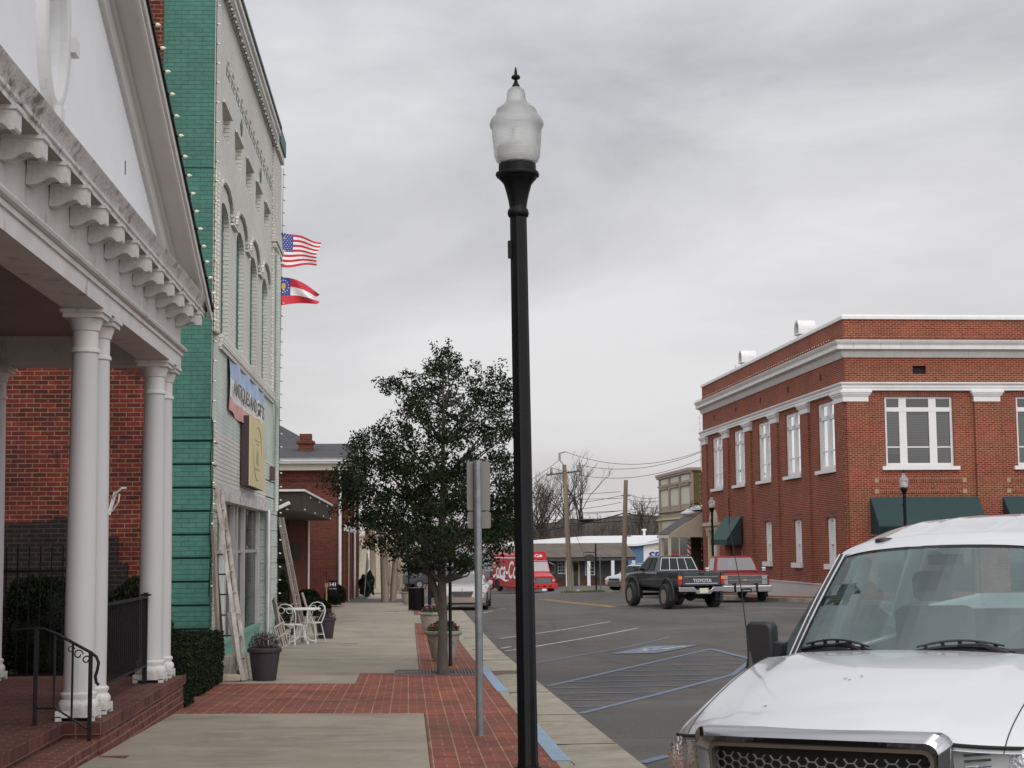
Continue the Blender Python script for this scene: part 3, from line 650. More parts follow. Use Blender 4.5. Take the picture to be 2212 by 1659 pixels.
for k in range(5):
    y0=25.25+1.87*k; w=MB(); w.box((AX-.2,y0,8.4),(AX-.099,y0+1.05,8.88)); w.box((AX-.0855,y0+.15,8.4),(AX-.05,y0+.2,8.88)); w.box((AX-.0855,y0+.5,8.5),(AX-.06,y0+.55,8.88)); w.build('attic_panel',WHITEBR,AB)
    MB().box((AX+.001,y0-.06,8.885),(AX+.05,y0+1.1,8.93)).build('attic_lintel',WHITEBR,AB)
# hood moulding stepping over the arched windows
DULLWH=pm('dull_white_paint',(.34,.34,.31),.8,var=.25,vs=6)
pts=[]
for k in range(4):
    y0=25.1+2.43*k; c=y0+.64
    pts+= [(AX+.03,c+(-.88)*math.cos(PI*i/12)*1.0,7.30+.36*math.sin(PI*i/12)) for i in range(13)]
for k in range(4):
    seg=pts[13*k:13*k+13]; m_=MB()
    for p,q in zip(seg,seg[1:]): m_.bar(p,q,.055,.05,up=(1,0,0))
    if k<3:
        n=pts[13*k+13]; m_.box((AX+.001,seg[-1][1],7.20),(AX+.055,seg[-1][1]+.04,7.30)); m_.box((AX+.001,seg[-1][1],7.16),(AX+.06,n[1],7.22))
    m_.build('hood_mould',WHITEBR,AB)
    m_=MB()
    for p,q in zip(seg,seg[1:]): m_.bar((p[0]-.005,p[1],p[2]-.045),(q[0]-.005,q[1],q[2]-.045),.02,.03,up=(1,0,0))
    m_.build('hood_underline',DULLWH,AB)  # darker band along the lower edge of each hood mould
# brick openwork row under the cornice
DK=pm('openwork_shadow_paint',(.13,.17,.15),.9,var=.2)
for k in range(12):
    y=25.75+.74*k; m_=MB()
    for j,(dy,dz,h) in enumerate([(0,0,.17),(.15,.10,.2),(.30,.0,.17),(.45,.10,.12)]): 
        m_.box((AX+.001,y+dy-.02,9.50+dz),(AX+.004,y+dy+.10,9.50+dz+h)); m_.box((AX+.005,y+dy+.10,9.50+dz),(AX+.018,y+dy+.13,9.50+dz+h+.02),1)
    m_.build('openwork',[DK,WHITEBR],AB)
for y in (27.9,31.6):
    MB().prism([(y,9.25),(y+.2,9.4),(y+.32,9.25),(y+.2,9.08)],AX+.001,AX+.02,'x').build('wall_anchor',DK,AB)
# cornice with dentils
b=MB(); b.prism([(AX+.001,10.62),(AX+.05,10.64),(AX+.05,10.72),(AX+.12,10.74),(AX+.12,10.86),(AX+.16,10.88),(AX+.16,10.98),(AX-.3,11.02),(AX-.3,10.62)],AY0-.02,34.9,'y'); b.build('cornice',WHITEBR,AB)
b=MB(); b.box((AX-.35,AY0-.05,11.02),(AX+.19,34.88,11.07)); b.build('roof_coping',pm('grey_green_coping',(.16,.22,.22),.6,var=.2),AB)
m0=None
m0=MB().box((0,0,0),(.064,.09,.14)).build('dentil',pm('dentil_paint',(.28,.28,.27),.8),AB); m0.location=(AX+.051,24.3,10.58)
for k in range(1,54):
    o=m0.copy(); COL.objects.link(o); o.parent=AB; o.location=(AX+.051,24.3+k*.195,10.58)
# far pier above
b=MB(); b.box((AX+.001,34.6,5.0),(AX+.05,36.28,10.55)); b.box((AX+.051,35.0,5.05),(AX+.075,36.2,10.45)); b.box((AX+.001,34.5,8.42),(AX+.13,36.36,8.52)); b.box((AX+.001,34.55,8.3),(AX+.10,36.34,8.42)); b.box((AX+.001,34.57,8.52),(AX+.09,36.32,8.85)); b.box((AX+.001,34.5,10.56),(AX+.12,36.35,10.75))
b.build('pier',WHITEBR,AB)
MB().box((AX-.3,34.9,10.75),(AX+.16,36.4,11.1)).build('pier_cap',SHUT,AB)
b=MB(); b.box((AX+.001,AY0+.03,5.02),(AX+.05,AY0+.55,7.6)); b.box((AX+.051,AY0+.2,5.02),(AX+.08,AY0+.42,7.55)); b.build('pilaster',WHITEBR,AB)
# rusticated far pier at street level and near pier returns
b=MB()
for k in range(12):
    z0=-.75+.353*k; b.box((AX-.32,33.55,z0+.012),(AX+.02,AY1,z0+.342))
b.box((AX-.30,33.57,-.9),(AX,36.28,3.5))
b.build('rusticated_pier',MINTBR,AB,bevel=.006)
b=MB()
for k in range(9): 
    z0=3.68-.353*(k+1); b.box((AX-.1,AY0+.262,z0+.012),(AX+.022,AY0+.78,z0+.342))
b.box((AX-.3,AY0+.262,-.6),(AX-.0,AY0+.76,3.66))
b.build('rusticated_pier',WHITEBR,AB,bevel=.006)
# storefront
b=MB(); b.box((AX-.25,AY0+.8,2.47),(AX+.05,33.5,2.62)); b.box((AX-.25,AY0+.8,2.63),(AX+.02,33.5,2.72)); b.build('storefront_beam',PEEL,AB)
TEAL=pm('teal_bulkhead_paint',(.12,.30,.25),.6,var=.15,dirt=(.3,.33,.3),ds=4)
b=MB(); b.box((AX-.32,AY0+.8,-.7),(AX-.12,33.5,.10)); b.box((AX-.34,AY0+.8,.10),(AX-.08,33.5,.16)); b.build('bulkhead',TEAL,AB)
ALU=pm('old_aluminium',(.48,.47,.46),.35,metal=.5,var=.1)
for y,w in [(25.2,.12),(26.95,.2),(27.25,.10),(28.5,.12),(29.05,.12),(30.35,.12),(33.3,.12)]:
    MB().box((AX-.24,y,.16),(AX-.10,y+w,2.47)).build('mullion',ALU if w<.15 else WHITE,AB,bevel=.01)
b=MB(); b.box((AX-.2,25.3,1.62),(AX-.14,33.3,1.68)); b.build('transom',ALU,AB)
b=MB(); b.quad((AX-.18,25.0,.16),(AX-.18,33.5,.16),(AX-.18,33.5,2.47),(AX-.18,25.0,2.47)); b.build('shop_window',GLASSB,AB)
b=MB(); b.box((AX-3.3,25,-.3),(AX-3.25,33.5,2.6)); b.box((AX-3.3,25,-.5),(AX-.4,33.5,-.3)); b.box((AX-3.3,25,2.62),(AX-.35,33.5,2.66)); b.box((-6.28,24.55,-.3),(-3.35,24.62,2.6)); b.box((-6.28,33.5,-.3),(-3.35,33.56,2.6)); b.build('shop_interior',pm('dim_interior',(.10,.09,.08),.9,var=.5,vs=3),AB)
b=MB(); b.tube([(AX+.07,33.45,-.6),(AX+.07,33.45,2.5)],.055,10); b.build('downspout',pm('bare_metal_pipe',(.62,.62,.62),.3,metal=.8),AB,smooth=60)
b=MB(); b.tube([(AX+.08,35.3,2.52),(AX+.08,35.3,4.6),(AX+.1,35.1,4.75),(AX+.1,35.0,4.9),(AX+.1,35.0,8.2)],.05,10); b.build('downspout',MINTBR,AB,smooth=60)
MB().box((AX+.02,34.2,3.15),(AX+.12,34.5,3.45)).build('rusty_box',RUST,AB,bevel=.02)
# ------------------------------------------------------------------ text helper
def text(s,size,mat,parent=None,name='lettering',loc=(0,0,0),rot=(0,0,0),ext=.002,shear=0,sx=1,align='CENTER',bold=0):
    cu=bpy.data.curves.new('t','FONT'); cu.body=s; cu.size=size; cu.extrude=ext; cu.shear=shear; cu.align_x=align; cu.align_y='CENTER'; cu.offset=bold; cu.resolution_u=3
    t=bpy.data.objects.new('t',cu); COL.objects.link(t); bpy.context.view_layer.update()
    me=bpy.data.meshes.new_from_object(t.evaluated_get(bpy.context.evaluated_depsgraph_get())); bpy.data.objects.remove(t)
    me.materials.clear(); me.materials.append(mat); o=bpy.data.objects.new(name,me); COL.objects.link(o)
    for v in me.vertices: v.co.x*=sx
    o.location=loc; o.rotation_euler=rot
    if parent:o.parent=parent
    return o
# ------------------------------------------------------------------ street lamps
LG=None
def lampglass():
    m=bpy.data.materials.new('lamp_acrylic'); m.use_nodes=True; b=m.node_tree.nodes['Principled BSDF']
    b.inputs['Base Color'].default_value=(.68,.69,.68,1); b.inputs['Roughness'].default_value=.16; b.inputs['Transmission Weight'].default_value=.7; b.inputs['IOR'].default_value=1.2; b.inputs['Subsurface Weight'].default_value=.0
    nn=m.node_tree.nodes; l=m.node_tree.links; tc=nn.new('ShaderNodeTexCoord'); w=nn.new('ShaderNodeTexWave'); w.bands_direction='Z'; w.inputs['Scale'].default_value=28; w.inputs['Distortion'].default_value=0; l.new(tc.outputs['Object'],w.inputs[0])
    bp=nn.new('ShaderNodeBump'); bp.inputs['Strength'].default_value=.5; bp.inputs['Distance'].default_value=.004; l.new(w.outputs[0],bp.inputs['Height']); l.new(bp.outputs[0],b.inputs['Normal']); return m
LAMPG=lampglass()
OPAL=pm('lamp_diffuser',(.72,.71,.67),.5,var=.03)
def lamp(loc,label,H=5.5,s=1.0,lean=0,n=32):
    t=thing('street_lamp',label,'street lamp',loc,0,'globe street lamps along the kerbs')
    t.rotation_euler=(0,lean,.2)
    zt=H-1.22*s
    r=.078*s; rt=.067*s
    MB().lathe([(.125*s,0),(.125*s,.012),(.105*s,.02),(.10*s,.03)],n=24).build('base',BLACK,t,smooth=40)
    b=MB().lathe([(r*1.06,.0),(r*1.06,.05),(r,.06),(rt,zt)],n=48,fl=.03,fn=12); b.box((-rt-.02,-.018,zt-.36),(-rt+.02,.018,zt-.22)); b.build('pole',BLACK,t,smooth=30)
    b=MB().lathe([(rt,zt-.03),(.080*s,zt-.02),(.087*s,zt+.005),(.082*s,zt+.03),(.07*s,zt+.045),(.070*s,zt+.06),(.078*s,zt+.11*s),(.092*s,zt+.17*s),(.112*s,zt+.24*s),(.138*s,zt+.275*s),(.150*s,zt+.285*s),(.152*s,zt+.295*s),(.172*s,zt+.305*s),(.177*s,zt+.318*s),(.172*s,zt+.333*s),(.152*s,zt+.34*s),(.150*s,zt+.398*s),(.14*s,zt+.402*s)],n=32,fl=.02,fn=8); b.build('lamp_fitter',BLACK,t,smooth=40)
    z=zt+.402*s
    P=[(.135,0),(.165,.02),(.182,.055),(.190,.12),(.196,.20),(.200,.26),(.214,.285),(.218,.30),(.212,.325),(.196,.352),(.178,.368),(.168,.378),(.166,.395),(.155,.418),(.130,.436),(.100,.455),(.078,.49),(.074,.53),(.066,.56),(.045,.58),(.025,.588)]
    MB().lathe([(a*s,z+b_*1.085*s) for a,b_ in P],n=48).build('lamp_globe',LAMPG,t,smooth=50)
    MB().lathe([(.02*s,z+.01),(.135*s,z+.02*s),(.138*s,z+.15*s),(.12*s,z+.17*s),(.05*s,z+.20*s),(.03*s,z+.3*s),(.001,z+.31*s)],n=24).build('lamp_bulb',OPAL,t,smooth=40)
    z+=.05*s
    MB().lathe([(.03*s,z+.585*s),(.032*s,z+.595*s),(.018*s,z+.62*s),(.011*s,z+.645*s),(.034*s,z+.655*s),(.037*s,z+.668*s),(.03*s,z+.68*s),(.013*s,z+.69*s),(.011*s,z+.72*s),(.005*s,z+.745*s),(.001,z+.755*s)],n=16).build('finial',BLACK,t,smooth=40)
    return t
p=hit(1141,1664,SW)
lamp((p.x,p.y,p.z),'tall black street lamp with frosted acorn globe, the nearest, rising from the brick paving',H=5.578,s=1.0,lean=math.radians(-.55))
lamp((.76,58,SW(.76,58)),'black lamp post standing half hidden behind the evergreen street tree',H=4.9,s=.84)
lamp((.0,99,fy(99)-.05),'farthest thin black lamp post, seen just left of the tree trunk',H=4.7,s=.8)
p=aty(1539.5,1180,73); lamp((p.x,p.y,SR(13.5,73)),'small street lamp by the beige doorway, beside the green door awning',H=4.62,s=.78)
p=aty(1957,1180,54.4); lamp((p.x,p.y,SR(18.5,54.4)),'small street lamp in front of the wide green window awning',H=4.60,s=.79)
# ------------------------------------------------------------------ sign posts seen from the back
GALV=pm('galvanised_steel',(.22,.235,.245),.45,metal=.55,var=.2,vs=14,dirt=(.33,.35,.36),ds=25,dth=.6)
SB=pm('sign_back',(.19,.175,.16),.5,metal=.3,var=.05,vs=2)
def rrect(cx,cz,w,h,r,n=5):
    P=[]
    for sx,sz,a in((1,1,0),(-1,1,90),(-1,-1,180),(1,-1,270)):
        for k in range(n+1):
            t=math.radians(a+90*k/n); P.append((cx+sx*(w/2-r)+r*math.cos(t),cz+sz*(h/2-r)+r*math.sin(t)))
    return P
p=hit(1037,1590,SW)
t=thing('sign_post','galvanised steel post with two blank grey sign backs, between the tree and the near lamp','sign',p,math.radians(-1))
MB().tube([(0,0,-.02),(-.012,0,2.585)],.036,16).build('post',GALV,t,smooth=40)
k_=15.07/3413
b=MB().prism(rrect(.0,2.345,.222,.47,.02),.05,.056,'y'); b.build('sign_panel',SB,t)
b=MB().prism(rrect(.005,2.02,.222,.16,.02),.05,.056,'y'); b.build('sign_panel',SB,t)
b=MB(); b.box((-.048,.036,1.93),(-.038,.049,2.56)); 
for i in range(26): b.box((-.052,.034,1.95+i*.0235),(-.046,.036,1.96+i*.0235))
b.build('bracket',BLACK,t)
t=thing('sign_post','slim black post with a dark sign back, standing behind the evergreen tree trunk','sign',hit(973,1439,SW))
MB().lathe([(.035,0),(.035,.03),(.028,.04),(.026,2.3),(.03,2.31),(.001,2.36)],n=12).build('post',BLACK,t,smooth=40)
MB().prism(rrect(0,1.98,.19,.5,.02),.03,.036,'y').build('sign_panel',pm('sign_back_brown',(.13,.12,.11),.5),t)
# ------------------------------------------------------------------ string lights
BULBG=pm('bulb_ivory',(.72,.66,.52),.3,var=.08)
def bulbmesh(d):
    d=Vector(d).normalized(); b=MB(); b.tube([d*-.005,d*.03],.0125,8,0)
    q=[.012,.019,.0215,.018,.011,.002]; b.tube([d*(.03+.012*i) for i in range(6)],q,8,1); return b
def strings(label,pts,step,d,group='strings of party bulbs on the buildings',sc=1.0,jit=.0,wire=True):
    pts=[Vector(p) for p in pts]; L=sum((b-a).length for a,b in zip(pts,pts[1:])); t=thing('string_lights',label,'string lights',pts[0],0,group)
    o0=pts[0]; 
    if wire: MB().tube([p-o0 for p in pts],.006,5).build('cable',BLACK,t)
    first=None; s=step/2; i=0; seg=0; acc=0
    while s<L:
        a=0
        for p,q in zip(pts,pts[1:]):
            l=(q-p).length
            if a+l>=s: pos=p+(q-p)*((s-a)/l); break
            a+=l
        if first is None: first=o=bulbmesh(d).build('bulb',[BLACK,BULBG],t,smooth=60); o.scale=(sc,)*3
        else: o=first.copy(); COL.objects.link(o); o.parent=t
        o.location=pos-o0; o.rotation_euler=(random.uniform(-jit,jit),random.uniform(-jit,jit),random.uniform(-jit,jit))
        s+=step
    return t
strings('string of ivory bulbs running down the green and white corner',[(AX+.03,AY0-.05,10.9),(AX+.03,AY0-.05,5),(AX+.02,AY0-.05,3.7)]+[(AX+.02+.02*math.sin(i*2),AY0-.05,3.7-.3*i) for i in range(1,10)],.31,(1,-.12,.1),jit=.25,sc=.75)
strings('string of ivory bulbs down the far edge of the white pier',[(AX+.10,36.36,10.5),(AX+.06,36.34,6),(AX+.03,36.34,-.3)],.302,(1,-.1,-.1),jit=.15,sc=.9)
strings('string of bulbs under the roof cornice of the white building',[(AX+.10,AY0,10.50),(AX+.10,34.8,10.50)],.33,(.5,-.8,-.35),jit=.2,sc=.9)
strings('string of ivory bulbs along the black sloping edge of the portico gable',[(-2.27,11.6,ZT+.02+(18.43-11.6)*SL),(-2.27,18.40,ZT+.03)],.325,(1,.1,.03),jit=.12,sc=.85)
# ------------------------------------------------------------------ banner and yellow sign
BW=pm('banner_white',(.74,.74,.72),.6,var=.05); BB=pm('banner_blue',(.36,.47,.66),.6,var=.12); BR=pm('banner_red',(.62,.33,.30),.6,var=.15); INK=pm('banner_ink',(.05,.055,.05),.6)
t=thing('banner','faded blue white and red banner reading ANTIQUES AND GIFTS, hung on the white wall','banner',(AX,26.25,4.0))
def sag(u): return -.05*math.sin(PI*u)-.02*math.sin(7*u)
def bwave(u,v): return .035+.025*math.sin(23*u+3*v)+ (.05*math.exp(-((u-.42)/.04)**2)+.06*math.exp(-((u-.78)/.05)**2))*(1-v)
def strip(v0,v1,nm,m):
    b=MB(); b.grid(lambda u,v:(bwave(u,v0+(v1-v0)*v),6.25*u,.85*(v0+(v1-v0)*v)+sag(u)*(1-(v0+(v1-v0)*v))*1.2),60,4); o=b.build(nm,m,t,smooth=80,fixn=False)
strip(.0,.27,'stripe',BR); strip(.27,.68,'stripe',BW); strip(.68,1,'stripe',BB)
o=text('ANTIQUES AND GIFTS',.36,INK,t,loc=(.085,3.1,.385),rot=(PI/2,0,PI/2),sx=1.55,ext=.003); 
t=thing('wall_sign','tall pale yellow board sign with faint grey emblem, on the white wall under the banner','sign',(AX,28.4,2.82))
YS=pm('pale_yellow_paint',(.62,.52,.27),.6,var=.06,vs=2,dirt=(.52,.45,.24),ds=2)
b=MB(); b.box((.02,0,0),(.16,2.7,1.25)); b.build('sign_box',pm('dark_edge',(.05,.03,.035),.7),t); MB().box((.161,.0,.0),(.185,2.7,1.26)).build('sign_panel',YS,t)
FI=pm('faded_ink',(.36,.34,.24),.7)
b=MB()
for k in range(48):
    a,c=2*PI*k/48,2*PI*(k+1)/48
    b.bar((.188,1.35+.78*math.cos(a),.64+.50*math.sin(a)),(.188,1.35+.78*math.cos(c),.64+.5*math.sin(c)),.012,.012)
for z,w,h in [(.86,.5,.02),(.80,.3,.02),(.33,.42,.035)]:
    for j in range(9): b.box((.186,1.35-w+2*w*j/9,z),(.19,1.35-w+2*w*(j+.7)/9,z+h))
b.add([(.189,1.1,.45),(.189,1.6,.42),(.189,1.55,.66),(.189,1.3,.72),(.189,1.12,.6)],[(0,1,2,3,4)]); b.build('emblem',FI,t)
# red script sign in the shop window
t=thing('shop_window_sign','red sign with white script leaning inside the shop window behind the ladders','sign',(AX-.32,25.75,.55))
MB().box((0,0,0),(.03,1.0,1.05)).build('sign_panel',pm('sign_red',(.5,.02,.025),.5),t)
text('Coca',.42,BW,t,loc=(.034,.5,.72),rot=(PI/2,0,PI/2),shear=.3,sx=.9); text('Cola',.42,BW,t,loc=(.034,.5,.3),rot=(PI/2,0,PI/2),shear=.3,sx=.9)
# ------------------------------------------------------------------ leaning ladders and boards
OLDWD=pm('weathered_wood',(.27,.235,.20),.9,var=.3,vs=9,bump=.5,dirt=(.13,.10,.085),ds=6,dth=.52,streak=.2)
PALEWD=pm('pale_flaking_wood',(.42,.38,.34),.85,var=.25,vs=8,bump=.5,dirt=(.20,.15,.12),ds=7,dth=.5,streak=.2)
DKWD=pm('dark_old_wood',(.045,.03,.028),.8,var=.3,vs=8)
def ladder(label,foot,top,side,w,m,rungs,rw=.075,rh=.03,name='ladder'):
    foot=Vector(foot);top=Vector(top); t=thing(name,label,'ladder',foot,0,'old ladders leaning on the shop front'); s=Vector(side).normalized()*w/2; T=top-foot
    for k in(1,-1): 
        b=MB(); b.bar(s*k*1.15,T+s*k,rw,rh,up=Vector(side)); b.build('rail',m,t,bevel=.004)
    for i in range(1,rungs+1):
        c=T*(i/(rungs+1)); MB().tube([c-s,c+s],.014,6).build('rung',m,t)
    return t
gz=lambda x,y:SW(x,y)+.003
ladder('long pale flaking wooden ladder leaning beside the near pot against the shop front',(-2.36,23.35,gz(-2.3,23.3)),(-2.93,24.75,2.62),(.25,.97,0),.20,PALEWD,8,rw=.055,rh=.04)
ladder('narrow black ladder with pale rungs standing between the hedge and the pale ladder',(-2.62,24.0,gz(-2.6,24)),(-2.93,24.9,1.92),(.62,.78,0),.26,DKWD,6,rw=.06,rh=.03)
ladder('grey wooden ladder leaning past the cafe table against the far white corner',(-2.36,36.6,gz(-2.3,36.6)),(-2.93,36.6,2.40),(.3,.95,0),.22,OLDWD,7,rw=.065,rh=.045)
def plank(label,a,b_,w,th,m,g='old boards leaning on the shop front'):
    a=Vector(a); o=MB().bar((0,0,0),Vector(b_)-a,w,th,up=(1,.4,0)).build('wood_plank',m,bevel=.005); o.location=a; return tag(o,label,'plank',g)
plank('grey weathered board standing upright at the green corner beside the hedge',(-2.80,24.0,gz(-2.8,24)),(-2.93,24.10,2.0),.16,.035,OLDWD)
plank('short pale board at the foot of the ladders beside the big near pot',(-2.37,23.2,gz(-2.4,23.2)),(-2.66,23.9,.75),.05,.07,OLDWD)
plank('dark plank leaning low between the shop window and the wagon wheel',(-2.66,34.2,gz(-2.6,34.2)),(-2.9,34.6,.62),.2,.04,OLDWD)
plank('thin brown post leaning behind the white cafe chairs',(-2.2,38.3,gz(-2.2,38.3)),(-2.6,39.2,.6),.05,.05,OLDWD)
t=thing('slatted_panel','small slatted wooden frame leaning beside the wagon wheel','wooden frame',(-2.60,33.6,gz(-2.6,33.6)+.02)); t.rotation_euler=(0,math.radians(-20),math.radians(50))
b=MB(); 
for x in(-.13,.13): b.box((x-.015,-.015,0),(x+.015,.015,.52))
for z in(0,.25,.485): b.box((-.115,-.013,z),(.115,.013,z+.03))
b.build('frame',PALEWD,t); b=MB()
for x in(-.07,0,.07): b.box((x-.01,-.008,.03),(x+.01,.008,.5))
b.build('slat',PALEWD,t)
# log round and stone block
o=MB().lathe([(.0,0),(.13,0),(.135,.01),(.13,.1),(.001,.1)],n=20,axis='y').build('log_slice',pm('cut_wood',(.38,.26,.14),.8,var=.2),smooth=40); o.location=(-2.60,23.9,.06+.13); o.rotation_euler=(0,0,math.radians(15)); tag(o,'round slice of log propped between the ladders under the shop window','log')
o.location.z=.02
b=MB(); b.prism([(-.2,0),(.19,0),(.2,.06),(.16,.10),(-.15,.11),(-.21,.05)],-.1,.1,'y'); o=b.build('stone_block',pm('rough_stone',(.33,.27,.20),.9,var=.3,bump=.8,bs=15),bevel=.03); o.location=(-2.60,23.15,gz(-2.6,23.1)); tag(o,'rough low stone block on the ground at the foot of the black ladder','stone')
b=MB().box((-.17,-.05,0),(.17,.05,.34)); o=b.build('wooden_box',OLDWD,bevel=.01); o.location=(-2.68,23.6,gz(-2.68,23.6)); tag(o,'grey wooden box behind the stone block at the ladder feet','box')
# ------------------------------------------------------------------ wagon wheel
t=thing('wagon_wheel','old dark wagon wheel leaning on the white pier behind the cafe chair','wheel',(-2.90,35.95,gz(-2.8,35.9)+.46)); t.rotation_euler=(math.radians(-13),0,math.radians(-26))
RIM=pm('dark_rusted_wheel',(.06,.035,.03),.75,var=.3,vs=8)
MB().rings([[( (.45+dr)*math.cos(a),dy,(.45+dr)*math.sin(a)) for dr,dy in((-.045,-.03),(.01,-.035),(.01,.035),(-.045,.03))] for a in [2*PI*k/40 for k in range(41)]],caps=False).build('rim',RIM,t,smooth=50)
b=MB()
for k in range(12):
    a=2*PI*k/12+.1; b.bar((.06*math.cos(a),0,.06*math.sin(a)),(.41*math.cos(a),0,.41*math.sin(a)),.042,.03,up=(0,1,0),w2=.028)
b.build('spoke',DKWD,t); MB().lathe([(.05,-.12),(.07,-.10),(.085,-.04),(.085,.04),(.06,.08)],n=16,axis='y').build('hub',DKWD,t,smooth=40)
# ------------------------------------------------------------------ cafe set
WI=pm('white_wire',(.66,.65,.62),.4,var=.05)
t=thing('cafe_table','round white wrought iron cafe table with scrolled legs','table',(-2.37,35.9,gz(-2.4,35.9)))
b=MB(); b.lathe([(.395,.755),(.405,.76),(.405,.785),(.39,.79),(.001,.79)],n=36); b.build('tabletop',WI,t,smooth=40)
lg=None
for k in range(4):
    a=PI/2*k+.5; c,s=math.cos(a),math.sin(a)
    o=MB().tube([(.26*c,.26*s,.755),(.22*c,.22*s,.6),(.10*c,.10*s,.42),(.06*c,.06*s,.3),(.09*c,.09*s,.16),(.19*c,.19*s,.07),(.28*c,.28*s,.055),(.31*c,.31*s,.03),(.31*c,.31*s,.0)],.0125,8).build('leg',WI,t,smooth=60)
MB().tube([(.1*math.cos(a),.1*math.sin(a),.40) for a in [2*PI*k/16 for k in range(17)]],.008,6).build('leg_ring',WI,t,smooth=60)
def wchair():
    t=thing('cafe_chair','','chair',(0,0,0),0,'white wire cafe chairs')
    b=MB(); b.tube([(.19*math.cos(a),.19*math.sin(a),.44) for a in [2*PI*k/24 for k in range(25)]],.011,6)
    for i in range(-3,4): 
        l=math.sqrt(.19**2-(i*.05)**2); b.bar((i*.05,-l,.44),(i*.05,l,.44),.008); b.bar((-l,i*.05,.443),(l,i*.05,.443),.008)
    b.build('seat',WI,t,smooth=60)
    b=MB(); b.tube([(-.15,.12,.44),(-.185,.16,.58),(-.195,.19,.70),(-.17,.21,.80),(-.10,.22,.87),(0,.225,.895),(.10,.22,.87),(.17,.21,.80),(.195,.19,.70),(.185,.16,.58),(.15,.12,.44)],.0115,8)
    for s in(1,-1): b.tube([(s*.09+.07*math.cos(a),.215,.755+.065*math.sin(a)) for a in [2*PI*k/16 for k in range(17)]],.007,6)
    for s in(1,-1): b.tube([(s*.175,.205,.75),(s*.05,.14,.44)],.006,6)
    b.build('backrest',WI,t,smooth=60)
    for s in(1,-1):
        for f in(1,-1): MB().tube([(s*.13,f*.13,.44),(s*.20,f*.20,0)],.011,6).build('leg',WI,t,smooth=60)
    b=MB(); b.tube([(.17,.17,.19),(-.17,.17,.19)],.006,6); b.tube([(.17,-.17,.19),(-.17,-.17,.19)],.006,6); b.tube([(.17,-.17,.17),(.17,.17,.17)],.006,6); b.tube([(-.17,-.17,.17),(-.17,.17,.17)],.006,6); b.build('stretcher',WI,t)
    return t
c1=wchair(); c1['label']='white wire cafe chair nearest the camera, in front of the wagon wheel'; c1.location=(-2.56,35.35,gz(-2.6,35.3)); c1.rotation_euler=(0,0,math.radians(150)); c1.scale=(1.22,1.22,1)
c2=copy_tree(c1); c2['label']='white wire cafe chair behind the table, nearer the far black pot'; c2.location=(-2.20,36.55,gz(-2.3,36.5)); c2.rotation_euler=(0,0,math.radians(-25)); c2.scale=(1.15,1.15,1)
# ------------------------------------------------------------------ leaf clouds
def leafmat(name,c,var=.5,rough=.5,hue=(.3,.25,.1),spec=.3):
    m,t,b=M_new(name); nn=t.nodes; l=t.links; b.inputs['Roughness'].default_value=rough; b.inputs['Specular IOR Level'].default_value=spec
    a=nn.new('ShaderNodeAttribute'); a.attribute_name='tone'; r=nn.new('ShaderNodeValToRGB'); e=r.color_ramp.elements
    e[0].color=(c[0]*(1-var),c[1]*(1-var),c[2]*(1-var),1); e[1].color=(c[0]*(1+var),c[1]*(1+var),c[2]*(1+var),1); x=e.new(.93); x.color=(c[0]*(1+var*.6),c[1]*(1+var*.6),c[2]*(1+var*.6),1); e[2].color=(*hue,1)
    l.new(a.outputs['Fac'],r.inputs[0]); l.new(r.outputs[0],b.inputs['Base Color']); return m
def leaves(name,pts,sz,mat,parent=None,flat=None,asp=.42,seed=1,up=0):
    """pts Nx3 centres -> diamond leaves"""
    rg=np.random.RandomState(seed); P=np.array(pts,float); n=len(P)
    d=rg.normal(size=(n,3)); d[:,2]+=up; d/=np.linalg.norm(d,axis=1)[:,None]
    e=rg.normal(size=(n,3)); e-=d*(e*d).sum(1)[:,None]; e/=np.linalg.norm(e,axis=1)[:,None]
    s=(sz*rg.uniform(.6,1.25,n))[:,None]
    nn_=np.cross(d,e)
    V=np.stack([P-d*s*.5,P+e*s*asp*.5+nn_*s*.05,P+d*s*.5,P-e*s*asp*.5+nn_*s*.05],1).reshape(-1,3)
    me=bpy.data.meshes.new(name); me.vertices.add(4*n); me.vertices.foreach_set('co',V.ravel()); me.loops.add(4*n); me.loops.foreach_set('vertex_index',np.arange(4*n)); me.polygons.add(n); me.polygons.foreach_set('loop_start',np.arange(n)*4); me.polygons.foreach_set('loop_total',np.full(n,4)) if False else None
    me.update(calc_edges=True); me.validate()
    at=me.attributes.new('tone','FLOAT','FACE'); at.data.foreach_set('value',rg.uniform(0,1,len(me.polygons)))
    me.materials.append(mat); o=bpy.data.objects.new(name,me); COL.objects.link(o)
    if parent:o.parent=parent
    return o
HOLLY=leafmat('holly_leaf',(.012,.023,.008),.55,spec=.12,rough=.7,hue=(.10,.05,.03)); HEDGE=leafmat('hedge_leaf',(.014,.021,.009),.5,spec=.1,rough=.8,hue=(.05,.06,.02)); DEAD=leafmat('withered_leaf',(.045,.028,.028),.5,hue=(.10,.06,.05)); CORE=pm('foliage_core',(.010,.014,.008),.95)
BARK=pm('bark',(.075,.062,.05),.9,var=.3,vs=7,bump=.8,bs=18,dirt=(.04,.034,.027),ds=5,dth=.55,streak=.4)
def ell(n,c,r,rg,shell=.55):
    d=rg.normal(size=(n,3)); d/=np.linalg.norm(d,axis=1)[:,None]; q=rg.uniform(shell**3,1,n)**(1/3); return np.array(c)+d*np.array(r)*q[:,None]
rg=np.random.RandomState(11)
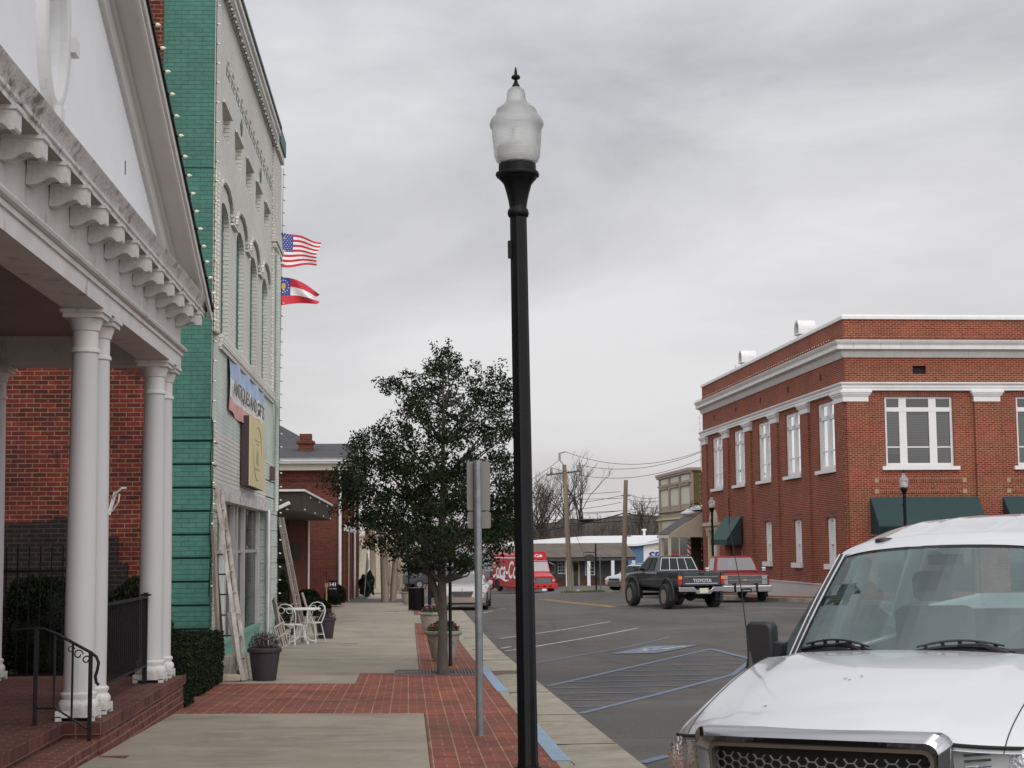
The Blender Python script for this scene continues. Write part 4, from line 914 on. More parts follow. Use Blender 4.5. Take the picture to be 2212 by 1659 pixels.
# main street tree
tp=hit(957,1457,SW)
T=thing('street_tree','dark evergreen street tree with grey trunk growing from the slotted iron grate','tree',tp)
CL=[(957,775,30,30),(940,800,38,34),(985,808,38,30),(850,828,34,22),(885,832,38,24),(920,850,42,34),(960,855,50,40),(1010,850,42,30),(1045,832,36,30),(1075,838,34,32),(1090,875,34,36),(1050,890,45,38),(1000,905,50,38),(945,905,50,38),(890,890,46,34),(862,925,42,34),(905,945,52,38),(960,965,55,40),(1030,950,50,36),(1085,930,36,34),(1102,935,24,20),(830,965,44,30),(800,950,34,24),(780,960,22,18),(820,1000,52,34),(885,1005,55,38),(950,1025,60,40),(1020,1010,55,40),(1080,1000,40,32),(1095,1040,30,32),(770,1010,40,26),(735,1035,38,24),(765,1055,46,28),(820,1060,56,36),(890,1075,60,40),(960,1090,60,42),(1030,1075,56,42),(1090,1085,40,40),(760,1085,36,22),(800,1120,50,32),(860,1135,56,38),(930,1150,60,38),(1000,1150,56,38),(1065,1140,46,40),(1096,1110,28,36),(830,1175,44,22),(890,1200,48,26),(960,1205,52,28),(1030,1200,48,26),(1075,1172,36,22),(1098,1145,20,26),(895,1225,30,12),(1010,1215,30,12)]
L_=[]; cents=[]
for u,v,a,b_ in CL:
    # how far the crown may bulge towards / away at this place
    dx=(u-955)/200; dep=1.35*math.sqrt(max(.08,1-dx*dx))*(.45 if v<840 else 1)
    m=max(1,int(a/15)); Y=tp.y
    for j in range(3):
        y=Y+random.uniform(-dep,dep); c=aty(u+random.uniform(-8,8),v+random.uniform(-5,5),y); k=y/3413
        n=int(a*b_*(.135 if v<1000 else .22)); cents.append(c-tp)
        # cluster of small sub-tufts
        for q in range(max(4,n//32)):
            cc=np.array(c-tp)+rg.normal(size=3)*np.array([a*k*.52,.3,b_*k*.5]); L_.append(ell(34,cc,(.135,.14,.10),rg,.2))
for (u0,v0),(u1,v1) in [((950,800),(936,740)),((965,800),(972,735)),((1030,830),(1028,785)),((1060,835),(1058,800)),((1085,840),(1084,806)),((1100,860),(1098,830)),((985,790),(990,770))]:
    for i in range(16):
        f=i/15; c=aty(u0+(u1-u0)*f+random.uniform(-4,4),v0+(v1-v0)*f,tp.y); L_.append(np.array([c-tp])+rg.normal(size=(4,3))*.03)
PTS=np.concatenate(L_)
leaves('crown',PTS,.067,HOLLY,T,seed=3,up=.3,asp=.40)
b=MB()
tr=[(957,1462),(956,1400),(957,1330),(955,1260),(952,1200),(955,1120),(957,1040),(957,960),(958,880),(957,800)]
pth=[aty(u,v,tp.y)-tp for u,v in tr]; pth[0]=Vector((0,0,-.05)); 
b.tube(pth,[.10,.076,.066,.062,.057,.048,.04,.032,.022,.012],12)
b.tube([pth[2]+Vector((-.02,0,.0)),aty(925,1220,tp.y+.1)-tp,aty(905,1140,tp.y+.3)-tp,aty(880,1050,tp.y+.4)-tp,aty(850,960,tp.y+.4)-tp],[.05,.045,.035,.022,.01],8)
rr=random.Random(5)
for c in [c for c in rr.sample(cents,130) if c.z>1.75][:95]:
    z=max(1.15,c.z-abs(c.x)*.75-rr.uniform(.0,.3)); 
    k=min(range(len(pth)),key=lambda i:abs(pth[i].z-z)); s=pth[k]; m=(s+c)/2+Vector((rr.uniform(-.1,.1),rr.uniform(-.1,.1),rr.uniform(-.12,.05)))
    b.tube([s,m,c],[.022,.013,.004],5)
b.build('trunk',BARK,T,smooth=60)
# second trunk behind
t2=thing('street_tree','second smaller evergreen whose thin trunk forks behind the main street tree','tree',(.93,47,SW(.66,47)))
b=MB(); b.tube([(0,0,-.05),(.0,0,1.2),(-.12,0,1.9),(-.35,.1,2.7),(-.45,.2,3.4)],[.08,.07,.06,.04,.02],8); b.tube([(-.05,0,1.5),(.2,0,2.2),(.35,.1,3.2)],[.05,.04,.02],8); b.build('trunk',BARK,t2,smooth=60)
leaves('crown',np.concatenate([ell(170,(rg.uniform(-1.1,1.0),rg.uniform(-.8,.8),rg.uniform(2.1,4.2)),(.42,.42,.33),rg,.2) for _ in range(22)]),.10,HOLLY,t2,seed=9)
# ------------------------------------------------------------------ hedges and shrubs
def blob(name,label,cat,loc,r,n,sz=.06,mat=HEDGE,group=None,box=False,seed=1,lump=.12,squ=1):
    t=thing(name,label,cat,loc,0,group); R=np.random.RandomState(seed)
    if box:
        P=R.uniform(-1,1,(n,3)); a=R.randint(0,3,n); a[a==2]=np.where(R.rand((a==2).sum())<.5,2,1); s=np.where(R.rand(n)<.5,-1,1)
        for i in range(n): P[i,a[i]]=s[i] if a[i]<2 else 1
        P=P*(1+R.normal(size=(n,1))*.03)
        P=np.sign(P)*np.abs(P)**1.0*np.array([1,1,1]); c=np.abs(P); e=np.sort(c,1)[:,1]; P*=(1-.06*(e>.9))[:,None]
        P=P*np.array(r)+np.array([0,0,r[2]]); P[:,2]=np.maximum(P[:,2],.0)
        b=MB(); b.box((-r[0]*.93,-r[1]*.93,0),(r[0]*.93,r[1]*.93,r[2]*1.92)); b.build('dark_core',CORE,t)  # solid dark core stands in for the shaded depth of the hedge
    else:
        d=R.normal(size=(n,3)); d/=np.linalg.norm(d,axis=1)[:,None]; d[:,2]=np.where(d[:,2]<-.55,-d[:,2],d[:,2])
        ph=R.uniform(0,6,6); w=1+lump*(np.sin(3*d[:,0]+ph[0])*np.sin(4*d[:,1]+ph[1])+.6*np.sin(7*d[:,0]+ph[2])*np.sin(6*d[:,2]+ph[3]))
        q=R.uniform(.86,1.03,n); P=d*np.array(r)*(w*q)[:,None]+np.array([0,0,r[2]*.95])
        b=MB(); b.lathe([(max(.001,.84*r[0]*math.cos(a)),r[2]*.95+.84*r[2]*math.sin(a)) for a in [(-PI/2+PI*i/10) for i in range(11)]],n=16)
        b.v=[(x,y*r[1]/r[0],z) for x,y,z in b.v]; b.build('dark_core',CORE,t,smooth=80)  # solid core again, its dark colour standing for shade inside the bush
    leaves('foliage',P,sz,mat,t,seed=seed,asp=.5); return t
G='clipped dark hedges and bushes'
blob('hedge','low clipped hedge against the end of the brick porch','hedge',(-2.85,18.75,SW(-2.8,18.7)-.02),(.30,.45,.31),9000,.045,box=True,group=G,seed=2)
blob('hedge','low clipped hedge under the green wall beside the ladders','hedge',(-3.05,21.6,SW(-3,21.6)-.02),(.42,1.45,.36),16000,.045,box=True,group=G,seed=3)
o=MB().box((-.62,-2.0,-.1),(.42,2.1,.10)).build('planter_edge',PORCHBR,bevel=.01); o.location=(-3.15,21.9,SW(-3,22)-.0); tag(o,'low brick edging around the hedge at the foot of the green wall','planter edge')
for x,y,r,lb,sd in [(-4.55,20.6,(.62,.6,.75),'big dark bush behind the nearest column pair, left of the railing',4),(-3.62,20.9,(.55,.55,.74),'big dark bush seen over the porch railing between the two column pairs',5),(-5.7,20.4,(.6,.6,.6),'dark bush behind the tall iron gate at the far left',6)]:
    blob('bush',lb,'bush',(x,y,SW(x,y)),r,9000,.06,group=G,seed=sd,lump=.15)
# dead potted shrubs
POT=pm('dark_planter_plastic',(.030,.024,.028),.55,var=.15,vs=4)
def pot(loc,label,s=1,seed=1,n=1500):
    t=thing('plant_pot',label,'plant pot',loc,0,'dark round pots with withered shrubs')
    MB().lathe([(.165*s,0),(.17*s,.01),(.215*s,.34*s),(.222*s,.40*s),(.245*s,.41*s),(.252*s,.435*s),(.248*s,.47*s),(.225*s,.475*s),(.21*s,.42*s),(.001,.41*s)],n=32).build('pot',POT,t,smooth=45)
    R=np.random.RandomState(seed); b=MB()
    for i in range(46):
        a=R.uniform(0,2*PI); q=R.uniform(.2,1); x,y=.19*q*math.cos(a),.19*q*math.sin(a); b.tube([(x*.4,y*.4,.42*s),(x,y,.45*s+R.uniform(.12,.26))],[.004,.002],4,cap=False)
    b.build('twigs',DKWD,t)
    d=ell(n,(0,0,.52*s),(.24*s,.24*s,.18*s),R,.3); d=d[d[:,2]>.45*s]; leaves('withered_leaves',d,.032,DEAD,t,seed=seed); return t
pot(tuple(hit(571,1470,SW)),'big dark round pot with a withered shrub, nearest, beside the pale ladder foot',1.0,4)
pot(tuple(hit(703,1379,SW)),'dark round pot with a withered shrub on the far side of the cafe table',1.02,5)
blob('climbing_shrub','narrow dark ivy shrub growing up the far corner of the white building','shrub',(-2.98,38.3,SW(-3,38)),(.16,.2,.78),2500,.06,group=G,seed=8)
# ------------------------------------------------------------------ urn planters
STONE=pm('cast_stone',(.30,.27,.225),.85,var=.2,vs=5,bump=.5,bs=30,dirt=(.12,.115,.085),ds=4,dth=.55)
def urn(loc,label,seed,s=1,flo=True):
    t=thing('urn_planter',label,'planter',loc,0,'cast stone urns of flowers along the kerb')
    b=MB().lathe([(.20*s,.05),(.21*s,.07),(.24*s,.20*s),(.27*s,.36*s),(.30*s,.46*s),(.335*s,.475*s),(.345*s,.50*s),(.335*s,.535*s),(.30*s,.54*s),(.28*s,.50*s),(.001,.49*s)],n=36)
    for k in range(4):
        a=PI/4+PI/2*k; b.lathe([(.045,0),(.05,.03),(.035,.06)],c=(.15*math.cos(a),.15*math.sin(a),0),n=8)
    for k in range(8):
        a=2*PI*k/8; c,s_=math.cos(a),math.sin(a); q=[]
        for i in range(9):
            f=i/8; aa=a+(f-.5)*PI/4; dz=.43*s-.09*math.sin(PI*f); rr_=(.29-.03*math.sin(PI*f))*s; q.append((rr_*math.cos(aa),rr_*math.sin(aa),dz))
        b.tube(q,.014,5,cap=False)
    b.build('urn',STONE,t,smooth=45)
    R=np.random.RandomState(seed); d=ell(900,(0,0,.55*s),(.30*s,.30*s,.13*s),R,.4); d=d[d[:,2]>.5*s]; leaves('leaves',d,.05,leafmat('pansy_leaf',(.06,.10,.035),.5,hue=(.1,.12,.03)),t,seed=seed,asp=.6)
    for nm,col,n in [('dark_flowers',(.05,.012,.05),150),('orange_flowers',(.65,.10,.02),26)]:
        d=ell(n,(0,0,.57*s),(.29*s,.29*s,.15*s),R,.85); d=d[d[:,2]>.58*s]; leaves(nm,d,.06,leafmat(nm,col,.3,hue=col),t,seed=seed+3,asp=.9)
    return t
urn((.62,28.7,SW(.62,28.7)),'stone urn planter with dark pansies directly behind the street tree trunk',1)
urn((.58,40.5,SW(.58,40.5)),'second stone urn planter with orange and dark flowers, farther along the kerb',2)
urn((-.02,63,SW(0,63)),'farthest stone urn planter, half hidden behind the black bin',3,s=.95)
t=thing('litter_bin','black slatted litter bin on the brick patch at the end of the walk','litter bin',(.27,56.2,SW(.27,56.2)))
MB().lathe([(.26,.03),(.265,.04),(.265,.76),(.27,.78)],n=24).build('liner',BLACK,t,smooth=40)
b=MB()
for k in range(30):
    a=2*PI*k/30; b.bar((.275*math.cos(a),.275*math.sin(a),.03),(.275*math.cos(a),.275*math.sin(a),.77),.03,.012,up=(math.cos(a),math.sin(a),0))
b.build('slats',BLACK,t); MB().lathe([(.24,.77),(.285,.77),(.29,.785),(.285,.80),(.24,.80)],n=30).build('rim',BLACK,t,smooth=40)
# ------------------------------------------------------------------ flags
FR=pm('flag_red',(.48,.02,.035),.7,var=.08); FW=pm('flag_white',(.70,.70,.69),.7,var=.03); FB=pm('flag_blue',(.035,.05,.22),.7,var=.08); FG=pm('flag_gold',(.45,.28,.05),.6)
fx=aty(598,1180,60.); FZ0=SW(-5,60)
t=thing('flag_pole','tall pole carrying both flags, hidden behind the far corner of the white building','flag pole',(fx.x,60,FZ0)); MB().lathe([(.07,0),(.06,6),(.04,13.6)],n=12).build('pole',ALU,t,smooth=40); MB().lathe([(.001,13.6),(.08,13.65),(.1,13.7),(.08,13.78),(.001,13.8)],n=12).build('ball',FG,t,smooth=60)
def star(b,P,u,v,r,mi,off):
    pts=[]
    for k in range(10):
        a=PI/2+PI*k/5; q=r if k%2==0 else r*.4; x,y,z=P(u+q*math.cos(a)/1.62,v+q*math.sin(a)/1.3); pts.append((x,y+off,z))
    c=P(u,v); pts.append((c[0],c[1]+off,c[2])); b.add(pts,[(i,(i+1)%10,10) for i in range(10)],mi)
def flag(label,Pf,kind):
    t=thing('flag',label,'flag',(0,0,0)); b=MB(); NX,NY=40,26 if kind=='us' else 24
    V=[];
    for i in range(NX+1):
        for j in range(NY+1): V.append(Pf(i/NX,j/NY))
    o=len(b.v); b.v+=V
    for i in range(NX):
        for j in range(NY):
            u,v=(i+.5)/NX,(j+.5)/NY
            if kind=='us':
                st=int((1-v)*13); m=0 if st%2==0 else 1
                if u<.4 and st<7:m=2
            else:
                m=0 if v>.67 else(1 if v>.34 else 0)
                if u<.36 and v>.34:m=2
            b.f.append((i*(NY+1)+j,(i+1)*(NY+1)+j,(i+1)*(NY+1)+j+1,i*(NY+1)+j+1)); b.m.append(m)
    b.build('cloth',[FR,FW,FB],t,smooth=70,fixn=False)
    for sgn in(-1,):
        s=MB()
        if kind=='us':
            for r in range(9):
                for c in range(6 if r%2==0 else 5):
                    star(s,Pf,(.033+ c*.066+(0 if r%2==0 else .033)),1-.03-r*.0585,.022,0,-.015)
            s.build('star',FW,t,fixn=False)
        else:
            for k in range(13):
                a=2*PI*k/13+.2; star(s,Pf,.18+.125*math.cos(a),.68+.22*math.sin(a),.035,0,-.015)
            s.build('star',FW,t,fixn=False)
            e=MB(); P0=[Pf(.18+.055*math.cos(2*PI*k/14),.68+.12*math.sin(2*PI*k/14)) for k in range(14)]; e.add([(p[0],p[1]-.015,p[2]) for p in P0],[tuple(range(14))]); e.build('emblem',FG,t,fixn=False)
    return t
def us(u,v):
    x=598+ (86+ (10 if v>.55 else -3)*u*ss(.4,1,v))*u
    top=500+22*u**1.2+ (4*math.sin(u*9)*u); bot=575+3*math.sin(u*6)
    y=bot+(top-bot)*v; p=aty(x,y,60-.25*math.sin(u*7+v*2)*u); return (p.x,p.y,p.z)
def ga(u,v):
    top=600+ 34*u**2.2-3*math.sin(3*u); bot=662-4*math.sin(PI*u)-5*u; x=597+87*u+(6*math.sin(v*9)*u**6)
    y=bot+(top-bot)*v; p=aty(x,y,60-.3*math.sin(u*8+v*4)*u); return (p.x,p.y,p.z)
flag('American flag with stars and stripes flying beyond the white building, the upper one',us,'us')
flag('red white and blue state flag with a ring of stars, flying below the American flag',ga,'ga')
# ================================================================== right brick building
RX,RY=16.05,57.0
RB=thing('brick_corner_building','two storey red brick corner building with white cornices and tall white windows','building',(RX,RY,0),math.radians(1.2))
BRK=brick('corner_red_brick',(.235,.040,.019),(.13,.021,.012),(.31,.205,.135),bw=.213,rh=.0705,msz=.009,var=.25,dark=(.08,.022,.018),dth=.68,blot=.12,ds=.5)
WALLW=pm('white_wall_base',(.50,.48,.46),.75,var=.06,dirt=(.36,.33,.30),ds=1,dth=.62)
TRIM=pm('white_trim',(.66,.65,.64),.5,var=.05,dirt=(.42,.40,.37),ds=2.5,dth=.66)
STAIN=pm('stained_white_trim',(.60,.585,.56),.55,var=.08,dirt=(.34,.27,.20),ds=4,dth=.6,streak=.2)
LW,LF=25.5,34.0
PW,PD=1.15,.10   # pilasters
wys=[(1.25,3.75),(6.15,8.65),(11.0,13.45),(15.9,18.3),(20.75,23.2)]
ww=[(a+.0,b_) for a,b_ in wys]
b=MB()
opsW=[(LW-b_,LW-a,4.50,7.10) for a,b_ in ww]+[(LW-b_,LW-a,.92,2.67) for a,b_ in [(1.72,2.85),(6.5,7.65),(11.4,12.55)]]+[(LW-23.9,LW-22.1,-.9,2.3),(LW-17.6,LW-17.0,-.2,1.7),(LW-15.9,LW-15.1,-.2,1.7)]
opsW+=[(LW-c-.16,LW-c+.16,7.98,8.24) for c in(3.17,8.04,12.88,17.74,22.57)]
wall(b,(0,LW,0),(0,-1,0),(-1,0,0),LW,9.95,opsW,.22,z0=.10)
opsF=[(1.47+5.0*k,4.05+5.0*k,4.50,7.08) for k in range(6)]+[(2.58+5*k,3.09+5*k,7.92,8.22) for k in range(6)]+[(1.0+5*k,4.7+5*k,-.1,2.3) for k in range(6)]
wall(b,(0,0,0),(1,0,0),(0,-1,0),LF,9.95,opsF,.22,z0=-.6)
# pilasters
for y0 in(-.0,4.82,9.7,14.55,19.25,24.3):
    w=PW if y0<24 else 1.2
    b.box((-PD,y0 if y0>0 else 0,.10),(-.001,y0+w,6.93))
for x0 in(0,4.85,9.85,14.85,19.85,24.85,29.85): b.box((x0,-PD,-.6),(x0+(.95 if x0>0 else .8),-.001,6.93))
b.box((.0,LW-.01,-.6),(LF,LW,9.95)); b.box((LF-.01,0,-.6),(LF,LW,9.95))
b.build('wall',BRK,RB)
b=MB(); b.box((-.13,-.0,-1.2),(-.002,LW-.002,.10)); b.box((-.16,0,.10),(-.002,LW-.002,.15)); b.build('wall_base',WALLW,RB)
MB().box((.01,.01,9.6),(LF-.1,LW-.1,9.7)).build('roof',DGREY,RB)
def band(b,prof,mi=0):
    """profile (outset,z) swept round the west and front faces"""
    R=[[( -o,LW+.0,z) for o,z in prof],[(-o,-o,z) for o,z in prof],[(LF,-o,z) for o,z in prof]]; b.rings(R,mi)
b=MB(); band(b,[(-.05,9.95),(.07,9.95),(.07,10.06),(.02,10.12),(-.05,10.12)]); b.build('parapet_coping',TRIM,RB)
b=MB(); band(b,[(-.05,8.52),(.05,8.52),(.10,8.60),(.16,8.74),(.30,8.79),(.36,8.80),(.36,8.93),(.33,8.94),(.36,8.99),(.42,9.05),(.44,9.12),(.20,9.16),(-.05,9.20)]); b.build('cornice',STAIN,RB,smooth=30)
b=MB(); band(b,[(-.05,7.29),(.14,7.29),(.14,7.38),(.17,7.39),(.17,7.47),(.20,7.49),(.24,7.54),(.24,7.58),(-.05,7.62)]); b.build('frieze_band',TRIM,RB,smooth=30)
b=MB(); band(b,[(-.05,9.25),(.03,9.25),(.03,9.36),(-.05,9.36)]); b.build('brick_course',BRK,RB)
capm=None
def cap(b,x0,x1,y0,y1,dirn):
    # stepped capital
    for g,z0,z1 in [(.03,6.88,7.08),(.06,7.08,7.13),(.10,7.13,7.20),(.14,7.20,7.288)]:
        if dirn=='w': b.box((-PD-g,y0-g,z0),(-.001,y1+g,z1))
        else: b.box((x0-g,-PD-g,z0),(x1+g,-.0015,z1))
for y0 in(4.82,9.7,14.55,19.25,24.3):
    b=MB(); cap(b,0,0,y0,y0+(PW if y0<24 else 1.15),'w'); b.build('capital',TRIM,RB)
b=MB()
for g,z0,z1 in [(.03,6.88,7.08),(.06,7.08,7.13),(.10,7.13,7.20),(.14,7.20,7.288)]: b.box((-PD-g,-PD-g,z0),(.8+g,1.15+g,z1))
b.build('capital',TRIM,RB)
for x0 in(4.85,9.85,14.85,19.85,24.85,29.85): b=MB(); cap(b,x0,x0+.95,0,0,'f'); b.build('capital',TRIM,RB)
for k in range(6):
    b=MB(); b.box((2.50+5*k,.15,7.9),(3.17+5*k,.2,8.24)); b.build('vent',pm('vent_dark',(.015,.012,.012),.9) if k==0 else bpy.data.materials['vent_dark'],RB)
for c in(3.17,8.04,12.88,17.74,22.57): MB().box((.15,c-.2,7.95),(.2,c+.2,8.27)).build('vent',bpy.data.materials['vent_dark'],RB)
# front windows
BLIND=pm('window_blind',(.20,.19,.185),.8,var=.05)
def blind(o,w,h,z,ax,par):
    b=MB(); n=int(h/.06)
    for i in range(n): 
        zz=z+i*.06
        b.box((o,.16,zz),(o+w,.165,zz+.045)) if ax=='x' else b.box((.16,o,zz),(.165,o+w,zz+.045))
    b.build('blind',BLIND,par)
WG=glassm('upper_glass',(.50,.52,.54),.03)
INT=pm('dark_room',(.05,.045,.04),.9)
for k in range(6):
    X=5.0*k; wf=MB()
    wf.box((1.47+X,.10,7.0),(4.05+X,.21,7.08)); wf.box((1.47+X,.10,4.5),(4.05+X,.21,4.62)); wf.box((1.47+X,.08,6.52),(4.05+X,.2,6.68))
    for a,c in((1.47,1.56),(2.03,2.31),(3.16,3.44),(3.96,4.05)): wf.box((a+X,.09,4.5),(c+X,.205,7.08))
    for a,c in((1.56,2.03),(2.31,3.16),(3.44,3.96)): wf.box((a+X,.12,5.19),(c+X,.19,5.235))
    w_=wf.build('window',TRIM,RB); MB().box((1.30+X,-.12,4.36),(4.22+X,.1,4.495)).build('sill',TRIM,w_)
    MB().quad((1.5+X,.14,4.6),(4.0+X,.14,4.6),(4.0+X,.14,7.02),(1.5+X,.14,7.02)).build('pane',WG,w_)
    b=MB(); b.box((1.4+X,.9,4.4),(4.1+X,.92,7.2)); b.build('room',INT,w_)
    for a,c in((1.58,2.02),(2.33,3.15),(3.46,3.95)): blind(a+X,c-a,(1.9 if k else (1.85 if a>2 else 1.6)),4.63 if (a>2 or k) else 4.95,'x',w_)
    # soldier course and brick panel
    b=MB(); b.box((1.35+X,-.006,7.09),(4.17+X,-.0012,7.285)); b.build('soldier_course',brick('soldier_brick',(.22,.042,.02),(.12,.022,.014),(.28,.19,.13),bw=.0705,rh=.213,off=0,msz=.008) if k==0 else bpy.data.materials['soldier_brick'],RB)
    sb=bpy.data.materials['soldier_brick']
    b=MB(); b.box((1.16+X,-.02,3.90),(4.32+X,-.0013,4.06)); b.box((1.16+X,-.02,3.50),(4.32+X,-.0013,3.66)); b.build('brick_panel',sb,RB)
    b=MB()
    for a in(1.0,4.325):
        for z in(3.50,3.90): b.box((a+X,-.025,z),(a+.15+X,-.0014,z+.16))
    b.build('panel_block',pm('tan_stone',(.33,.23,.13),.8) if k==0 else bpy.data.materials['tan_stone'],RB)
# west windows
for i,(a,c) in enumerate(ww):
    wf=MB(); wf.box((.08,a,4.50),(.2,c,4.64)); wf.box((.08,a,6.98),(.2,c,7.10)); wf.box((.07,a,6.42),(.19,c,6.58))
    for p,q in((a,a+.30),(a+(c-a)/2-.14,a+(c-a)/2+.14),(c-.30,c)): wf.box((.07,p,4.5),(.195,q,7.1))
    wf.box((.1,a+.3,5.2),(.18,c-.3,5.25)); w_=wf.build('window',TRIM,RB); MB().box((-.13,a-.15,4.36),(.08,c+.15,4.495)).build('sill',TRIM,w_)
    MB().quad((.13,a,4.6),(.13,c,4.6),(.13,c,7.0),(.13,a,7.0)).build('pane',WG,w_)
    b=MB(); b.box((.30,a,4.5),(.31,c,7.1)); b.build('curtain',pm('pale_curtain',(.40,.40,.39),.9,var=.25,vs=9) if i==0 else bpy.data.materials['pale_curtain'],w_)
for i,(a,c) in enumerate([(1.72,2.85),(6.5,7.65),(11.4,12.55)]):
    wf=MB()
    for p,q in((a,a+.42),(c-.3,c)): wf.box((.06,p,.92),(.2,q,2.67))
    wf.box((.06,a,2.6),(.2,c,2.67)); wf.box((.07,a+.4,1.66),(.18,c-.28,1.72)); w_=wf.build('window',TRIM,RB); MB().box((-.14,a-.12,.72),(.09,c+.12,.918)).build('sill',TRIM,w_)
    MB().quad((.15,a,.92),(.15,c,.92),(.15,c,2.65),(.15,a,2.65)).build('pane',WG,w_); MB().box((.32,a,.92),(.33,c,2.65)).build('curtain',bpy.data.materials['pale_curtain'],w_)
    MB().box((-.012,a-.35,2.671),(-.0012,c+.35,2.95)).build('lintel_patch',bpy.data.materials['soldier_brick'],RB)
# doorway with beige surround, ground openings
BEIGE=pm('beige_surround',(.46,.38,.28),.7,var=.08)
b=MB(); b.box((-.14,21.9,-1.0),(-.003,22.3,2.4)); b.box((-.14,23.7,-1.0),(-.003,24.1,2.4)); b.box((-.20,21.7,2.40),(-.003,24.35,2.62)); b.box((-.34,21.6,2.62),(-.003,24.45,2.80)); 
b.prism([(22.2,2.80)]+[(23.0-.75*math.cos(PI*k/10),2.85+.62*math.sin(PI*k/10)) for k in range(11)]+[(23.8,2.80)],-.13,-.003,'x'); b.box((-.22,21.95,2.1),(-.14,22.15,2.4)); b.box((-.22,23.85,2.1),(-.14,24.05,2.4)); b.build('door_surround',BEIGE,RB)
b=MB(); b.box((.05,22.1,1.65),(.1,23.9,2.3)); b.build('transom_panel',BEIGE,RB)
d=MB().box((.04,22.15,-.9),(.12,23.85,1.64)).build('door',TRIM,RB); MB().box((.03,22.5,.2),(.039,23.1,1.3)).build('pane',WG,d); MB().box((.02,23.2,.2),(.038,23.35,.34)).build('handle',BLACK,d)
b=MB(); b.box((.1,17.0,-.2),(.12,17.6,1.7)); b.box((.1,15.1,-.2),(.12,15.9,1.7)); b.build('side_light',TRIM,RB)
for x in range(6):
    MB().box((.05+.95+5*x,.18,-.2),(4.75+5*x,.2,2.3)).build('shop_window',WG,RB); MB().box((.9+5*x,1.2,-.4),(4.8+5*x,1.25,2.3)).build('room',INT,RB)
GRN=pm('green_awning_canvas',(.005,.030,.031),.65,var=.12,vs=2,dirt=(.005,.03,.033),ds=1.2,dth=.55)
GRN2=pm('dark_green_canvas',(.005,.028,.022),.7,var=.15)
for k in range(6):
    X=5*k; b=MB()
    x0,x1=.80+X,4.84+X; P=[(0,3.36),(-.95,2.28),(-.95,2.02),(0,2.02)]
    b.quad((x0,-.003-PD,3.36),(x1,-.003-PD,3.36),(x1+.0,-1.05,2.30),(x0-.0,-1.05,2.30)); b.quad((x0,-1.05,2.30),(x1,-1.05,2.30),(x1,-1.05,2.03),(x0,-1.05,2.03))
    b.add([(x0,-.003-PD,3.36),(x0,-1.05,2.30),(x0,-1.05,2.03),(x0,-.003-PD,2.03)],[(0,1,2,3)]); b.add([(x1,-.003-PD,3.36),(x1,-1.05,2.30),(x1,-1.05,2.03),(x1,-.003-PD,2.03)],[(3,2,1,0)])
    a=b.build('awning',GRN,RB,fixn=False); m_=a.modifiers.new('s','SOLIDIFY'); m_.thickness=.015
    MB().box((x0-.01,-1.065,2.03),(x1+.01,-1.045,2.27)).build('valance',GRN2,a)
    e_=MB(); e_.box((x0,-PD-.02,1.95),(x1,-PD-.001,2.02)); e_.build('awning_rail',BEIGE,a)
b=MB(); y0,y1=16.3,22.6
b.prism([(-.003-PD,2.98),(-.80,1.90),(-.80,1.66),(-.003-PD,1.66)],16.7,20.3,'y'); a=b.build('awning',GRN2,RB)
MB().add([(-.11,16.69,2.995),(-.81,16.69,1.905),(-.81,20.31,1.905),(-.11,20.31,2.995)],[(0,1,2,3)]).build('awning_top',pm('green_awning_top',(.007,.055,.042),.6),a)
MB().tube([(-.3,18.3,2.6),(-.32,18.3,3.9)],.02,6).build('mast',BLACK,RB)
# chimneys above the parapet: barrel caps open towards the street
for yc in(7.0,17.2):
    w=.36; x0,x1=.14,.86; b=MB(); b.box((x0+.08,yc-.25,9.7),(x1-.08,yc+.25,10.30)); b.box((x0,yc-w,10.30),(x1,yc+w,10.36))
    pr=[(yc-w*math.cos(PI*k/12),10.55+.36*math.sin(PI*k/12)) for k in range(13)]; pr=[(yc-w,10.361)]+pr+[(yc+w,10.361)]
    inn=[(yc-(w-.08)*math.cos(PI*k/12),10.53+.28*math.sin(PI*k/12)) for k in range(13)]; inn=[(yc-w+.08,10.361)]+inn+[(yc+w-.08,10.361)]
    for i in range(len(pr)-1):
        b.quad((x0,*pr[i]),(x0,*pr[i+1]),(x1,*pr[i+1]),(x1,*pr[i])); b.quad((x0,*inn[i]),(x0,*inn[i+1]),(x1,*inn[i+1]),(x1,*inn[i]))
        b.quad((x0,*pr[i]),(x0,*pr[i+1]),(x0,*inn[i+1]),(x0,*inn[i])); b.quad((x1,*pr[i]),(x1,*pr[i+1]),(x1,*inn[i+1]),(x1,*inn[i]))
    c_=b.build('chimney',TRIM,RB,smooth=30); b=MB(); b.box((x0+.1,yc-.04,10.365),(x0+.16,yc+.04,10.8)); b.prism([(yc-w+.085,10.365),(yc+w-.085,10.365),(yc+w-.085,10.55),(yc,10.79),(yc-w+.085,10.55)],x0+.35,x0+.37,'x'); b.build('flue',bpy.data.materials['vent_dark'],c_)
MB().lathe([(.06,9.9),(.06,10.35),(.10,10.36),(.10,10.5),(.001,10.52)],c=(.5,19.5,0),n=12).build('vent_pipe',TRIM,RB,smooth=40)
def RL(x,y,z): v=Matrix.Rotation(math.radians(1.2),3,'Z')@Vector((x,y,z)); return v+Vector((RX,RY,0))
strings('string of tiny bulbs down the near corner of the red brick building',[RL(-PD-.04,-PD-.04,6.85),RL(-PD-.04,-PD-.04,1.6)],.30,(-1,-.7,0),sc=.5,jit=.3)
strings('string of tiny bulbs down the far corner of the red brick building',[RL(-PD-.06,25.42,8.5),RL(-PD-.05,25.42,.8)],.30,(-1,-.3,0),sc=.9,jit=.3)
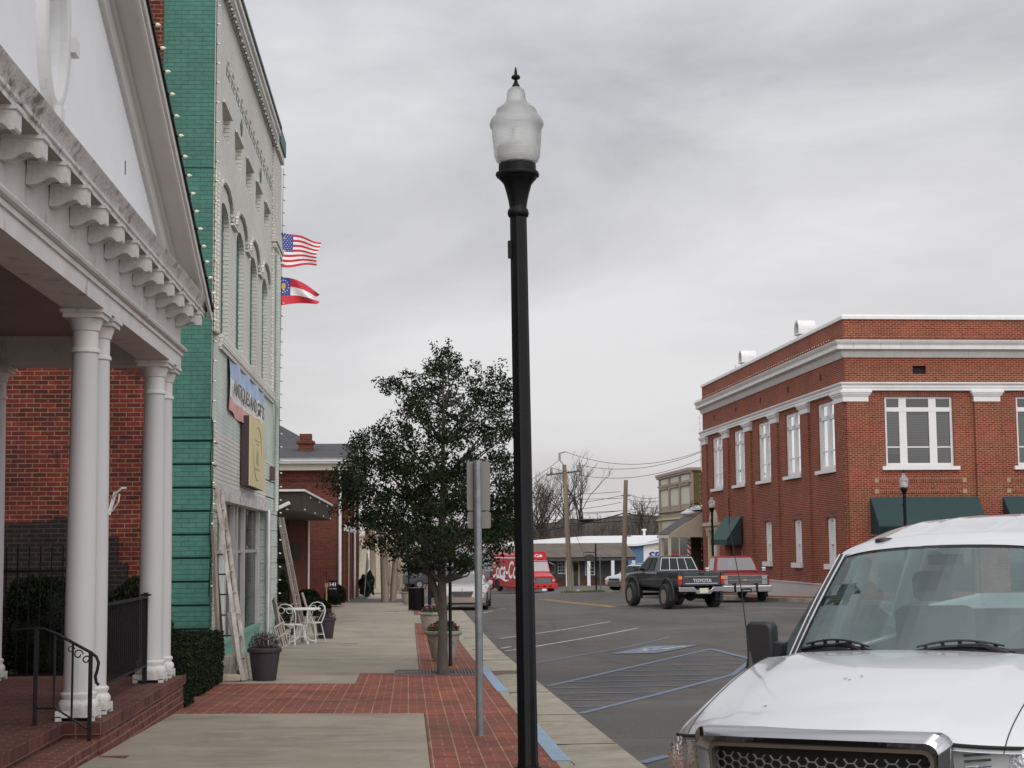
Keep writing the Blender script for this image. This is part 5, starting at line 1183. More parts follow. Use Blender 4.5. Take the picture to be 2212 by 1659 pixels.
strings('row of tiny bulbs along the top of the brick building cornice',[RL(-.42,25.3,9.17),RL(-.42,.2,9.17)],.33,(-.6,-.5,.6),sc=.8,jit=.3)
b=MB(); b.tube([(0,0,0),(-.25,0,.25),(-.55,0,.2),(-.7,0,-.05)],.025,6)
p=RL(-.15,25.3,3.6); t=thing('wall_lamp','white shaded lamp on a curled bracket at the far corner of the brick building','lamp',p)
b.build('bracket',BLACK,t); MB().tube([(-.42+.18*math.cos(a),0,.2+.18*math.sin(a)) for a in [2*PI*k/16 for k in range(17)]],.015,5).build('scroll',BLACK,t)
MB().lathe([(.05,-.05),(.12,-.12),(.36,-.22),(.38,-.30),(.22,-.45),(.001,-.48)],c=(-.75,0,0),n=20).build('lamp_shade',WHITE,t,smooth=40)
# ================================================================== beige shop and barber shop beyond
BY0=87.6
BS=thing('beige_shop','narrow two storey beige shop with panelled front and brown brick side','building',(15.9,BY0,0),math.radians(1.2))
TAUPE=pm('taupe_paint',(.36,.285,.23),.75,var=.08); CREAM=pm('cream_panel',(.60,.56,.45),.75,var=.06); OLIVE=pm('olive_cream_paint',(.36,.31,.18),.75,var=.08)
BRB=brick('olive_brown_brick',(.17,.12,.04),(.12,.085,.032),(.16,.13,.06),var=.2,dark=(.30,.24,.13),dth=.66)
b=MB(); b.box((.0,.0,-1.6),(14,10.3,4.6)); b.prism([(.02,4.601),(.02,5.92),(.42,5.94),(.46,5.75),(.56,5.55),(.8,5.42),(14,5.36),(14,4.601)],.0,.35,'y'); b.build('side_wall',BRB,BS)
b=MB(); b.box((-.12,-.0,-1.6),(-.001,10.3,5.80)); b.build('front_wall',TAUPE,BS)
b=MB(); b.box((-.32,-.1,5.82),(.4,10.4,5.98)); b.box((-.25,-.06,5.70),(-.12,10.36,5.82)); b.box((-.2,-.02,3.42),(-.12,10.32,3.52)); b.box((-.24,-.02,3.62),(-.12,10.32,3.72)); b.box((-.2,-.02,5.18),(-.12,10.32,5.28)); b.build('cornice',TAUPE,BS)
b=MB(); b.box((-.3,-.03,3.16),(-.12,10.33,3.24)); b.build('sill_band',CREAM,BS)
b=MB(); b.box((-.18,.0,3.24),(-.12,10.3,3.42)); b.box((-.16,0,-1.6),(-.12,1.2,3.16)); b.box((-.17,9.2,-1.6),(-.12,10.3,3.16)); b.build('lower_band',OLIVE,BS)
for i in range(3):
    y=.6+3.25*i
    MB().box((-.135,y,3.98),(-.121,y+2.3,5.0)).build('blind_panel',CREAM,BS); MB().box((-.135,y,5.33),(-.121,y+2.3,5.64)).build('blind_panel',CREAM,BS)
    b=MB(); b.box((-.26,y-.1,5.02),(-.121,y+2.4,5.08)); b.box((-.22,y-.05,5.10),(-.121,y+2.35,5.14)); b.box((-.2,y+2.5,3.8),(-.121,y+2.8,5.69)); b.build('panel_trim',TAUPE,BS)
MB().box((-.14,1.4,2.35),(-.12,9.2,3.10)).build('transom_panel',CREAM,BS)
MB().box((-.14,1.4,-.6),(-.122,9.2,2.2)).build('shop_window',pm('very_dark_glass',(.02,.018,.015),.15),BS)
for y in(3.6,6.6): MB().box((-.16,y,-.9),(-.12,y+.22,2.2)).build('mullion',CREAM,BS)
BB_=thing('barber_shop','low brown shop front under a lean-to awning between the brick and beige buildings','building',(15.75,82.7,0),math.radians(1.2))
BRW=pm('dark_brown_boards',(.07,.045,.03),.8,var=.25)
b=MB(); b.box((.5,1.2,-1.4),(8,4.7,3.55)); b.build('wall',BRB,BB_); MB().box((.46,2.2,-.3),(.499,4.2,1.5)).build('shop_window',WG,BB_); MB().box((-.05,4.4,-1.4),(.5,4.6,2.2)).build('front_wall',BRW,BB_)
b=MB(); b.box((-.1,1.4,3.56),(8,4.68,3.68)); b.prism([(-.1,3.68),(.3,3.84),(1.0,3.76),(2,3.86),(3,3.7)],1.45,4.6,'y'); b.build('roof',TRIM,BB_)
b=MB(); 
for k in range(17):
    y=1.6+k*.2; b.add([(.1,y,3.52),(-1.85,y,2.22),(-1.85,y+.1,2.26),(.1,y+.1,3.56)],[(0,1,2,3)]); b.add([(.1,y+.1,3.56),(-1.85,y+.1,2.26),(-1.85,y+.2,2.22),(.1,y+.2,3.52)],[(0,1,2,3)])
a=b.build('awning_roof',pm('corrugated_roof',(.085,.08,.078),.7,var=.3,vs=6),BB_,fixn=False); m_=a.modifiers.new('s','SOLIDIFY'); m_.thickness=.02
MB().prism([(.12,3.50),(-1.82,2.20),(-1.82,2.08),(.12,2.08)],1.54,1.58,'y').build('awning_side',BEIGE,BB_)
b=MB(); b.box((-1.86,1.56,2.04),(-1.78,5.0,2.20)); b.build('fascia',CREAM,BB_)
for y in(1.6,3.75): MB().box((-1.84,y,-.9),(-1.70,y+.14,2.04)).build('post',CREAM,BB_)
t=thing('barber_pole','red and white striped barber pole under the lean-to awning','barber pole',(15.1,84.9,.9)); 
b=MB(); 
for k in range(10):
    for j in range(12):
        a0,a1=2*PI*j/12,2*PI*(j+1)/12; z0,z1=.09*k,.09*(k+1); m=((j/12*3+k*.9)%3)<1.5
        sh=.0; b.add([(.11*math.cos(a0),.11*math.sin(a0),z0),(.11*math.cos(a1),.11*math.sin(a1),z0),(.11*math.cos(a1),.11*math.sin(a1),z1),(.11*math.cos(a0),.11*math.sin(a0),z1)],[(0,1,2,3)],1 if ((j+2*k)%6)<3 else 0)
b.build('striped_cylinder',[FW,FR],t); MB().lathe([(.001,.9),(.13,.92),(.13,.98),(.06,1.06),(.001,1.08)],n=14).build('cap',ALU,t,smooth=40)
# ================================================================== city hall
CH=thing('city_hall','red brick hall with grey hipped roof, white gutter and brick chimney, beyond the white building','building',(0,0,0))
CHB=brick('hall_red_brick',(.125,.034,.021),(.085,.022,.015),(.13,.08,.055),bw=.21,rh=.0705,msz=.006,var=.2,blot=.15)
STU=pm('red_brown_render',(.11,.034,.022),.85,var=.12,vs=2)
HX=-2.75
b=MB(); b.box((-14,62.5,-1.3),(HX,63.0,4.70)); b.box((HX-.4,63.001,-1.3),(HX,84,4.70)); b.box((-14,83.9,-1.3),(HX-.41,84,4.7)); 
for y in(65.5,69,72.5,76,79.5,83.2): b.box((HX+.001,y,-1.3),(HX+.14,y+.7,4.7))
b.build('wall',CHB,CH)
b=MB(); 
for k in range(80): b.box((-7.9+k*.13,62.44,4.28),(-7.84+k*.13,62.499,4.36))
b.box((-14,62.45,4.36),(HX,62.499,4.42)); b.build('brick_corbels',CHB,CH)
b=MB(); b.box((-14,62.0,4.70),(HX+.35,84.5,4.95)); b.build('soffit_board',pm('cream_soffit',(.42,.38,.30),.7,var=.1),CH)
b=MB(); b.box((-14,61.75,4.951),(HX+.50,84.7,5.03)); b.box((-14,61.66,5.031),(HX+.6,84.8,5.15)); b.build('gutter',WHITE,CH)
SHG=pm('grey_shingles',(.055,.056,.062),.9,var=.25,vs=3,bump=.5,bs=20)
b=MB(); rx=HX+.62; b.prism([(61.6,5.13),(66.5,6.02),(71.5,5.13)],-14,rx,'x')
b.add([(-3.9,66.5,5.98),(-14,66.5,5.98),(-14,75,9.2),(-9.2,75,9.2),(-3.9,84,5.9)],[(0,1,2,3),(0,3,4)]); b.prism([(71,5.13),(75,5.9),(85,5.13)],-14,rx-.7,'x')
b.build('roof',SHG,CH); 
b=MB(); b.box((-4.42,63.9,5.3),(-3.85,64.5,6.0)); b.box((-4.5,63.82,5.86),(-3.78,64.58,5.96)); b.box((-4.38,63.95,6.0),(-3.9,64.45,6.26)); b.build('chimney',CHB,CH)
w_=MB(); 
arc=[(-4.38+.50*math.cos(PI*k/12),3.42+.26*math.sin(PI*k/12)) for k in range(13)]; arc2=[(-4.38+.40*math.cos(PI*k/12),3.40+.18*math.sin(PI*k/12)) for k in range(13)]
for k in range(12): w_.add([(arc[k][0],62.44,arc[k][1]),(arc[k+1][0],62.44,arc[k+1][1]),(arc2[k+1][0],62.44,arc2[k+1][1]),(arc2[k][0],62.44,arc2[k][1])],[(0,1,2,3)])
w_.box((-4.88,62.44,1.7),(-4.78,62.495,3.42)); w_.box((-3.98,62.44,1.7),(-3.88,62.495,3.42)); wo=w_.build('window',WHITE,CH); MB().box((-4.78,62.46,1.7),(-3.98,62.49,3.42)).build('pane',GLASSD,wo)
b=MB()
for k in range(9): 
    a=PI*(.12+.76*k/8); b.box((-4.38+.68*math.cos(a)-.04,62.47,3.45+.42*math.sin(a)-.1),(-4.38+.68*math.cos(a)+.04,62.499,3.45+.42*math.sin(a)+.12))
b.build('arch_bricks',bpy.data.materials['soldier_brick'],CH)
for y,m in((62.4,WHITE),(70.6,WHITE),(79.2,WHITE)): MB().tube([(HX+.07,y,-1.2),(HX+.07,y,2.6),(HX+.07,y,4.7)],.06,8).build('downspout',m,CH,smooth=60)
for y in(64.2,67.4,71.2,74.5): MB().box((HX+.15,y,2.35),(HX+.3,y+.3,2.6)).build('floodlight',WHITE,CH)
b=MB(); b.box((-2.95-8,60.0,-1.2),(-3.78,60.3,3.3)); b.build('entrance_wall',STU,CH); MB().box((-5.05,59.94,-1),(-4.55,59.999,2.75)).build('pilaster',DKWD,CH); MB().box((-4.35,59.93,1.3),(-4.05,59.999,1.9)).build('wall_plaque',DKWD,CH); MB().tube([(-3.74,59.96,-.9),(-3.74,59.96,2.7)],.035,6).build('downspout',WHITE,CH)
BRM=pm('brown_metal_canopy',(.032,.023,.018),.6,var=.2)
b=MB(); b.box((-9,43.8,2.70),(-2.9,59.9,3.24)); 
for k in range(36): b.box((-2.9,43.85+k*.45,2.70),(-2.885,43.9+k*.45,3.24))
for k in range(20): b.box((-9+k*.32,43.78,2.7),(-8.95+k*.32,43.799,3.24))
cn=b.build('canopy',BRM,CH); b=MB(); b.box((-9,43.7,3.241),(-2.84,59.9,3.30)); b.build('canopy_edge',pm('flaking_edge',(.62,.62,.62),.7,dirt=(.2,.18,.16),ds=6,dth=.6),cn)
MB().box((-4.9,59.6,1.15),(-4.4,59.9,1.3)).build('wall_lamp',BLACK,CH)
for i in range(7): MB().lathe([(.001,-.03),(.03,0),(.001,.03)],n=8).build('bulb',BULBG,cn).location=(-2.87,44.2+i*2.4,2.75+.4*(i%2))
t=thing('security_camera','white security camera fixed to the near corner of the brown canopy','camera',(-3.4,43.72,2.86))
o=MB().box((-.17,-.07,-.05),(.17,.07,.05)).build('camera_body',WHITE,t,bevel=.02); o.rotation_euler=(0,math.radians(-26),0); MB().tube([(.05,.05,-.1),(.12,.1,-.12),(.12,.12,-.02)],.02,6).build('bracket',WHITE,t)
t=thing('step_rail','dark red painted stair rail by the hall entrance','railing',(-4.4,57,.0))
b=MB(); b.bar((-.4,0,.42),(.55,0,-.02),.06,.10); b.bar((-.4,0,.25),(.55,0,-.2),.04,.05)
for x,z in((-.3,.35),(.1,.18),(.5,0)): b.box((x-.02,-.02,z-.9),(x+.02,.02,z))
b.build('rail',pm('dark_red_paint',(.06,.012,.012),.6),t)
b=MB().box((-.35,-.1,-.5),(.25,.1,.35)); b.build('low_wall',CHB).location=(0,0,0)
lw=bpy.data.objects['low_wall']; lw.location=(-2.85,62.3,-.75); lw.parent=CH
t=thing('address_sign','small black yard sign with the white number 141 over CITY HALL, among the bushes','sign',(-2.72,57.5,.0))
MB().box((-.15,-.02,-.02),(.16,.02,.52)).build('sign_panel',BLACK,t); text('141',.19,FW,t,loc=(.0,-.025,.37),rot=(PI/2,0,0),bold=.004); text('CITY HALL',.06,FW,t,loc=(.0,-.025,.22),rot=(PI/2,0,0))
b=MB(); b.box((-.25,-.03,-.7),(-.20,.03,.35)); b.box((-.28,-.05,.28),(-.16,.05,.42)); b.build('post',pm('tan_post',(.35,.18,.11),.7),t); MB().box((-.24,-.02,.4),(-.22,.0,.85)).build('finial',BLACK,t)
blob('bush','large rounded clipped bush in front, nearest the cafe pot','bush',(-3.15,52,SW(-3,52)-.1),(.64,.8,.35),7000,.07,group=G,seed=21,lump=.03)
blob('bush','rounded clipped bush directly below the 141 sign post on its left','bush',(-3.65,58,SW(-3,58)+.15),(.42,.6,.28),4000,.07,group=G,seed=22,lump=.04)
blob('bush','tall rounded bush to the right of the 141 sign against the hall wall','bush',(-2.75,60.2,SW(-3,60)+.0),(.40,.6,.42),4500,.07,group=G,seed=23,lump=.04)
blob('bush','loose shrub growing by the pavement beyond the corner of the hall','bush',(-2.1,79,fy(79)-.05),(.35,.6,.62),2500,.11,group=G,seed=24,lump=.25)
t=thing('mailbox_post','curved pale handrail end beside the front bush','railing',(-3.55,50.5,-.5)); MB().tube([(-.15,0,.3),(-.13,0,.42),(0,0,.48),(.12,0,.42),(.14,0,.34)],.03,6).build('rail_end',pm('tan_rail',(.4,.3,.2),.7),t); MB().bar((-.1,0,.2),(.5,0,-.12),.05,.04).build('rail',OLDWD,t)
# ================================================================== far cream building, low shingled office, blue metal hall
FCX=thing('vine_covered_building','long cream rendered building with bare vines far down the street','building',(0,0,0))
VC=pm('cream_render',(.40,.35,.26),.85,var=.15,vs=.3,dirt=(.28,.23,.16),ds=.3,dth=.5)
pL=aty(776,1180,190); pM=aty(1135,1180,190)
b=MB(); b.box((pL.x,190,-4.2),(pM.x,200,2.3)); b.box((pL.x,189.8,2.3),(pL.x+4.6,200,2.9)); b.box((pL.x-.2,189.6,2.9),(pL.x+4.8,200,3.1)); b.box((pL.x-9,191,-4.2),(pL.x-.01,200,.4)); b.build('wall',VC,FCX)
b=MB(); b.prism([(pL.x-9.5,.4),(pL.x-6,2.3),(pL.x-.01,2.3),(pL.x-.01,.4)],189.5,200.5,'y'); b.build('roof',SHG,FCX)
b=MB(); b.box((pL.x+.2,189.78,1.9),(pL.x+4.4,189.99,2.1)); b.box((pL.x+1.0,189.9,-4),(pL.x+1.2,189.99,1.5)); 
for k in range(16): b.box((pL.x+.3+k*.26,189.75,2.1),(pL.x+.42+k*.26,189.99,2.28))
b.build('cornice_detail',CREAM,FCX)
w_=MB().box((pL.x-2.4,190.9,-3.5),(pL.x-1.1,190.99,-.8)).build('window',CREAM,FCX); MB().prism([(pL.x-2.2,-3.4),(pL.x-2.2,-1.3),(pL.x-1.9,-.9),(pL.x-1.6,-.9),(pL.x-1.3,-1.3),(pL.x-1.3,-3.4)],190.85,190.89,'y').build('pane',GLASSD,w_)
q=aty(998,1180,190); w_=MB().box((q.x-1.6,189.9,-3.3),(q.x+1.6,189.99,.2)).build('window',TAUPE,FCX)
b=MB(); 
for k in range(4):
    b.box((q.x-1.35+k*.75,189.84,-3.1),(q.x-.85+k*.75,189.89,-1.2)); b.box((q.x-1.35+k*.75,189.84,-.9),(q.x-.85+k*.75,189.89,0))
b.build('pane',GLASSD,w_)
rr=random.Random(8); b=MB()
for k in range(150):
    x=rr.uniform(pL.x+3,pM.x); z=-4; P=[(x,189.85,z)]
    for i in range(7): x+=rr.uniform(-.35,.35); z+=rr.uniform(.4,1.0); P.append((x,189.85,min(z,2.6)))
    b.tube(P,[.07,.06,.06,.05,.04,.03,.02,.02],3,cap=False)
b.build('vines',pm('bare_vine',(.20,.15,.10),.9),FCX)
LO=thing('shingled_office','low grey office with a hipped shingle roof, white porch posts and small paned windows','building',(0,0,0))
yO=140; E=lambda u,v,y=yO:aty(u,v,y)
eL,eR,rL,rR=E(1084,1205),E(1376,1205),E(1150,1174,144),E(1351,1173,144)
gO=E(1226,1269).z
b=MB(); V=[(eL.x,yO,eL.z),(eR.x,yO,eL.z),(eR.x,yO+9,eL.z),(eL.x,yO+9,eL.z),(rL.x,yO+4,rL.z),(rR.x,yO+4,rL.z)]
b.add(V,[(0,1,5,4),(1,2,5),(2,3,4,5),(3,0,4),(3,2,1,0)]); b.build('roof',pm('brown_shingles',(.105,.085,.068),.95,var=.3,vs=1.5,bump=.6,bs=14),LO)
b=MB(); b.box((eL.x+.1,yO+.15,eL.z-.32),(eR.x-.1,yO+.35,eL.z-.02)); b.build('porch_beam',pm('charcoal_paint',(.05,.05,.055),.7),LO)
DW=pm('dark_slate_siding',(.075,.075,.08),.8,var=.12); b=MB(); b.box((eL.x+.5,yO+2.2,gO-.6),(eR.x-.5,yO+8.5,eL.z-.02)); b.build('wall',DW,LO)
MB().box((eL.x+.5,yO+2.15,gO-.6),(eR.x-.5,yO+2.199,gO+.85)).build('brick_dado',pm('dull_dado_brick',(.10,.05,.035),.9,var=.3,vs=4),LO)
for u in(1226,1272,1324,1369): 
    q=E(u,1200); MB().box((q.x-.14,yO+.15,gO-.3),(q.x+.14,yO+.42,eL.z-.321)).build('porch_post',WHITE,LO)
for u0,u1,v0,v1 in [(1205,1221,1209,1240),(1264,1285,1211,1243)]:
    a,c=E(u0,v1,yO+2.1),E(u1,v0,yO+2.1); w_=MB(); w_.box((a.x,yO+2.1,a.z),(c.x,yO+2.149,c.z)); wo=w_.build('window',TRIM,LO); b=MB(); W_,H_=c.x-a.x,c.z-a.z
    for i in range(3):
        for j in range(4): b.box((a.x+W_*(.1+i*.28),yO+2.06,a.z+H_*(.08+j*.22)),(a.x+W_*(.32+i*.28),yO+2.09,a.z+H_*(.25+j*.22)))
    b.build('pane',GLASSD,wo)
a,c=E(1233,1262,yO+2.1),E(1252,1211,yO+2.1); wo=MB().box((a.x,yO+2.1,gO-.1),(c.x,yO+2.148,c.z)).build('door',BEIGE,LO); MB().box((a.x+.25,yO+2.05,gO),(c.x-.15,yO+2.09,c.z-.15)).build('pane',GLASSD,wo)
BH=thing('blue_metal_hall','blue ribbed metal hall with a low white roof behind the shingled office','building',(0,0,0))
yB=150; a=aty(1351,1182,yB); c=aty(1372,1176,yB); d_=aty(1500,1158,yB)
BLU=pm('blue_siding',(.085,.17,.30),.6,var=.1,vs=1)
b=MB(); b.box((a.x-8,yB,-3),(c.x,yB+12,c.z)); b.prism([(c.x+.001,-3),(c.x+.001,c.z),(c.x+6,c.z+.9),(c.x+6,-3)],yB+.0,yB+12,'y')
for k in range(60): 
    x=a.x-6+k*.3
    if x<c.x+5.9: b.box((x,yB-.04,-3),(x+.05,yB-.001,c.z-.05 if x<c.x else c.z+(x-c.x)*.15-.05))
b.build('wall',BLU,BH)
WR=pm('white_metal_roof',(.66,.66,.66),.4,var=.06,vs=.4)
q1=aty(1150,1175,yB-.5); b=MB(); r0=aty(1265,1158,162); r1=aty(1425,1155,162)
b.add([(q1.x-6,yB-.6,c.z+.05),(c.x+.1,yB-.6,c.z+.05),(c.x+6.5,yB-.6,c.z+.98),(r1.x+8,162,r1.z),(r0.x,162,r0.z)],[(0,1,4),(1,2,3,4)]); 
b.add([(q1.x-6,yB-.6,c.z-.15),(c.x+.1,yB-.6,c.z-.15),(c.x+.1,yB-.6,c.z+.05),(q1.x-6,yB-.6,c.z+.05)],[(0,1,2,3)]); b.add([(c.x+.1,yB-.6,c.z-.15),(c.x+6.5,yB-.6,c.z+.78),(c.x+6.5,yB-.6,c.z+.98),(c.x+.1,yB-.6,c.z+.05)],[(0,1,2,3)])
b.build('roof',WR,BH,fixn=False); MB().lathe([(.12,0),(.12,.45),(.25,.46),(.25,.6),(.001,.62)],c=(aty(1392,1180,156).x,156,c.z+.9),n=12).build('vent_pipe',WR,BH)
s0=aty(1390,1200,yB-.05); MB().box((s0.x,yB-.09,s0.z-1.6),(s0.x+3,yB-.05,s0.z+1.25)).build('sign_panel',TRIM,BH)
text('SBS',.95,pm('sign_blue_ink',(.02,.04,.25),.6),BH,loc=(s0.x+1.25,yB-.10,s0.z-.05),rot=(PI/2,0,0),shear=.25,bold=.04,sx=1.25); text('only',.35,FR,BH,loc=(s0.x+1.35,yB-.10,s0.z+.62),rot=(PI/2,0,0))
# ================================================================== poles
PW_=pm('utility_pole_wood',(.20,.155,.115),.9,var=.25,vs=3,dirt=(.30,.26,.21),ds=1.5,dth=.52,streak=.1)
def upole(name,label,ub,vb,ut,vt,y,r,m=PW_,zb=None):
    a=aty(ub,vb,y);c=aty(ut,vt,y); t=thing(name,label,'utility pole',a,0,'wooden utility poles'); MB().tube([(0,0,-.3),(c-a)*.5,c-a],[r,r*.9,r*.75],12).build('pole',m,t,smooth=60); return t,a,c
P1,p1a,p1c=upole('utility_pole','tall utility pole with a steel crossarm, right of the near lamp post',1232,1279,1219,1004,97,.17)
b=MB(); cc=p1c-p1a; za=aty(1219,1022,97)-p1a; b.bar(za+Vector((-1.1,0,-.12)),za+Vector((.95,0,.12)),.10,.10); b.build('crossarm',DGREY,P1)
b=MB(); b.box(tuple(cc+Vector((-.35,-.05,.25))),tuple(cc+Vector((-.22,.05,.75)))); b.bar(cc+Vector((-.28,0,.7)),cc+Vector((.1,0,.8)),.08); b.bar(cc+Vector((-.3,0,.3)),cc+Vector((0,0,-.05)),.06); b.build('pole_top_bracket',GALV,P1)
for v_ in((-.8,0,-.05),(.88,0,.12)): MB().lathe([(.07,0),(.09,.1),(.07,.35),(.02,.4)],c=tuple(za+Vector(v_)),n=8).build('insulator',GALV,P1)
P2,p2a,p2c=upole('utility_pole','bare utility pole rising behind the dark pickup, left of the beige shop',1346,1285,1352,1037,90,.155)
b=MB(); k2=p2c-p2a
for dz in(.9,1.9,3.2): b.bar(k2+Vector((-.25,0,-dz)),k2+Vector((.25,0,-dz)),.08,.05)
b.build('bracket',BLACK,P2)
P3,p3a,p3c=upole('utility_pole','dark leaning utility pole beyond the hall, left of the parked truck',832.5,1297,826,1150,69,.17,zb=0)
MB().tube([(.0,0,0),(-.16,-.1,3.3)],.07,6).build('guy_stub',OLDWD,P3)
P4,p4a,p4c=upole('utility_pole','shorter leaning utility pole in front of the parked grey truck box',848.5,1292,858,1160,71,.15)
P5,p5a,p5c=upole('utility_pole','grey utility pole in front of the far cream building',806,1262,804,1130,105,.2)
MB().box((-.55,-.1,2.5),(-.15,-.05,3.6)).build('brown_sign',pm('rust_sign',(.12,.05,.03),.8),P5)
t=thing('sign_post','leaning street sign seen edge-on beyond the corner of the hall','sign',aty(787,1287,74)); MB().tube([(0,0,0),(.14,0,1.95)],.03,8).build('post',GALV,t); MB().prism([(.11,1.05),(.19,1.25),(.2,1.6),(.14,1.9),(.09,1.6)],-.02,.35,'y').build('sign_panel',SB,t)
t=thing('guy_guard','yellow plastic guy wire guard standing before the cream building','pole guard',aty(801,1261,150)); MB().tube([(0,0,0),(.25,0,1.0)],.17,10).build('tube',pm('guard_yellow',(.45,.36,.14),.6),t,smooth=60)
t=thing('sign_post','slim black post with a small carved hanging sign on the far verge','sign',aty(1288,1276,96)); MB().tube([(0,0,0),(0,0,2.85)],.045,8).build('post',BLACK,t); MB().bar((0,0,2.3),(-.72,0,2.32),.04).build('arm',BLACK,t); MB().prism([(-.68,1.78),(-.08,1.78),(-.08,2.08),(-.2,2.16),(-.38,2.2),(-.56,2.16),(-.68,2.08)],-.03,.03,'y').build('sign_panel',pm('carved_sign',(.06,.05,.04),.7),t)
t=thing('sign_post','thin grey bare post standing on the verge left of the white car','post',aty(1297.5,1274,95)); MB().tube([(0,0,0),(-.02,0,2.1)],.035,6).build('post',GALV,t)
# wires
def wire(lb,a,c,sagz,r=.014,name='overhead_wire'):
    a=Vector(a);c=Vector(c); P=[(a+(c-a)*f)-a+Vector((0,0,-4*sagz*f*(1-f))) for f in [i/16 for i in range(17)]]
    o=MB().tube(P,r,5).build(name,BLACK); o.location=a; tag(o,lb,'wire','overhead wires between the utility poles')
top=cc+p1a; 
wire('top wire sagging from the tall pole to the right behind the brick building',top+Vector((.1,0,.8)),aty(1560,955,88),1.0)
wire('second wire from the tall pole crossarm rising right to the brick building',za+p1a+Vector((.9,0,.5)),aty(1590,940,88),.9)
wire('third wire from the crossarm sagging right to the brick building',za+p1a+Vector((-.8,0,.35)),aty(1570,965,88),1.15)
wire('wire from the pole head running down left behind the near lamp post',top+Vector((-.3,0,.3)),aty(1080,1070,110),.2)
wire('wire from the crossarm tip running down left to the evergreen tree',za+p1a+Vector((-1.05,0,0)),aty(1080,1085,112),.2)
ws=[(1040,1052,1340,1062,.3),(1040,1078,1345,1070,.5),(1040,1090,1342,1085,.5),(1040,1102,1345,1103,.3),(1040,1118,1345,1118,.15),(1040,1125,1345,1126,.15),(1040,1110,1345,1103,.1),(1040,1060,1345,1076,.25),(1350,1064,1425,1074,.2),(1352,1078,1425,1082,.1),(1350,1104,1425,1098,-.1),(1350,1120,1425,1116,.1),(1350,1126,1425,1124,.1),(1350,1103,1425,1108,.1)]
for i,(a,b_,c,d,sg) in enumerate(ws):
    nm=['top','second','third','fourth','fifth','sixth','seventh','eighth'][i if i<8 else i-8]
    wire(('%s of the wires strung left from the bare pole behind the tall pole' if i<8 else '%s of the wires strung right from the bare pole to the beige shop')%nm,aty(a,b_,112) if i<8 else aty(a,b_,90),aty(c,d,91) if i<8 else aty(c,d,98),sg,.022 if i in(4,5) else .014)
wire('thick low black cable sweeping from the left up to the bare pole',aty(1080,1150,112),aty(1350,1108,90),.3,.035); wire('thick black cable from the bare pole dropping right to the beige shop',aty(1350,1108,90),aty(1430,1114,98),.1,.03)
wire('wire sagging between the beige shop front and the brick building',aty(1418,1108,92),aty(1500,1090,88),.25,.02)
wire('pale slanting guy wire in front of the shingled office',aty(1238,1140,97),aty(1290,1270,95),0,.012,'guy_wire')
o=MB().box((-.45,-.1,-.08),(.45,.1,.08)).build('cable_splice_box',BLACK,bevel=.03); o.location=aty(1267,1125,96); tag(o,'small black splice case hanging on the overhead cable','splice case')
# ================================================================== far hill, woods and bare trees
HL=pm('wooded_hill',(.034,.026,.02),.95,var=.35,vs=.08,dirt=(.018,.021,.012),ds=.03,dth=.5,bump=1,bs=.8)
b=MB()
def hz(x):
    return 6.5+5.5*math.exp(-((x-52)/40)**2)+1.8*math.sin(x*.045)+1.1*math.sin(x*.13+1)+.6*math.sin(x*.4)
b.grid(lambda u,v:((-160+460*u),270+130*v,-6+(hz(-160+460*u)*.56+6)*math.sin(PI/2*min(1,v*1.5))**.8+ noise.noise(Vector((u*90,v*30,0)))*.6),180,14); struct('wooded_hill',b,HL,smooth=80)
TW=pm('bare_twigs',(.055,.04,.031),.95,var=.3); TW2=pm('pale_bare_branches',(.14,.115,.09),.95,var=.25)
rr=random.Random(3); b=MB()
for k in range(5200):
    x=rr.uniform(-130,210); v=rr.random(); y=262+rr.uniform(0,60); zb=-6+(hz(x)*.53+6)*math.sin(PI/2*min(1,(y-262)/86))*rr.uniform(.8,1.0); h=rr.uniform(2,4.2)
    P=[(x,y,zb),(x+rr.uniform(-.4,.4),y,zb+h*.5),(x+rr.uniform(-.8,.8),y,zb+h)]
    for (p,q),w in zip(zip(P,P[1:]),(.08,.045)):
        b.add([(p[0]-w,p[1],p[2]),(p[0]+w,p[1],p[2]),(q[0]+w*.5,q[1],q[2]),(q[0]-w*.5,q[1],q[2])],[(0,1,2,3)])
    for j in range(7):
        f=rr.uniform(.35,.95); s=(x,y,zb+h*f); l=h*(1.05-f)*rr.uniform(.4,.8)+.4; sd=rr.choice((-1,1)); e=(x+sd*l*.55,y,s[2]+l*.9); b.add([(s[0],y,s[2]),(s[0],y,s[2]+.12),e],[(0,1,2)])
o=b.build('far_woods',TW,fixn=False); tag(o,'mass of bare winter woods covering the far hill','woods',kind='stuff')
def baretree(label,base,h,spread,seed,m=TW2,lv=6,r0=.22,lean=0,cat='tree'):
    R=random.Random(seed); t=thing('bare_tree',label,cat,base,0,'bare winter trees beyond the roofs'); b=MB(); c=MB()
    def grow(p,d,l,r,k):
        n=3 if k>2 else 2; P=[p]; 
        for i in range(n):
            d=(d+Vector((R.uniform(-.18,.18),R.uniform(-.18,.18),R.uniform(-.02,.12)))).normalized(); P.append(P[-1]+d*l/n)
        (b if k==lv else c).tube(P,[r*(1-.35*i/n) for i in range(n+1)],6 if k>3 else 3,cap=False)
        if k==0:return
        for j in range(R.choice((2,3,3)) if k<lv else 4):
            a=R.uniform(0,2*PI); s=R.uniform(.35,.85)*spread; nd_=(d+Vector((math.cos(a)*s,math.sin(a)*s*.6,R.uniform(-.05,.35)))).normalized(); grow(P[-1] if j<2 or k<2 else P[-2],nd_,l*R.uniform(.62,.85),r*.6,k-1)
    grow(Vector((0,0,-.5)),Vector((lean,0,1)).normalized(),h*.30,r0,lv); b.build('trunk',m,t,smooth=60,fixn=False); c.build('crown',m,t,fixn=False); return t
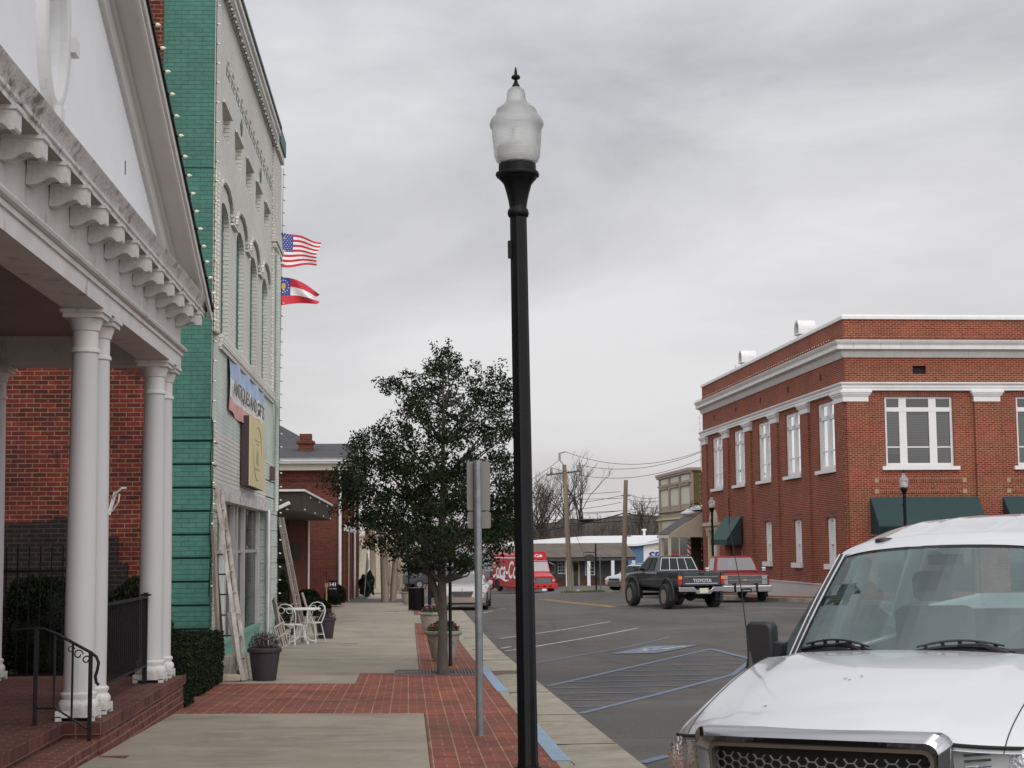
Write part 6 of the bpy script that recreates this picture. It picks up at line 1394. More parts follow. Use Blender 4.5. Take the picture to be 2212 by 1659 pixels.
baretree('spreading bare tree just right of the tall utility pole above the office roof',aty(1246,1180,172)+Vector((0,0,-4)),14.5,1.0,5,m=TW,r0=.28)
baretree('bare tree between the near lamp post and the tall utility pole',aty(1180,1180,170)+Vector((0,0,-4)),12.5,1.05,8,m=TW,r0=.28)
baretree('smaller dark bare tree low behind the red truck',aty(1150,1180,175)+Vector((0,0,-4)),11.5,1.0,15,m=TW,r0=.24)
baretree('bare treetop seen left of the beige shop above the hill',aty(1395,1180,190)+Vector((0,0,-2)),9,.9,13,m=TW,lv=5)
baretree('bare treetop showing over the side wall of the beige shop',aty(1512,1180,190)+Vector((0,0,-3)),13,.8,33,m=TW,lv=5,r0=.15)
for i,(u,y,h,s) in enumerate([(1100,180,9,41),(1050,200,9,42),(1000,200,8,43),(900,210,9,44),(830,215,9,45),(780,220,10,46)]):
    baretree(['bare tree behind the cream building over the red truck','bare tree behind the cream building over the white truck','bare tree behind the evergreen crown, right half','bare tree behind the evergreen crown, left half','bare tree over the parked grey box truck','leftmost bare tree beyond the hall corner'][i],aty(u,1180,y)+Vector((0,0,-3)),h,.9,s,m=TW,lv=5)
for i,(u,v,s) in enumerate([(1249,1277,.7),(1264,1276,.45),(1246,1283,.9),(1281,1282,.4)]):
    o=MB().lathe([(.001,0),(.10,.02),(.12,.07),(.06,.12),(.001,.13)],n=9).build('litter',FW,smooth=60); o.scale=(s,s*1.3,s); o.location=aty(u,v,95.2)+Vector((0,0,.0)); tag(o,['white scrap of litter in the grass under the tall utility pole','small white scrap in the grass left of the black post','flattened white scrap at the kerb of the grass verge','tiny white scrap at the kerb in front of the black post'][i],'litter','scraps of litter on the verge')
# ================================================================== vehicles
RUB=pm('tyre_rubber',(.018,.018,.018),.8,var=.2,vs=20); CHR=pm('chrome',(.40,.40,.42),.14,metal=1,var=.04); STEEL=pm('wheel_alloy',(.30,.265,.22),.4,metal=.4,var=.35,vs=12)
TRUCKW=pm('white_vehicle_paint',(.54,.548,.565),.22,var=.015,vs=1,coat=.8); PLAST=pm('black_trim_plastic',(.02,.02,.022),.5,var=.15,vs=20); UNDER=pm('underbody_black',(.010,.010,.010),.9)
WSG=glassm('windscreen_glass',(.62,.74,.72),.20,gl=(.52,.62,.62)); CG=glassm('car_glass',(.16,.17,.18),.04,gl=(.4,.42,.44)); LENS=glassm('clear_lens',(.85,.87,.88),.05,rough=.02)
REFL=pm('lamp_reflector',(.80,.80,.80),.12,metal=1,var=.05,bump=.5,bs=55); AMB=pm('amber_lens',(.65,.22,.02),.2,var=.1); TAILR=pm('tail_lens_red',(.35,.01,.015),.2,var=.1); SEAT=pm('grey_upholstery',(.16,.155,.145),.9,var=.1)
def vehicle(name,label,cat,loc,rz,group=None):
    return thing(name,label,cat,loc,rz,group)
def ringpts(W_,zb,zs,zt,y,k=.93,tb=.90): 
    h=[(tb*W_,zb),(W_*.985,zb+.10),(W_,(zb+zs)/2),(W_*.99,zs-.02),(W_*k,zt-.012),(W_*k*.6,zt),(0,zt+.006)]
    return [(x,y,z) for x,z in h]+[(-x,y,z) for x,z in h[-2::-1]]
def carbody(par,mat,st,name='body',sm=32,k=.93):
    b=MB(); b.rings([ringpts(s[1],s[2],s[3],s[4],s[0],*(s[5:] or (k,))) for s in st]); return b.build(name,mat,par,smooth=sm)
def green(par,mat,glass,yb0,yb1,wb,zb,yr0,yr1,wr,zr,sidew=((.06,.46),(.54,.94)),fr_=True,rear=True,trim=None,name='cab',split=None,front_in=.06):
    b=MB()
    def prof(f): return f
    B=[(-wb,yb0),(wb,yb0),(wb,yb1),(-wb,yb1)]; T=[(-wr,yr0),(wr,yr0),(wr,yr1),(-wr,yr1)]
    V=[(x,y,zb) for x,y in B]+[(x,y,zr-.05) for x,y in T]+[(x*.90,yr0+.06 if y==yr0 else yr1-.06,zr) for x,y in T]
    b.add(V,[(0,1,5,4),(1,2,6,5),(2,3,7,6),(3,0,4,7),(4,5,9,8),(5,6,10,9),(6,7,11,10),(7,4,8,11),(8,9,10,11)])
    c=b.build(name,mat,par,smooth=28,bevel=.015)
    V=[Vector(v) for v in V]
    def pane(a,b_,c_,d,nm,m,off=.02,i0=.06,i1=.94,j0=.08,j1=.94):
        n=(b_-a).cross(d-a).normalized()*off
        P=lambda s,t:(a*(1-s)*(1-t)+b_*s*(1-t)+c_*s*t+d*(1-s)*t)+n
        m_=MB(); q=[P(i0,j0),P(i1,j0),P(i1,j1),P(i0,j1)]; m_.add(q+[p-n*.9 for p in q],[(0,1,2,3),(0,4,5,1),(1,5,6,2),(2,6,7,3),(3,7,4,0)]); return m_.build(nm,m,par)
    if fr_: pane(V[0],V[1],V[5],V[4],'windscreen',glass,i0=front_in,i1=1-front_in)
    if rear: 
        if split:
            for i in range(split): pane(V[2],V[3],V[7],V[6],'rear_window',glass,i0=.06+.88*i/split+.008,i1=.06+.88*(i+1)/split-.008,j0=.1,j1=.9)
        else: pane(V[2],V[3],V[7],V[6],'rear_window',glass)
    for s0,s1 in sidew:
        pane(V[1],V[2],V[6],V[5],'side_window',glass,i0=s0,i1=s1); pane(V[3],V[0],V[4],V[7],'side_window',glass,i0=1-s1,i1=1-s0)
    return c,V
def wheel(par,x,y,r,w,rim=STEEL,side=1,dish=0,z0=0,nsp=0):
    t=bpy.data.objects.new('wheel',None); COL.objects.link(t); t.parent=par; t.location=(x,y,r+z0); t.empty_display_size=.2
    w2=w/2; MB().lathe([(r*.58,-w2),(r*.90,-w2),(r*.97,-w2*.8),(r,-w2*.5),(r,w2*.5),(r*.97,w2*.8),(r*.90,w2),(r*.58,w2)],n=28,axis='x',cap=False).build('tyre',RUB,t,smooth=40)
    o=side*w2*(1-dish); b=MB(); b.lathe([(r*.60,side*w2*.95),(r*.55,side*w2*.9),(r*.50,o*.5),(r*.22,o*.55),(r*.20,o*.8),(.001,o*.85)] ,n=24,axis='x')
    if nsp:
        for k in range(nsp):
            a=2*PI*k/nsp; b.bar((o*.72,.15*r*math.cos(a),.15*r*math.sin(a)),(o*.80,.54*r*math.cos(a),.54*r*math.sin(a)),r*.16,.02,up=(1,0,0))
    b.build('rim',rim,t,smooth=40)
def arches(par,W_,ys,r,mat=UNDER,flare=None,zc=None,ex=.006):
    for y in ys:
        z=zc or r
        for s in(1,-1):
            b=MB(); f=MB()
            P=[(y+r*1.22*math.cos(a),z+r*1.22*math.sin(a)) for a in [PI*k/14 for k in range(15)]]+[(y-r*1.22,z-r*.5),(y+r*1.22,z-r*.5)]
            b.prism(P,s*(W_-.15),s*(W_+ex),'x'); b.build('wheel_arch',mat,par)
            if flare:
                R=[[(s*(W_+o),y+q*math.cos(a),z+q*math.sin(a)) for o,q in((.0,r*1.20),(.035,r*1.22),(.035,r*1.30),(.0,r*1.36))] for a in [PI*(-.08+1.16*k/16) for k in range(17)]]
                f.rings(R); f.build('arch_trim',flare,par,smooth=40)

# ------------------------------------------------------------------ near white pickup
q=(1.868,7.30,.66,-.2138,.025,.041)
F=thing('pickup_truck','big white pickup parked nose to the kerb in the foreground, with honeycomb chrome grille','pickup truck',(q[0],q[1],q[3])); F.rotation_euler=(q[5],-q[4],-q[2]); F.rotation_mode='XYZ'
def lf(s):
    a=abs(s); return .045+.12*(a/.6)**2 if a<.6 else .165+((a-.6)/.36)**1.4*.36
def zfr(s): a=abs(s); return 1.085-.04*(a/.58)**2 if a<.58 else 1.045-.065*((a-.58)/.38)
def hoodz(s,t):
    a=abs(s); zc=1.295-.03*(a/.8)**2 if a<.8 else 1.265-.13*((a-.8)/.16)**1.6
    zf=zfr(s)-.0; g=1-(1-t)**1.35; z=zf+(zc-zf)*g+ .03*math.sin(PI*min(1,t*1.0))*(1-(a/.96)**2)
    ce=.50+.16*t; z+= .014*(1-ss(ce-.03,ce+.035,a))*ss(0,.2,t)
    z-= .052*math.exp(-t*13)  # rolled front lip
    return z
def hp(s,t):
    l=lf(s)+ (1.36-lf(s))*t; return (s,l,hoodz(s,t))
ts=[0,.01,.025,.05,.08,.12,.17,.23,.3,.4,.5,.6,.7,.8,.9,1.0]
SS=sorted({round(-.96+.04*i,3) for i in range(49)}|{.81,-.81})
b=MB()
def strip_(S,nm,extra=None):
    m_=MB(); R=[[hp(s,t) for s in S] for t in ts]; m_.rings(R,close=False,caps=False)
    if extra: extra(m_)
    return m_.build(nm,TRUCKW,F,smooth=50)
hS=lambda t:.80
Sh=[s for s in SS if abs(s)<=.80]; 
strip_(Sh,'hood')
for sg in(1,-1):
    S=[sg*x for x in (.8045,.83,.86,.89,.92,.945,.96)]
    def ex(m_,S=S,sg=sg):
        R=[[hp(S[-1],t),(sg*.985,hp(S[-1],t)[1],hoodz(S[-1],t)-.06),(sg*1.0,hp(S[-1],t)[1],.85),(sg*.985,hp(S[-1],t)[1],.42)] for t in ts]; m_.rings(R,close=False,caps=False)
    strip_(S,'fender',ex)
    MB().tube([Vector(hp(sg*.8025,t))+Vector((0,0,.0005)) for t in ts],.0032,5).build('panel_gap',PLAST,F)
# scuttle, windscreen
def ws(s,t,o=0):
    sb,st=.752,.655; x=s*(sb+(st-sb)*t); lb=1.30+.26*s*s; lt=2.05+.12*s*s; l=lb+(lt-lb)*t-.03*math.sin(PI*t); z=1.235+(1.785-1.235)*t+.045*(1-s*s)*t
    return Vector((x,l-.6*o,z+.7*o))
m_=MB(); m_.grid(lambda u,v:ws(-1+2*u,v),24,10); m_.build('windscreen',WSG,F,smooth=80,fixn=False)
fr_=MB()
for v0,v1,u0,u1 in [(0,.115,0,1),(.985,1,0,1),(0,1,0,.022),(0,1,.978,1)]:
    fr_.grid(lambda u,v:ws(-1+2*(u0+(u1-u0)*u),v0+(v1-v0)*v,.004),24,6)
fr_.build('windscreen_border',PLAST,F,fixn=False)
m_=MB(); m_.grid(lambda u,v:(lambda s:Vector((s*.80,1.33+(.0+.20*s*s)*v-.02+.0*v,1.235-.012*(1-v)+.0)))(-1+2*u),20,3); m_.box((-.80,1.345,1.0),(.80,1.36,1.22)); 
m_.rings([[Vector(hp(s,1.0))-Vector((0,.01,.012)),Vector((s,1.30+.27*(s/.8)**2+.03,1.238))] for s in [(-.8+.05*i) for i in range(33)]],close=False,caps=False); m_.build('scuttle',PLAST,F)
# pillars + roof
for sg in(1,-1):
    m_=MB(); R=[]
    for t in [i/10 for i in range(11)]:
        a=ws(sg,t); R.append([a+Vector((-sg*.02,-.01,.006)),a+Vector((sg*.022,.0,.012)),a+Vector((sg*.05,.05,.0)),a+Vector((sg*.045,.11,-.02)),a+Vector((0,.09,-.03))])
    m_.rings(R); m_.build('pillar',TRUCKW,F,smooth=40)
    m_=MB(); m_.tube([ws(sg*1.0,t,.012)+Vector((sg*.0,-.004,0)) for t in [i/10 for i in range(11)]],.009,6); m_.build('pillar_seal',PLAST,F)
def roof(u,v):
    s=-1+2*u; x=s*.70; l=2.045+.12*s*s*(1-v)+1.85*v; z=1.790+.045*(1-s*s)+.05*(1-(1-min(1,v/.12))**2)+.085*ss(0,.55,v)-.03*ss(.75,1,v)-.035*(abs(s))**6
    for c in(-.62,-.3,.3,.62): z+= .005*math.exp(-((s-c)/.05)**2)*ss(.08,.2,v)*(1-ss(.9,.97,v))
    return (x,l,z)
m_=MB(); m_.grid(roof,60,24)
for sg in(1,-1):
    m_.rings([[roof((sg+1)/2,v),(sg*.72,roof((sg+1)/2,v)[1]+.01,roof((sg+1)/2,v)[2]-.03),(sg*.71,roof((sg+1)/2,v)[1]+.02,roof((sg+1)/2,v)[2]-.07)] for v in [i/12 for i in range(13)]],close=False,caps=False)
m_.build('roof',TRUCKW,F,smooth=50)
MB().lathe([(.03,0),(.055,.005),(.05,.022),(.001,.03)],c=(-.42,2.25,roof(.18,.07)[2]-.004),n=16).build('roof_antenna',PLAST,F,smooth=50)
# sides
for sg in(1,-1):
    m_=MB(); m_.prism([(1.36,.42),(3.95,.42),(3.95,1.18),(1.36,1.16)],sg*.93,sg*1.0,'x'); m_.prism([(3.99,.5),(5.7,.5),(5.7,1.32),(3.99,1.32)],sg*.95,sg*1.0,'x')
    for y0,y1 in((2.55,2.68),(3.72,3.95)): m_.bar((sg*.92,y0+.06,1.18),(sg*.715,y0+.1,1.76),.04,y1-y0)
    m_.build('side_panel',TRUCKW,F,bevel=.02)
    m_=MB(); m_.quad((sg*.92,1.65,1.18),(sg*.92,3.8,1.18),(sg*.705,3.75,1.77),(sg*.705,2.2,1.77)); m_.build('side_window',WSG,F)
m_=MB(); m_.box((-.93,3.90,.5),(.93,3.95,1.18)); m_.box((-.66,3.9,1.75),(.66,3.95,1.85)); m_.box((-1.0,5.66,.5),(1.0,5.7,1.32)); m_.box((-.95,4,.8),(.95,5.66,.84)); m_.build('rear_panel',TRUCKW,F)
MB().quad((-.85,3.91,1.2),(.85,3.91,1.2),(.66,3.91,1.78),(-.66,3.91,1.78)).build('rear_window',WSG,F)
m_=MB(); m_.box((-.92,1.5,.4),(.92,3.9,.5)); m_.box((-.85,.5,.35),(.85,5.5,.6)); m_.build('floor',UNDER,F)
m_=MB(); m_.box((-.78,1.48,1.02),(.78,1.95,1.16)); m_.build('dashboard',pm('grey_dash',(.10,.10,.095),.8),F,bevel=.04)
for x in(-.42,.42):
    m_=MB(); m_.box((x-.25,2.5,.75),(x+.25,3.0,.95)); m_.box((x-.25,2.95,.8),(x+.25,3.1,1.42)); m_.box((x-.13,2.98,1.45),(x+.13,3.08,1.64)); m_.build('seat',SEAT,F,bevel=.05)
m_=MB(); m_.box((-.7,3.6,.8),(.7,3.75,1.35)); m_.build('rear_seat',SEAT,F,bevel=.05)
m_=MB(); m_.tube([(.42+.19*math.cos(a),2.2+.06*math.sin(a),1.17+.18*math.sin(a)) for a in [2*PI*k/20 for k in range(21)]],.016,6); m_.bar((.42,2.1,1.1),(.42,2.2,1.17),.1); m_.build('steering_wheel',PLAST,F,smooth=60)
MB().box((-.1,2.08,1.72),(.1,2.1,1.78)).build('rear_view_mirror',PLAST,F)
# grille
def rr2(w,h,r,zc,taper=0,n=8):
    P=[]
    for sx,sz,a in((1,1,0),(-1,1,90),(-1,-1,180),(1,-1,270)):
        for k in range(n+1):
            t=math.radians(a+90*k/n); x=sx*(w/2-r)+r*math.cos(t); z=sz*(h/2-r)+r*math.sin(t); P.append((x*(1+taper*z/h),zc+z))
    return P
def gy(x): return .12*(abs(x)/.6)**2
def frame(mb,A,B,ya,yb,za=0,rnd=.02):
    n=len(A); R=[[],[],[],[]]
    for k in range(n):
        (x0,z0),(x1,z1)=A[k],B[k]; mx_,mz=(x0+x1)/2,(z0+z1)/2
        R[0].append((x0,gy(x0)+ya+.06,z0)); R[1].append((x0*.99+x1*.01,gy(x0)+ya,z0)); R[2].append((mx_,gy(mx_)+ya-rnd,mz)); R[3].append((x1,gy(x1)+yb,z1))
    mb.rings([R[0],R[1],R[2],R[3]],caps=False)
zc=.80
O=rr2(1.235,.54,.07,zc,.06); I=rr2(1.10,.41,.055,zc-.01,.05); I2=rr2(1.065,.38,.045,zc-.012,.05)
m_=MB(); frame(m_,O,I,-.03,-.005,rnd=.03); m_.build('grille_frame',CHR,F,smooth=50)
m_=MB(); m_.rings([[(x,gy(x)-.004,z) for x,z in I],[(x,gy(x)+.0,z) for x,z in I2],[(x*.985,gy(x)+.06,z) for x,z in I2]],caps=False); m_.build('grille_surround',pm('satin_grille_trim',(.17,.155,.125),.35,metal=.6),F,smooth=50)
m_=MB(); m_.add([(x*1.02,gy(x)+.09,z) for x,z in I2],[tuple(range(len(I2)))]); m_.build('grille_backing',UNDER,F)
hw,hh=.046,.040; m_=MB()
def hexin(x,z): return abs(x)<.52+.03*(z-zc)/.2 and abs(z-zc+.032)<.180
for i in range(-16,17):
    for j in range(-6,7):
        cx=i*hw*1.0; cz=zc-.012+j*hh+(hh/2 if i%2 else 0)
        P=[(cx+dx*hw*.333*1.0*2 if abs(dx)==1 else cx+dx*hw*.667, cz+dz*hh/2) for dx,dz in((1,0),(.5,1),(-.5,1),(-1,0),(-.5,-1),(.5,-1))]
        for k in range(3):
            a,c=P[k],P[k+1]
            if hexin(*a) or hexin(*c):
                if abs(a[0])<.54 and abs(c[0])<.54 and abs(a[1]-zc)<.195 and abs(c[1]-zc)<.195:
                    m_.bar((a[0],gy(a[0])+.045,a[1]),(c[0],gy(c[0])+.045,c[1]),.0032,.014,up=(0,1,0))
m_.build('grille_mesh',pm('grille_mesh_grey',(.20,.185,.17),.4,metal=.3),F,fixn=False)
em=MB(); em.v=[]; n=32
for (a,c,y) in((.118,.05,-.0),(.115,.048,-.02)): em.v+=[(a*math.cos(2*PI*k/n),y,zc+.03+c*math.sin(2*PI*k/n)) for k in range(n)]
em.f=[(k,(k+1)%n,n+(k+1)%n,n+k) for k in range(n)]+[tuple(range(n,2*n))]; em.m=[0]*len(em.f); e0=em.build('emblem',CHR,F)
em=MB(); em.add([(.106*math.cos(2*PI*k/n),-.0215,zc+.03+.041*math.sin(2*PI*k/n)) for k in range(n)],[tuple(range(n))]); em.build('emblem_field',pm('emblem_blue',(.012,.014,.09),.25),e0)
em=MB(); em.tube([(.098*math.cos(2*PI*k/n),-.022,zc+.03+.035*math.sin(2*PI*k/n)) for k in range(n+1)],.0012,4,cap=False); em.build('emblem_ring',CHR,e0)
text('Ford',.062,CHR,e0,loc=(0,-.024,zc+.032),rot=(PI/2,0,0),shear=.35,sx=1.1,ext=.001)
# headlamps
for sg in(1,-1):
    hd=bpy.data.objects.new('headlight',None); COL.objects.link(hd); hd.parent=F
    def hl(s,z,o=0): return (sg*s,lf(s)+.015+o+.02*(.99-z),z)
    n=12; ss_=[.60+.36*i/n for i in range(n+1)]
    m_=MB(); m_.rings([[hl(s,zfr(s)-.035,-.012) for s in ss_],[hl(s,.86,-.02) for s in ss_],[hl(s,.70,-.012) for s in ss_],[hl(s,.62,.01) for s in ss_]],close=False,caps=False); m_.build('lens',LENS,hd,smooth=60,fixn=False)
    m_=MB(); m_.rings([[hl(s,zfr(s)-.035,.0) for s in ss_],[hl(s,zfr(s)-.045,.05) for s in ss_],[hl(s,.84,.07) for s in ss_],[hl(s,.62,.05) for s in ss_]],close=False,caps=False)
    m_.build('housing',pm('lamp_housing',(.62,.62,.60),.35,metal=.1,var=.1),hd,smooth=60,fixn=False)
    for i in range(4): MB().tube([hl(s,.955-.026*i,.03) for s in (.65,.70,.745)],.006,5).build('lamp_rib',CHR,hd)
    R0=[(.001,.09),(.05,.085),(.085,.06),(.10,.02),(.108,.0),(.102,-.004)]
    m_=MB().lathe([(r_,y_) for r_,y_ in R0],c=(sg*.84,lf(.84)+.035,.865),n=28,axis='y'); m_.build('reflector',REFL,hd,smooth=60)
    m_=MB().lathe([(.001,.06),(.04,.055),(.06,.03),(.066,.0),(.06,-.003)],c=(sg*.70,lf(.70)+.04,.755),n=24,axis='y'); m_.build('reflector',REFL,hd,smooth=60)
    MB().lathe([(.001,-.02),(.018,-.01),(.018,.03),(.001,.05)],c=(sg*.70,lf(.70)+.05,.755),n=12,axis='y').build('bulb',AMB,hd,smooth=60)
    MB().lathe([(.001,-.02),(.02,-.01),(.02,.03),(.001,.05)],c=(sg*.84,lf(.84)+.05,.865),n=12,axis='y').build('bulb',CHR,hd,smooth=60)
    MB().tube([hl(s,zfr(s)-.028,-.006) for s in ss_],.009,6).build('lamp_seal',UNDER,hd)
m_=MB(); 
SB_=[-.97+.0485*i for i in range(41)]
m_.rings([[(s,lf(s)-.05,.585) for s in SB_],[(s,lf(s)-.09,.55) for s in SB_],[(s,lf(s)-.09,.40) for s in SB_],[(s,lf(s)-.02,.34) for s in SB_],[(s,lf(s)+.1,.34) for s in SB_],[(s,lf(s)+.1,.585) for s in SB_]],caps=False); m_.build('bumper',CHR,F,smooth=60)
# wipers, mirrors, aerial, seams
for x0,l0,x1,l1 in[(-.18,1.335,-.74,0),(.62,1.40,.02,0)]:
    w_=MB(); a=Vector((x0,1.32+.1*abs(x0),1.262)); t0=ws(x1/.80*.98,.10,.03); el=a+(t0-a)*.38+Vector((0,.02,.055)); md=(a+t0)/2
    tip=ws(x1/.8,.115,.035); mid=ws((x1+.27)/.8,.12,.040); e2=ws((x1+.56)/.8,.085,.03)
    w_.bar(a,el,.03,.022,w2=.022); w_.bar(el,mid,.018,.012,w2=.012); w_.build('wiper_arm',PLAST,F,bevel=.004)
    w_=MB(); P=[ws((x1+.56*f)/.8,.085+.05*math.sin(PI*f)*1.0,.014) for f in [i/12 for i in range(13)]]
    w_.tube(P,.010,5); P2=[p+Vector((0,-.012,.020+.012*math.sin(PI*i/12))) for i,p in enumerate(P)]; w_.tube(P2[1:-1],.006,5)
    for i in (2,4,6,8,10): w_.bar(P[i],P2[i],.02,.006)
    w_.build('wiper_blade',PLAST,F)
for sg in(1,-1):
    m_=MB(); m_.prism([(x,z) for x,z in rrect(sg*1.065,1.30,.175,.255,.05,6)],1.80,1.90,'y'); m_.build('mirror',PLAST,F,bevel=.02,smooth=40)
    MB().bar((sg*.93,1.86,1.25),(sg*1.03,1.86,1.27),.08,.10).build('mirror_arm',PLAST,F,bevel=.01)
m_=MB(); z0=hoodz(-.85,.86); m_.lathe([(.028,0),(.022,.02),(.014,.05),(.008,.09)],c=(-.85,1.22,z0-.01),n=12); m_.tube([(-.85,1.22,z0+.06),(-.865,1.20,z0+.42),(-.895,1.15,z0+.80)],[.004,.0028,.0018],6); m_.build('aerial',PLAST,F,smooth=60)
for sg in(1,-1):
    wheel(F,sg*.83,.95,.38,.26,side=sg); wheel(F,sg*.83,4.75,.38,.26,side=sg)
m_=MB()
for s,l in[(-.05,.62),(-.02,.60),(-.34,.30),(.02,.66)]:
    t=(l-lf(s))/(1.36-lf(s)); c=hp(s,t); m_.add([(c[0]-.01,c[1],c[2]+.003),(c[0]+.0,c[1]-.004,c[2]+.004),(c[0]+.012,c[1]+.003,c[2]+.003),(c[0]+.002,c[1]+.008,c[2]+.005)],[(0,1,2,3)])
m_.build('leaf_scraps',pm('dead_leaf_brown',(.16,.07,.04),.8),F,fixn=False)
# ------------------------------------------------------------------ dark lifted pickup seen from behind
DK_=pm('dark_slate_paint',(.022,.028,.034),.28,var=.12,vs=1,coat=.5,dirt=(.05,.047,.042),ds=1.5,dth=.58)
rzT=math.radians(194.5)
pw=hit(1443,1315.5)
TY=thing('pickup_truck','raised dark grey pickup with big tyres seen from behind, TOYOTA on its tailgate','pickup truck',(0,0,0),rzT)
sc=pw.y/54.0*1.0
Tm=Matrix.Rotation(rzT,3,'Z'); off=Tm@(Vector((.84,3.95,0))*sc); TY.location=(pw.x-off.x,pw.y-off.y,RD(pw.x,pw.y)); TY.scale=(sc,)*3
zb=.72
carbody(TY,DK_,[(0,.70,.80,1.02,1.10),(.05,.80,.72,1.06,1.16),(.5,.845,.70,1.12,1.20),(1.30,.85,.70,1.18,1.25),(1.31,.85,.70,1.20,1.26),(3.02,.85,.70,1.20,1.26)],name='body')
b=MB(); 
for s in(1,-1): b.rings([[(s*.80,y,.72),(s*.85,y,.80),(s*.855,y,1.0),(s*.845,y,1.20),(s*.83,y,1.245),(s*.75,y,1.245),(s*.75,y,.9),(s*.75,y,.72)] for y in(3.04,3.6,4.3,4.86)])
b.box((-.75,3.04,.82),(.75,4.86,.86)); b.box((-.75,3.03,.8),(.75,3.07,1.24)); b.build('cargo_bed',DK_,TY,smooth=35)
tg=MB().box((-.70,4.83,.80),(.70,4.88,1.245)).build('tailgate',DK_,TY,bevel=.01); b=MB(); b.box((-.60,4.879,.86),(.60,4.886,.885)); b.box((-.62,4.879,1.10),(.62,4.884,1.11)); b.build('tailgate_trim',ALU,tg); MB().box((-.10,4.88,1.17),(.10,4.89,1.21)).build('handle',BLACK,tg)
text('TOYOTA',.155,pm('tailgate_lettering',(.45,.45,.44),.5),tg,loc=(-.03,4.885,.965),rot=(PI/2,0,PI),bold=.006,sx=1.05)
for s in(1,-1):
    l=MB().box((s*.72,4.82,.84),(s*.855,4.895,1.13)).build('tail_light',TAILR,TY,bevel=.01); MB().box((s*.721,4.89,1.02),(s*.856,4.90,1.12)).build('indicator',AMB,l)
c_,V=green(TY,DK_,CG,1.10,3.02,.80,1.25,1.75,2.82,.62,1.80,sidew=((.10,.52),(.58,.82)),split=4)
b=MB(); 
P=[V[2],V[3],V[7],V[6]]; n=(P[1]-P[0]).cross(P[3]-P[0]).normalized()*.03
PP=lambda s,t:P[0]*(1-s)*(1-t)+P[1]*s*(1-t)+P[2]*s*t+P[3]*(1-s)*t+n
for a,c in(((.05,.08),(.95,.08)),((.95,.08),(.95,.92)),((.95,.92),(.05,.92)),((.05,.92),(.05,.08)),((.28,.08),(.28,.92)),((.5,.08),(.5,.92)),((.72,.08),(.72,.92))): b.tube([PP(*a),PP(*c)],.012,5)
b.build('rear_window_frame',WHITE,TY); MB().box((-.14,2.70,1.80),(.14,2.8,1.84)).build('brake_light',TAILR,TY,bevel=.01)
b=MB(); b.tube([(0,1.75,1.80),(0,1.6,1.6)],.01); 
for s in(1,-1): MB().box((s*.86,1.38,1.26),(s*1.02,1.48,1.42)).build('mirror',PLAST,TY,bevel=.03)
b=MB(); b.prism([(-.92,.62),(-.90,.76),(-.35,.76),(-.27,.66),(.27,.66),(.35,.76),(.90,.76),(.92,.62),(.88,.60),(.33,.60),(.25,.52),(-.25,.52),(-.33,.60),(-.88,.60)],4.93,5.06,'y'); b.build('bumper',CHR,TY,bevel=.012)
p_=MB().box((-.16,5.061,.56),(.16,5.07,.72)).build('number_plate',pm('plate_cream',(.55,.52,.36),.6,dirt=(.25,.3,.2),ds=20),TY)
arches(TY,.85,(.92,3.95),.42,zc=.50,flare=pm('flare_dark',(.03,.032,.034),.6),ex=.004)
for y in(.92,3.95):
    for s in(1,-1): wheel(TY,s*.86,y,.425,.30,side=s,dish=.3,nsp=8)
b=MB(); b.box((-.5,.5,.55),(.5,4.8,.72)); b.tube([(-.8,3.95,.42),(.8,3.95,.42)],.06,8); b.lathe([(.001,-.16),(.15,-.1),(.17,0),(.15,.1),(.001,.16)],c=(0,3.95,.42),n=14,axis='y'); b.tube([(-.8,.92,.42),(.8,.92,.42)],.05,8); b.build('chassis',UNDER,TY)
for s in(1,-1): MB().box((s*.72,4.42,.28),(s*1.0,4.44,.74)).build('mud_flap',RUB,TY)
for s in(1,-1): MB().box((s*.845,2.0,1.13),(s*.862,2.14,1.16)).build('door_handle',CHR,TY)
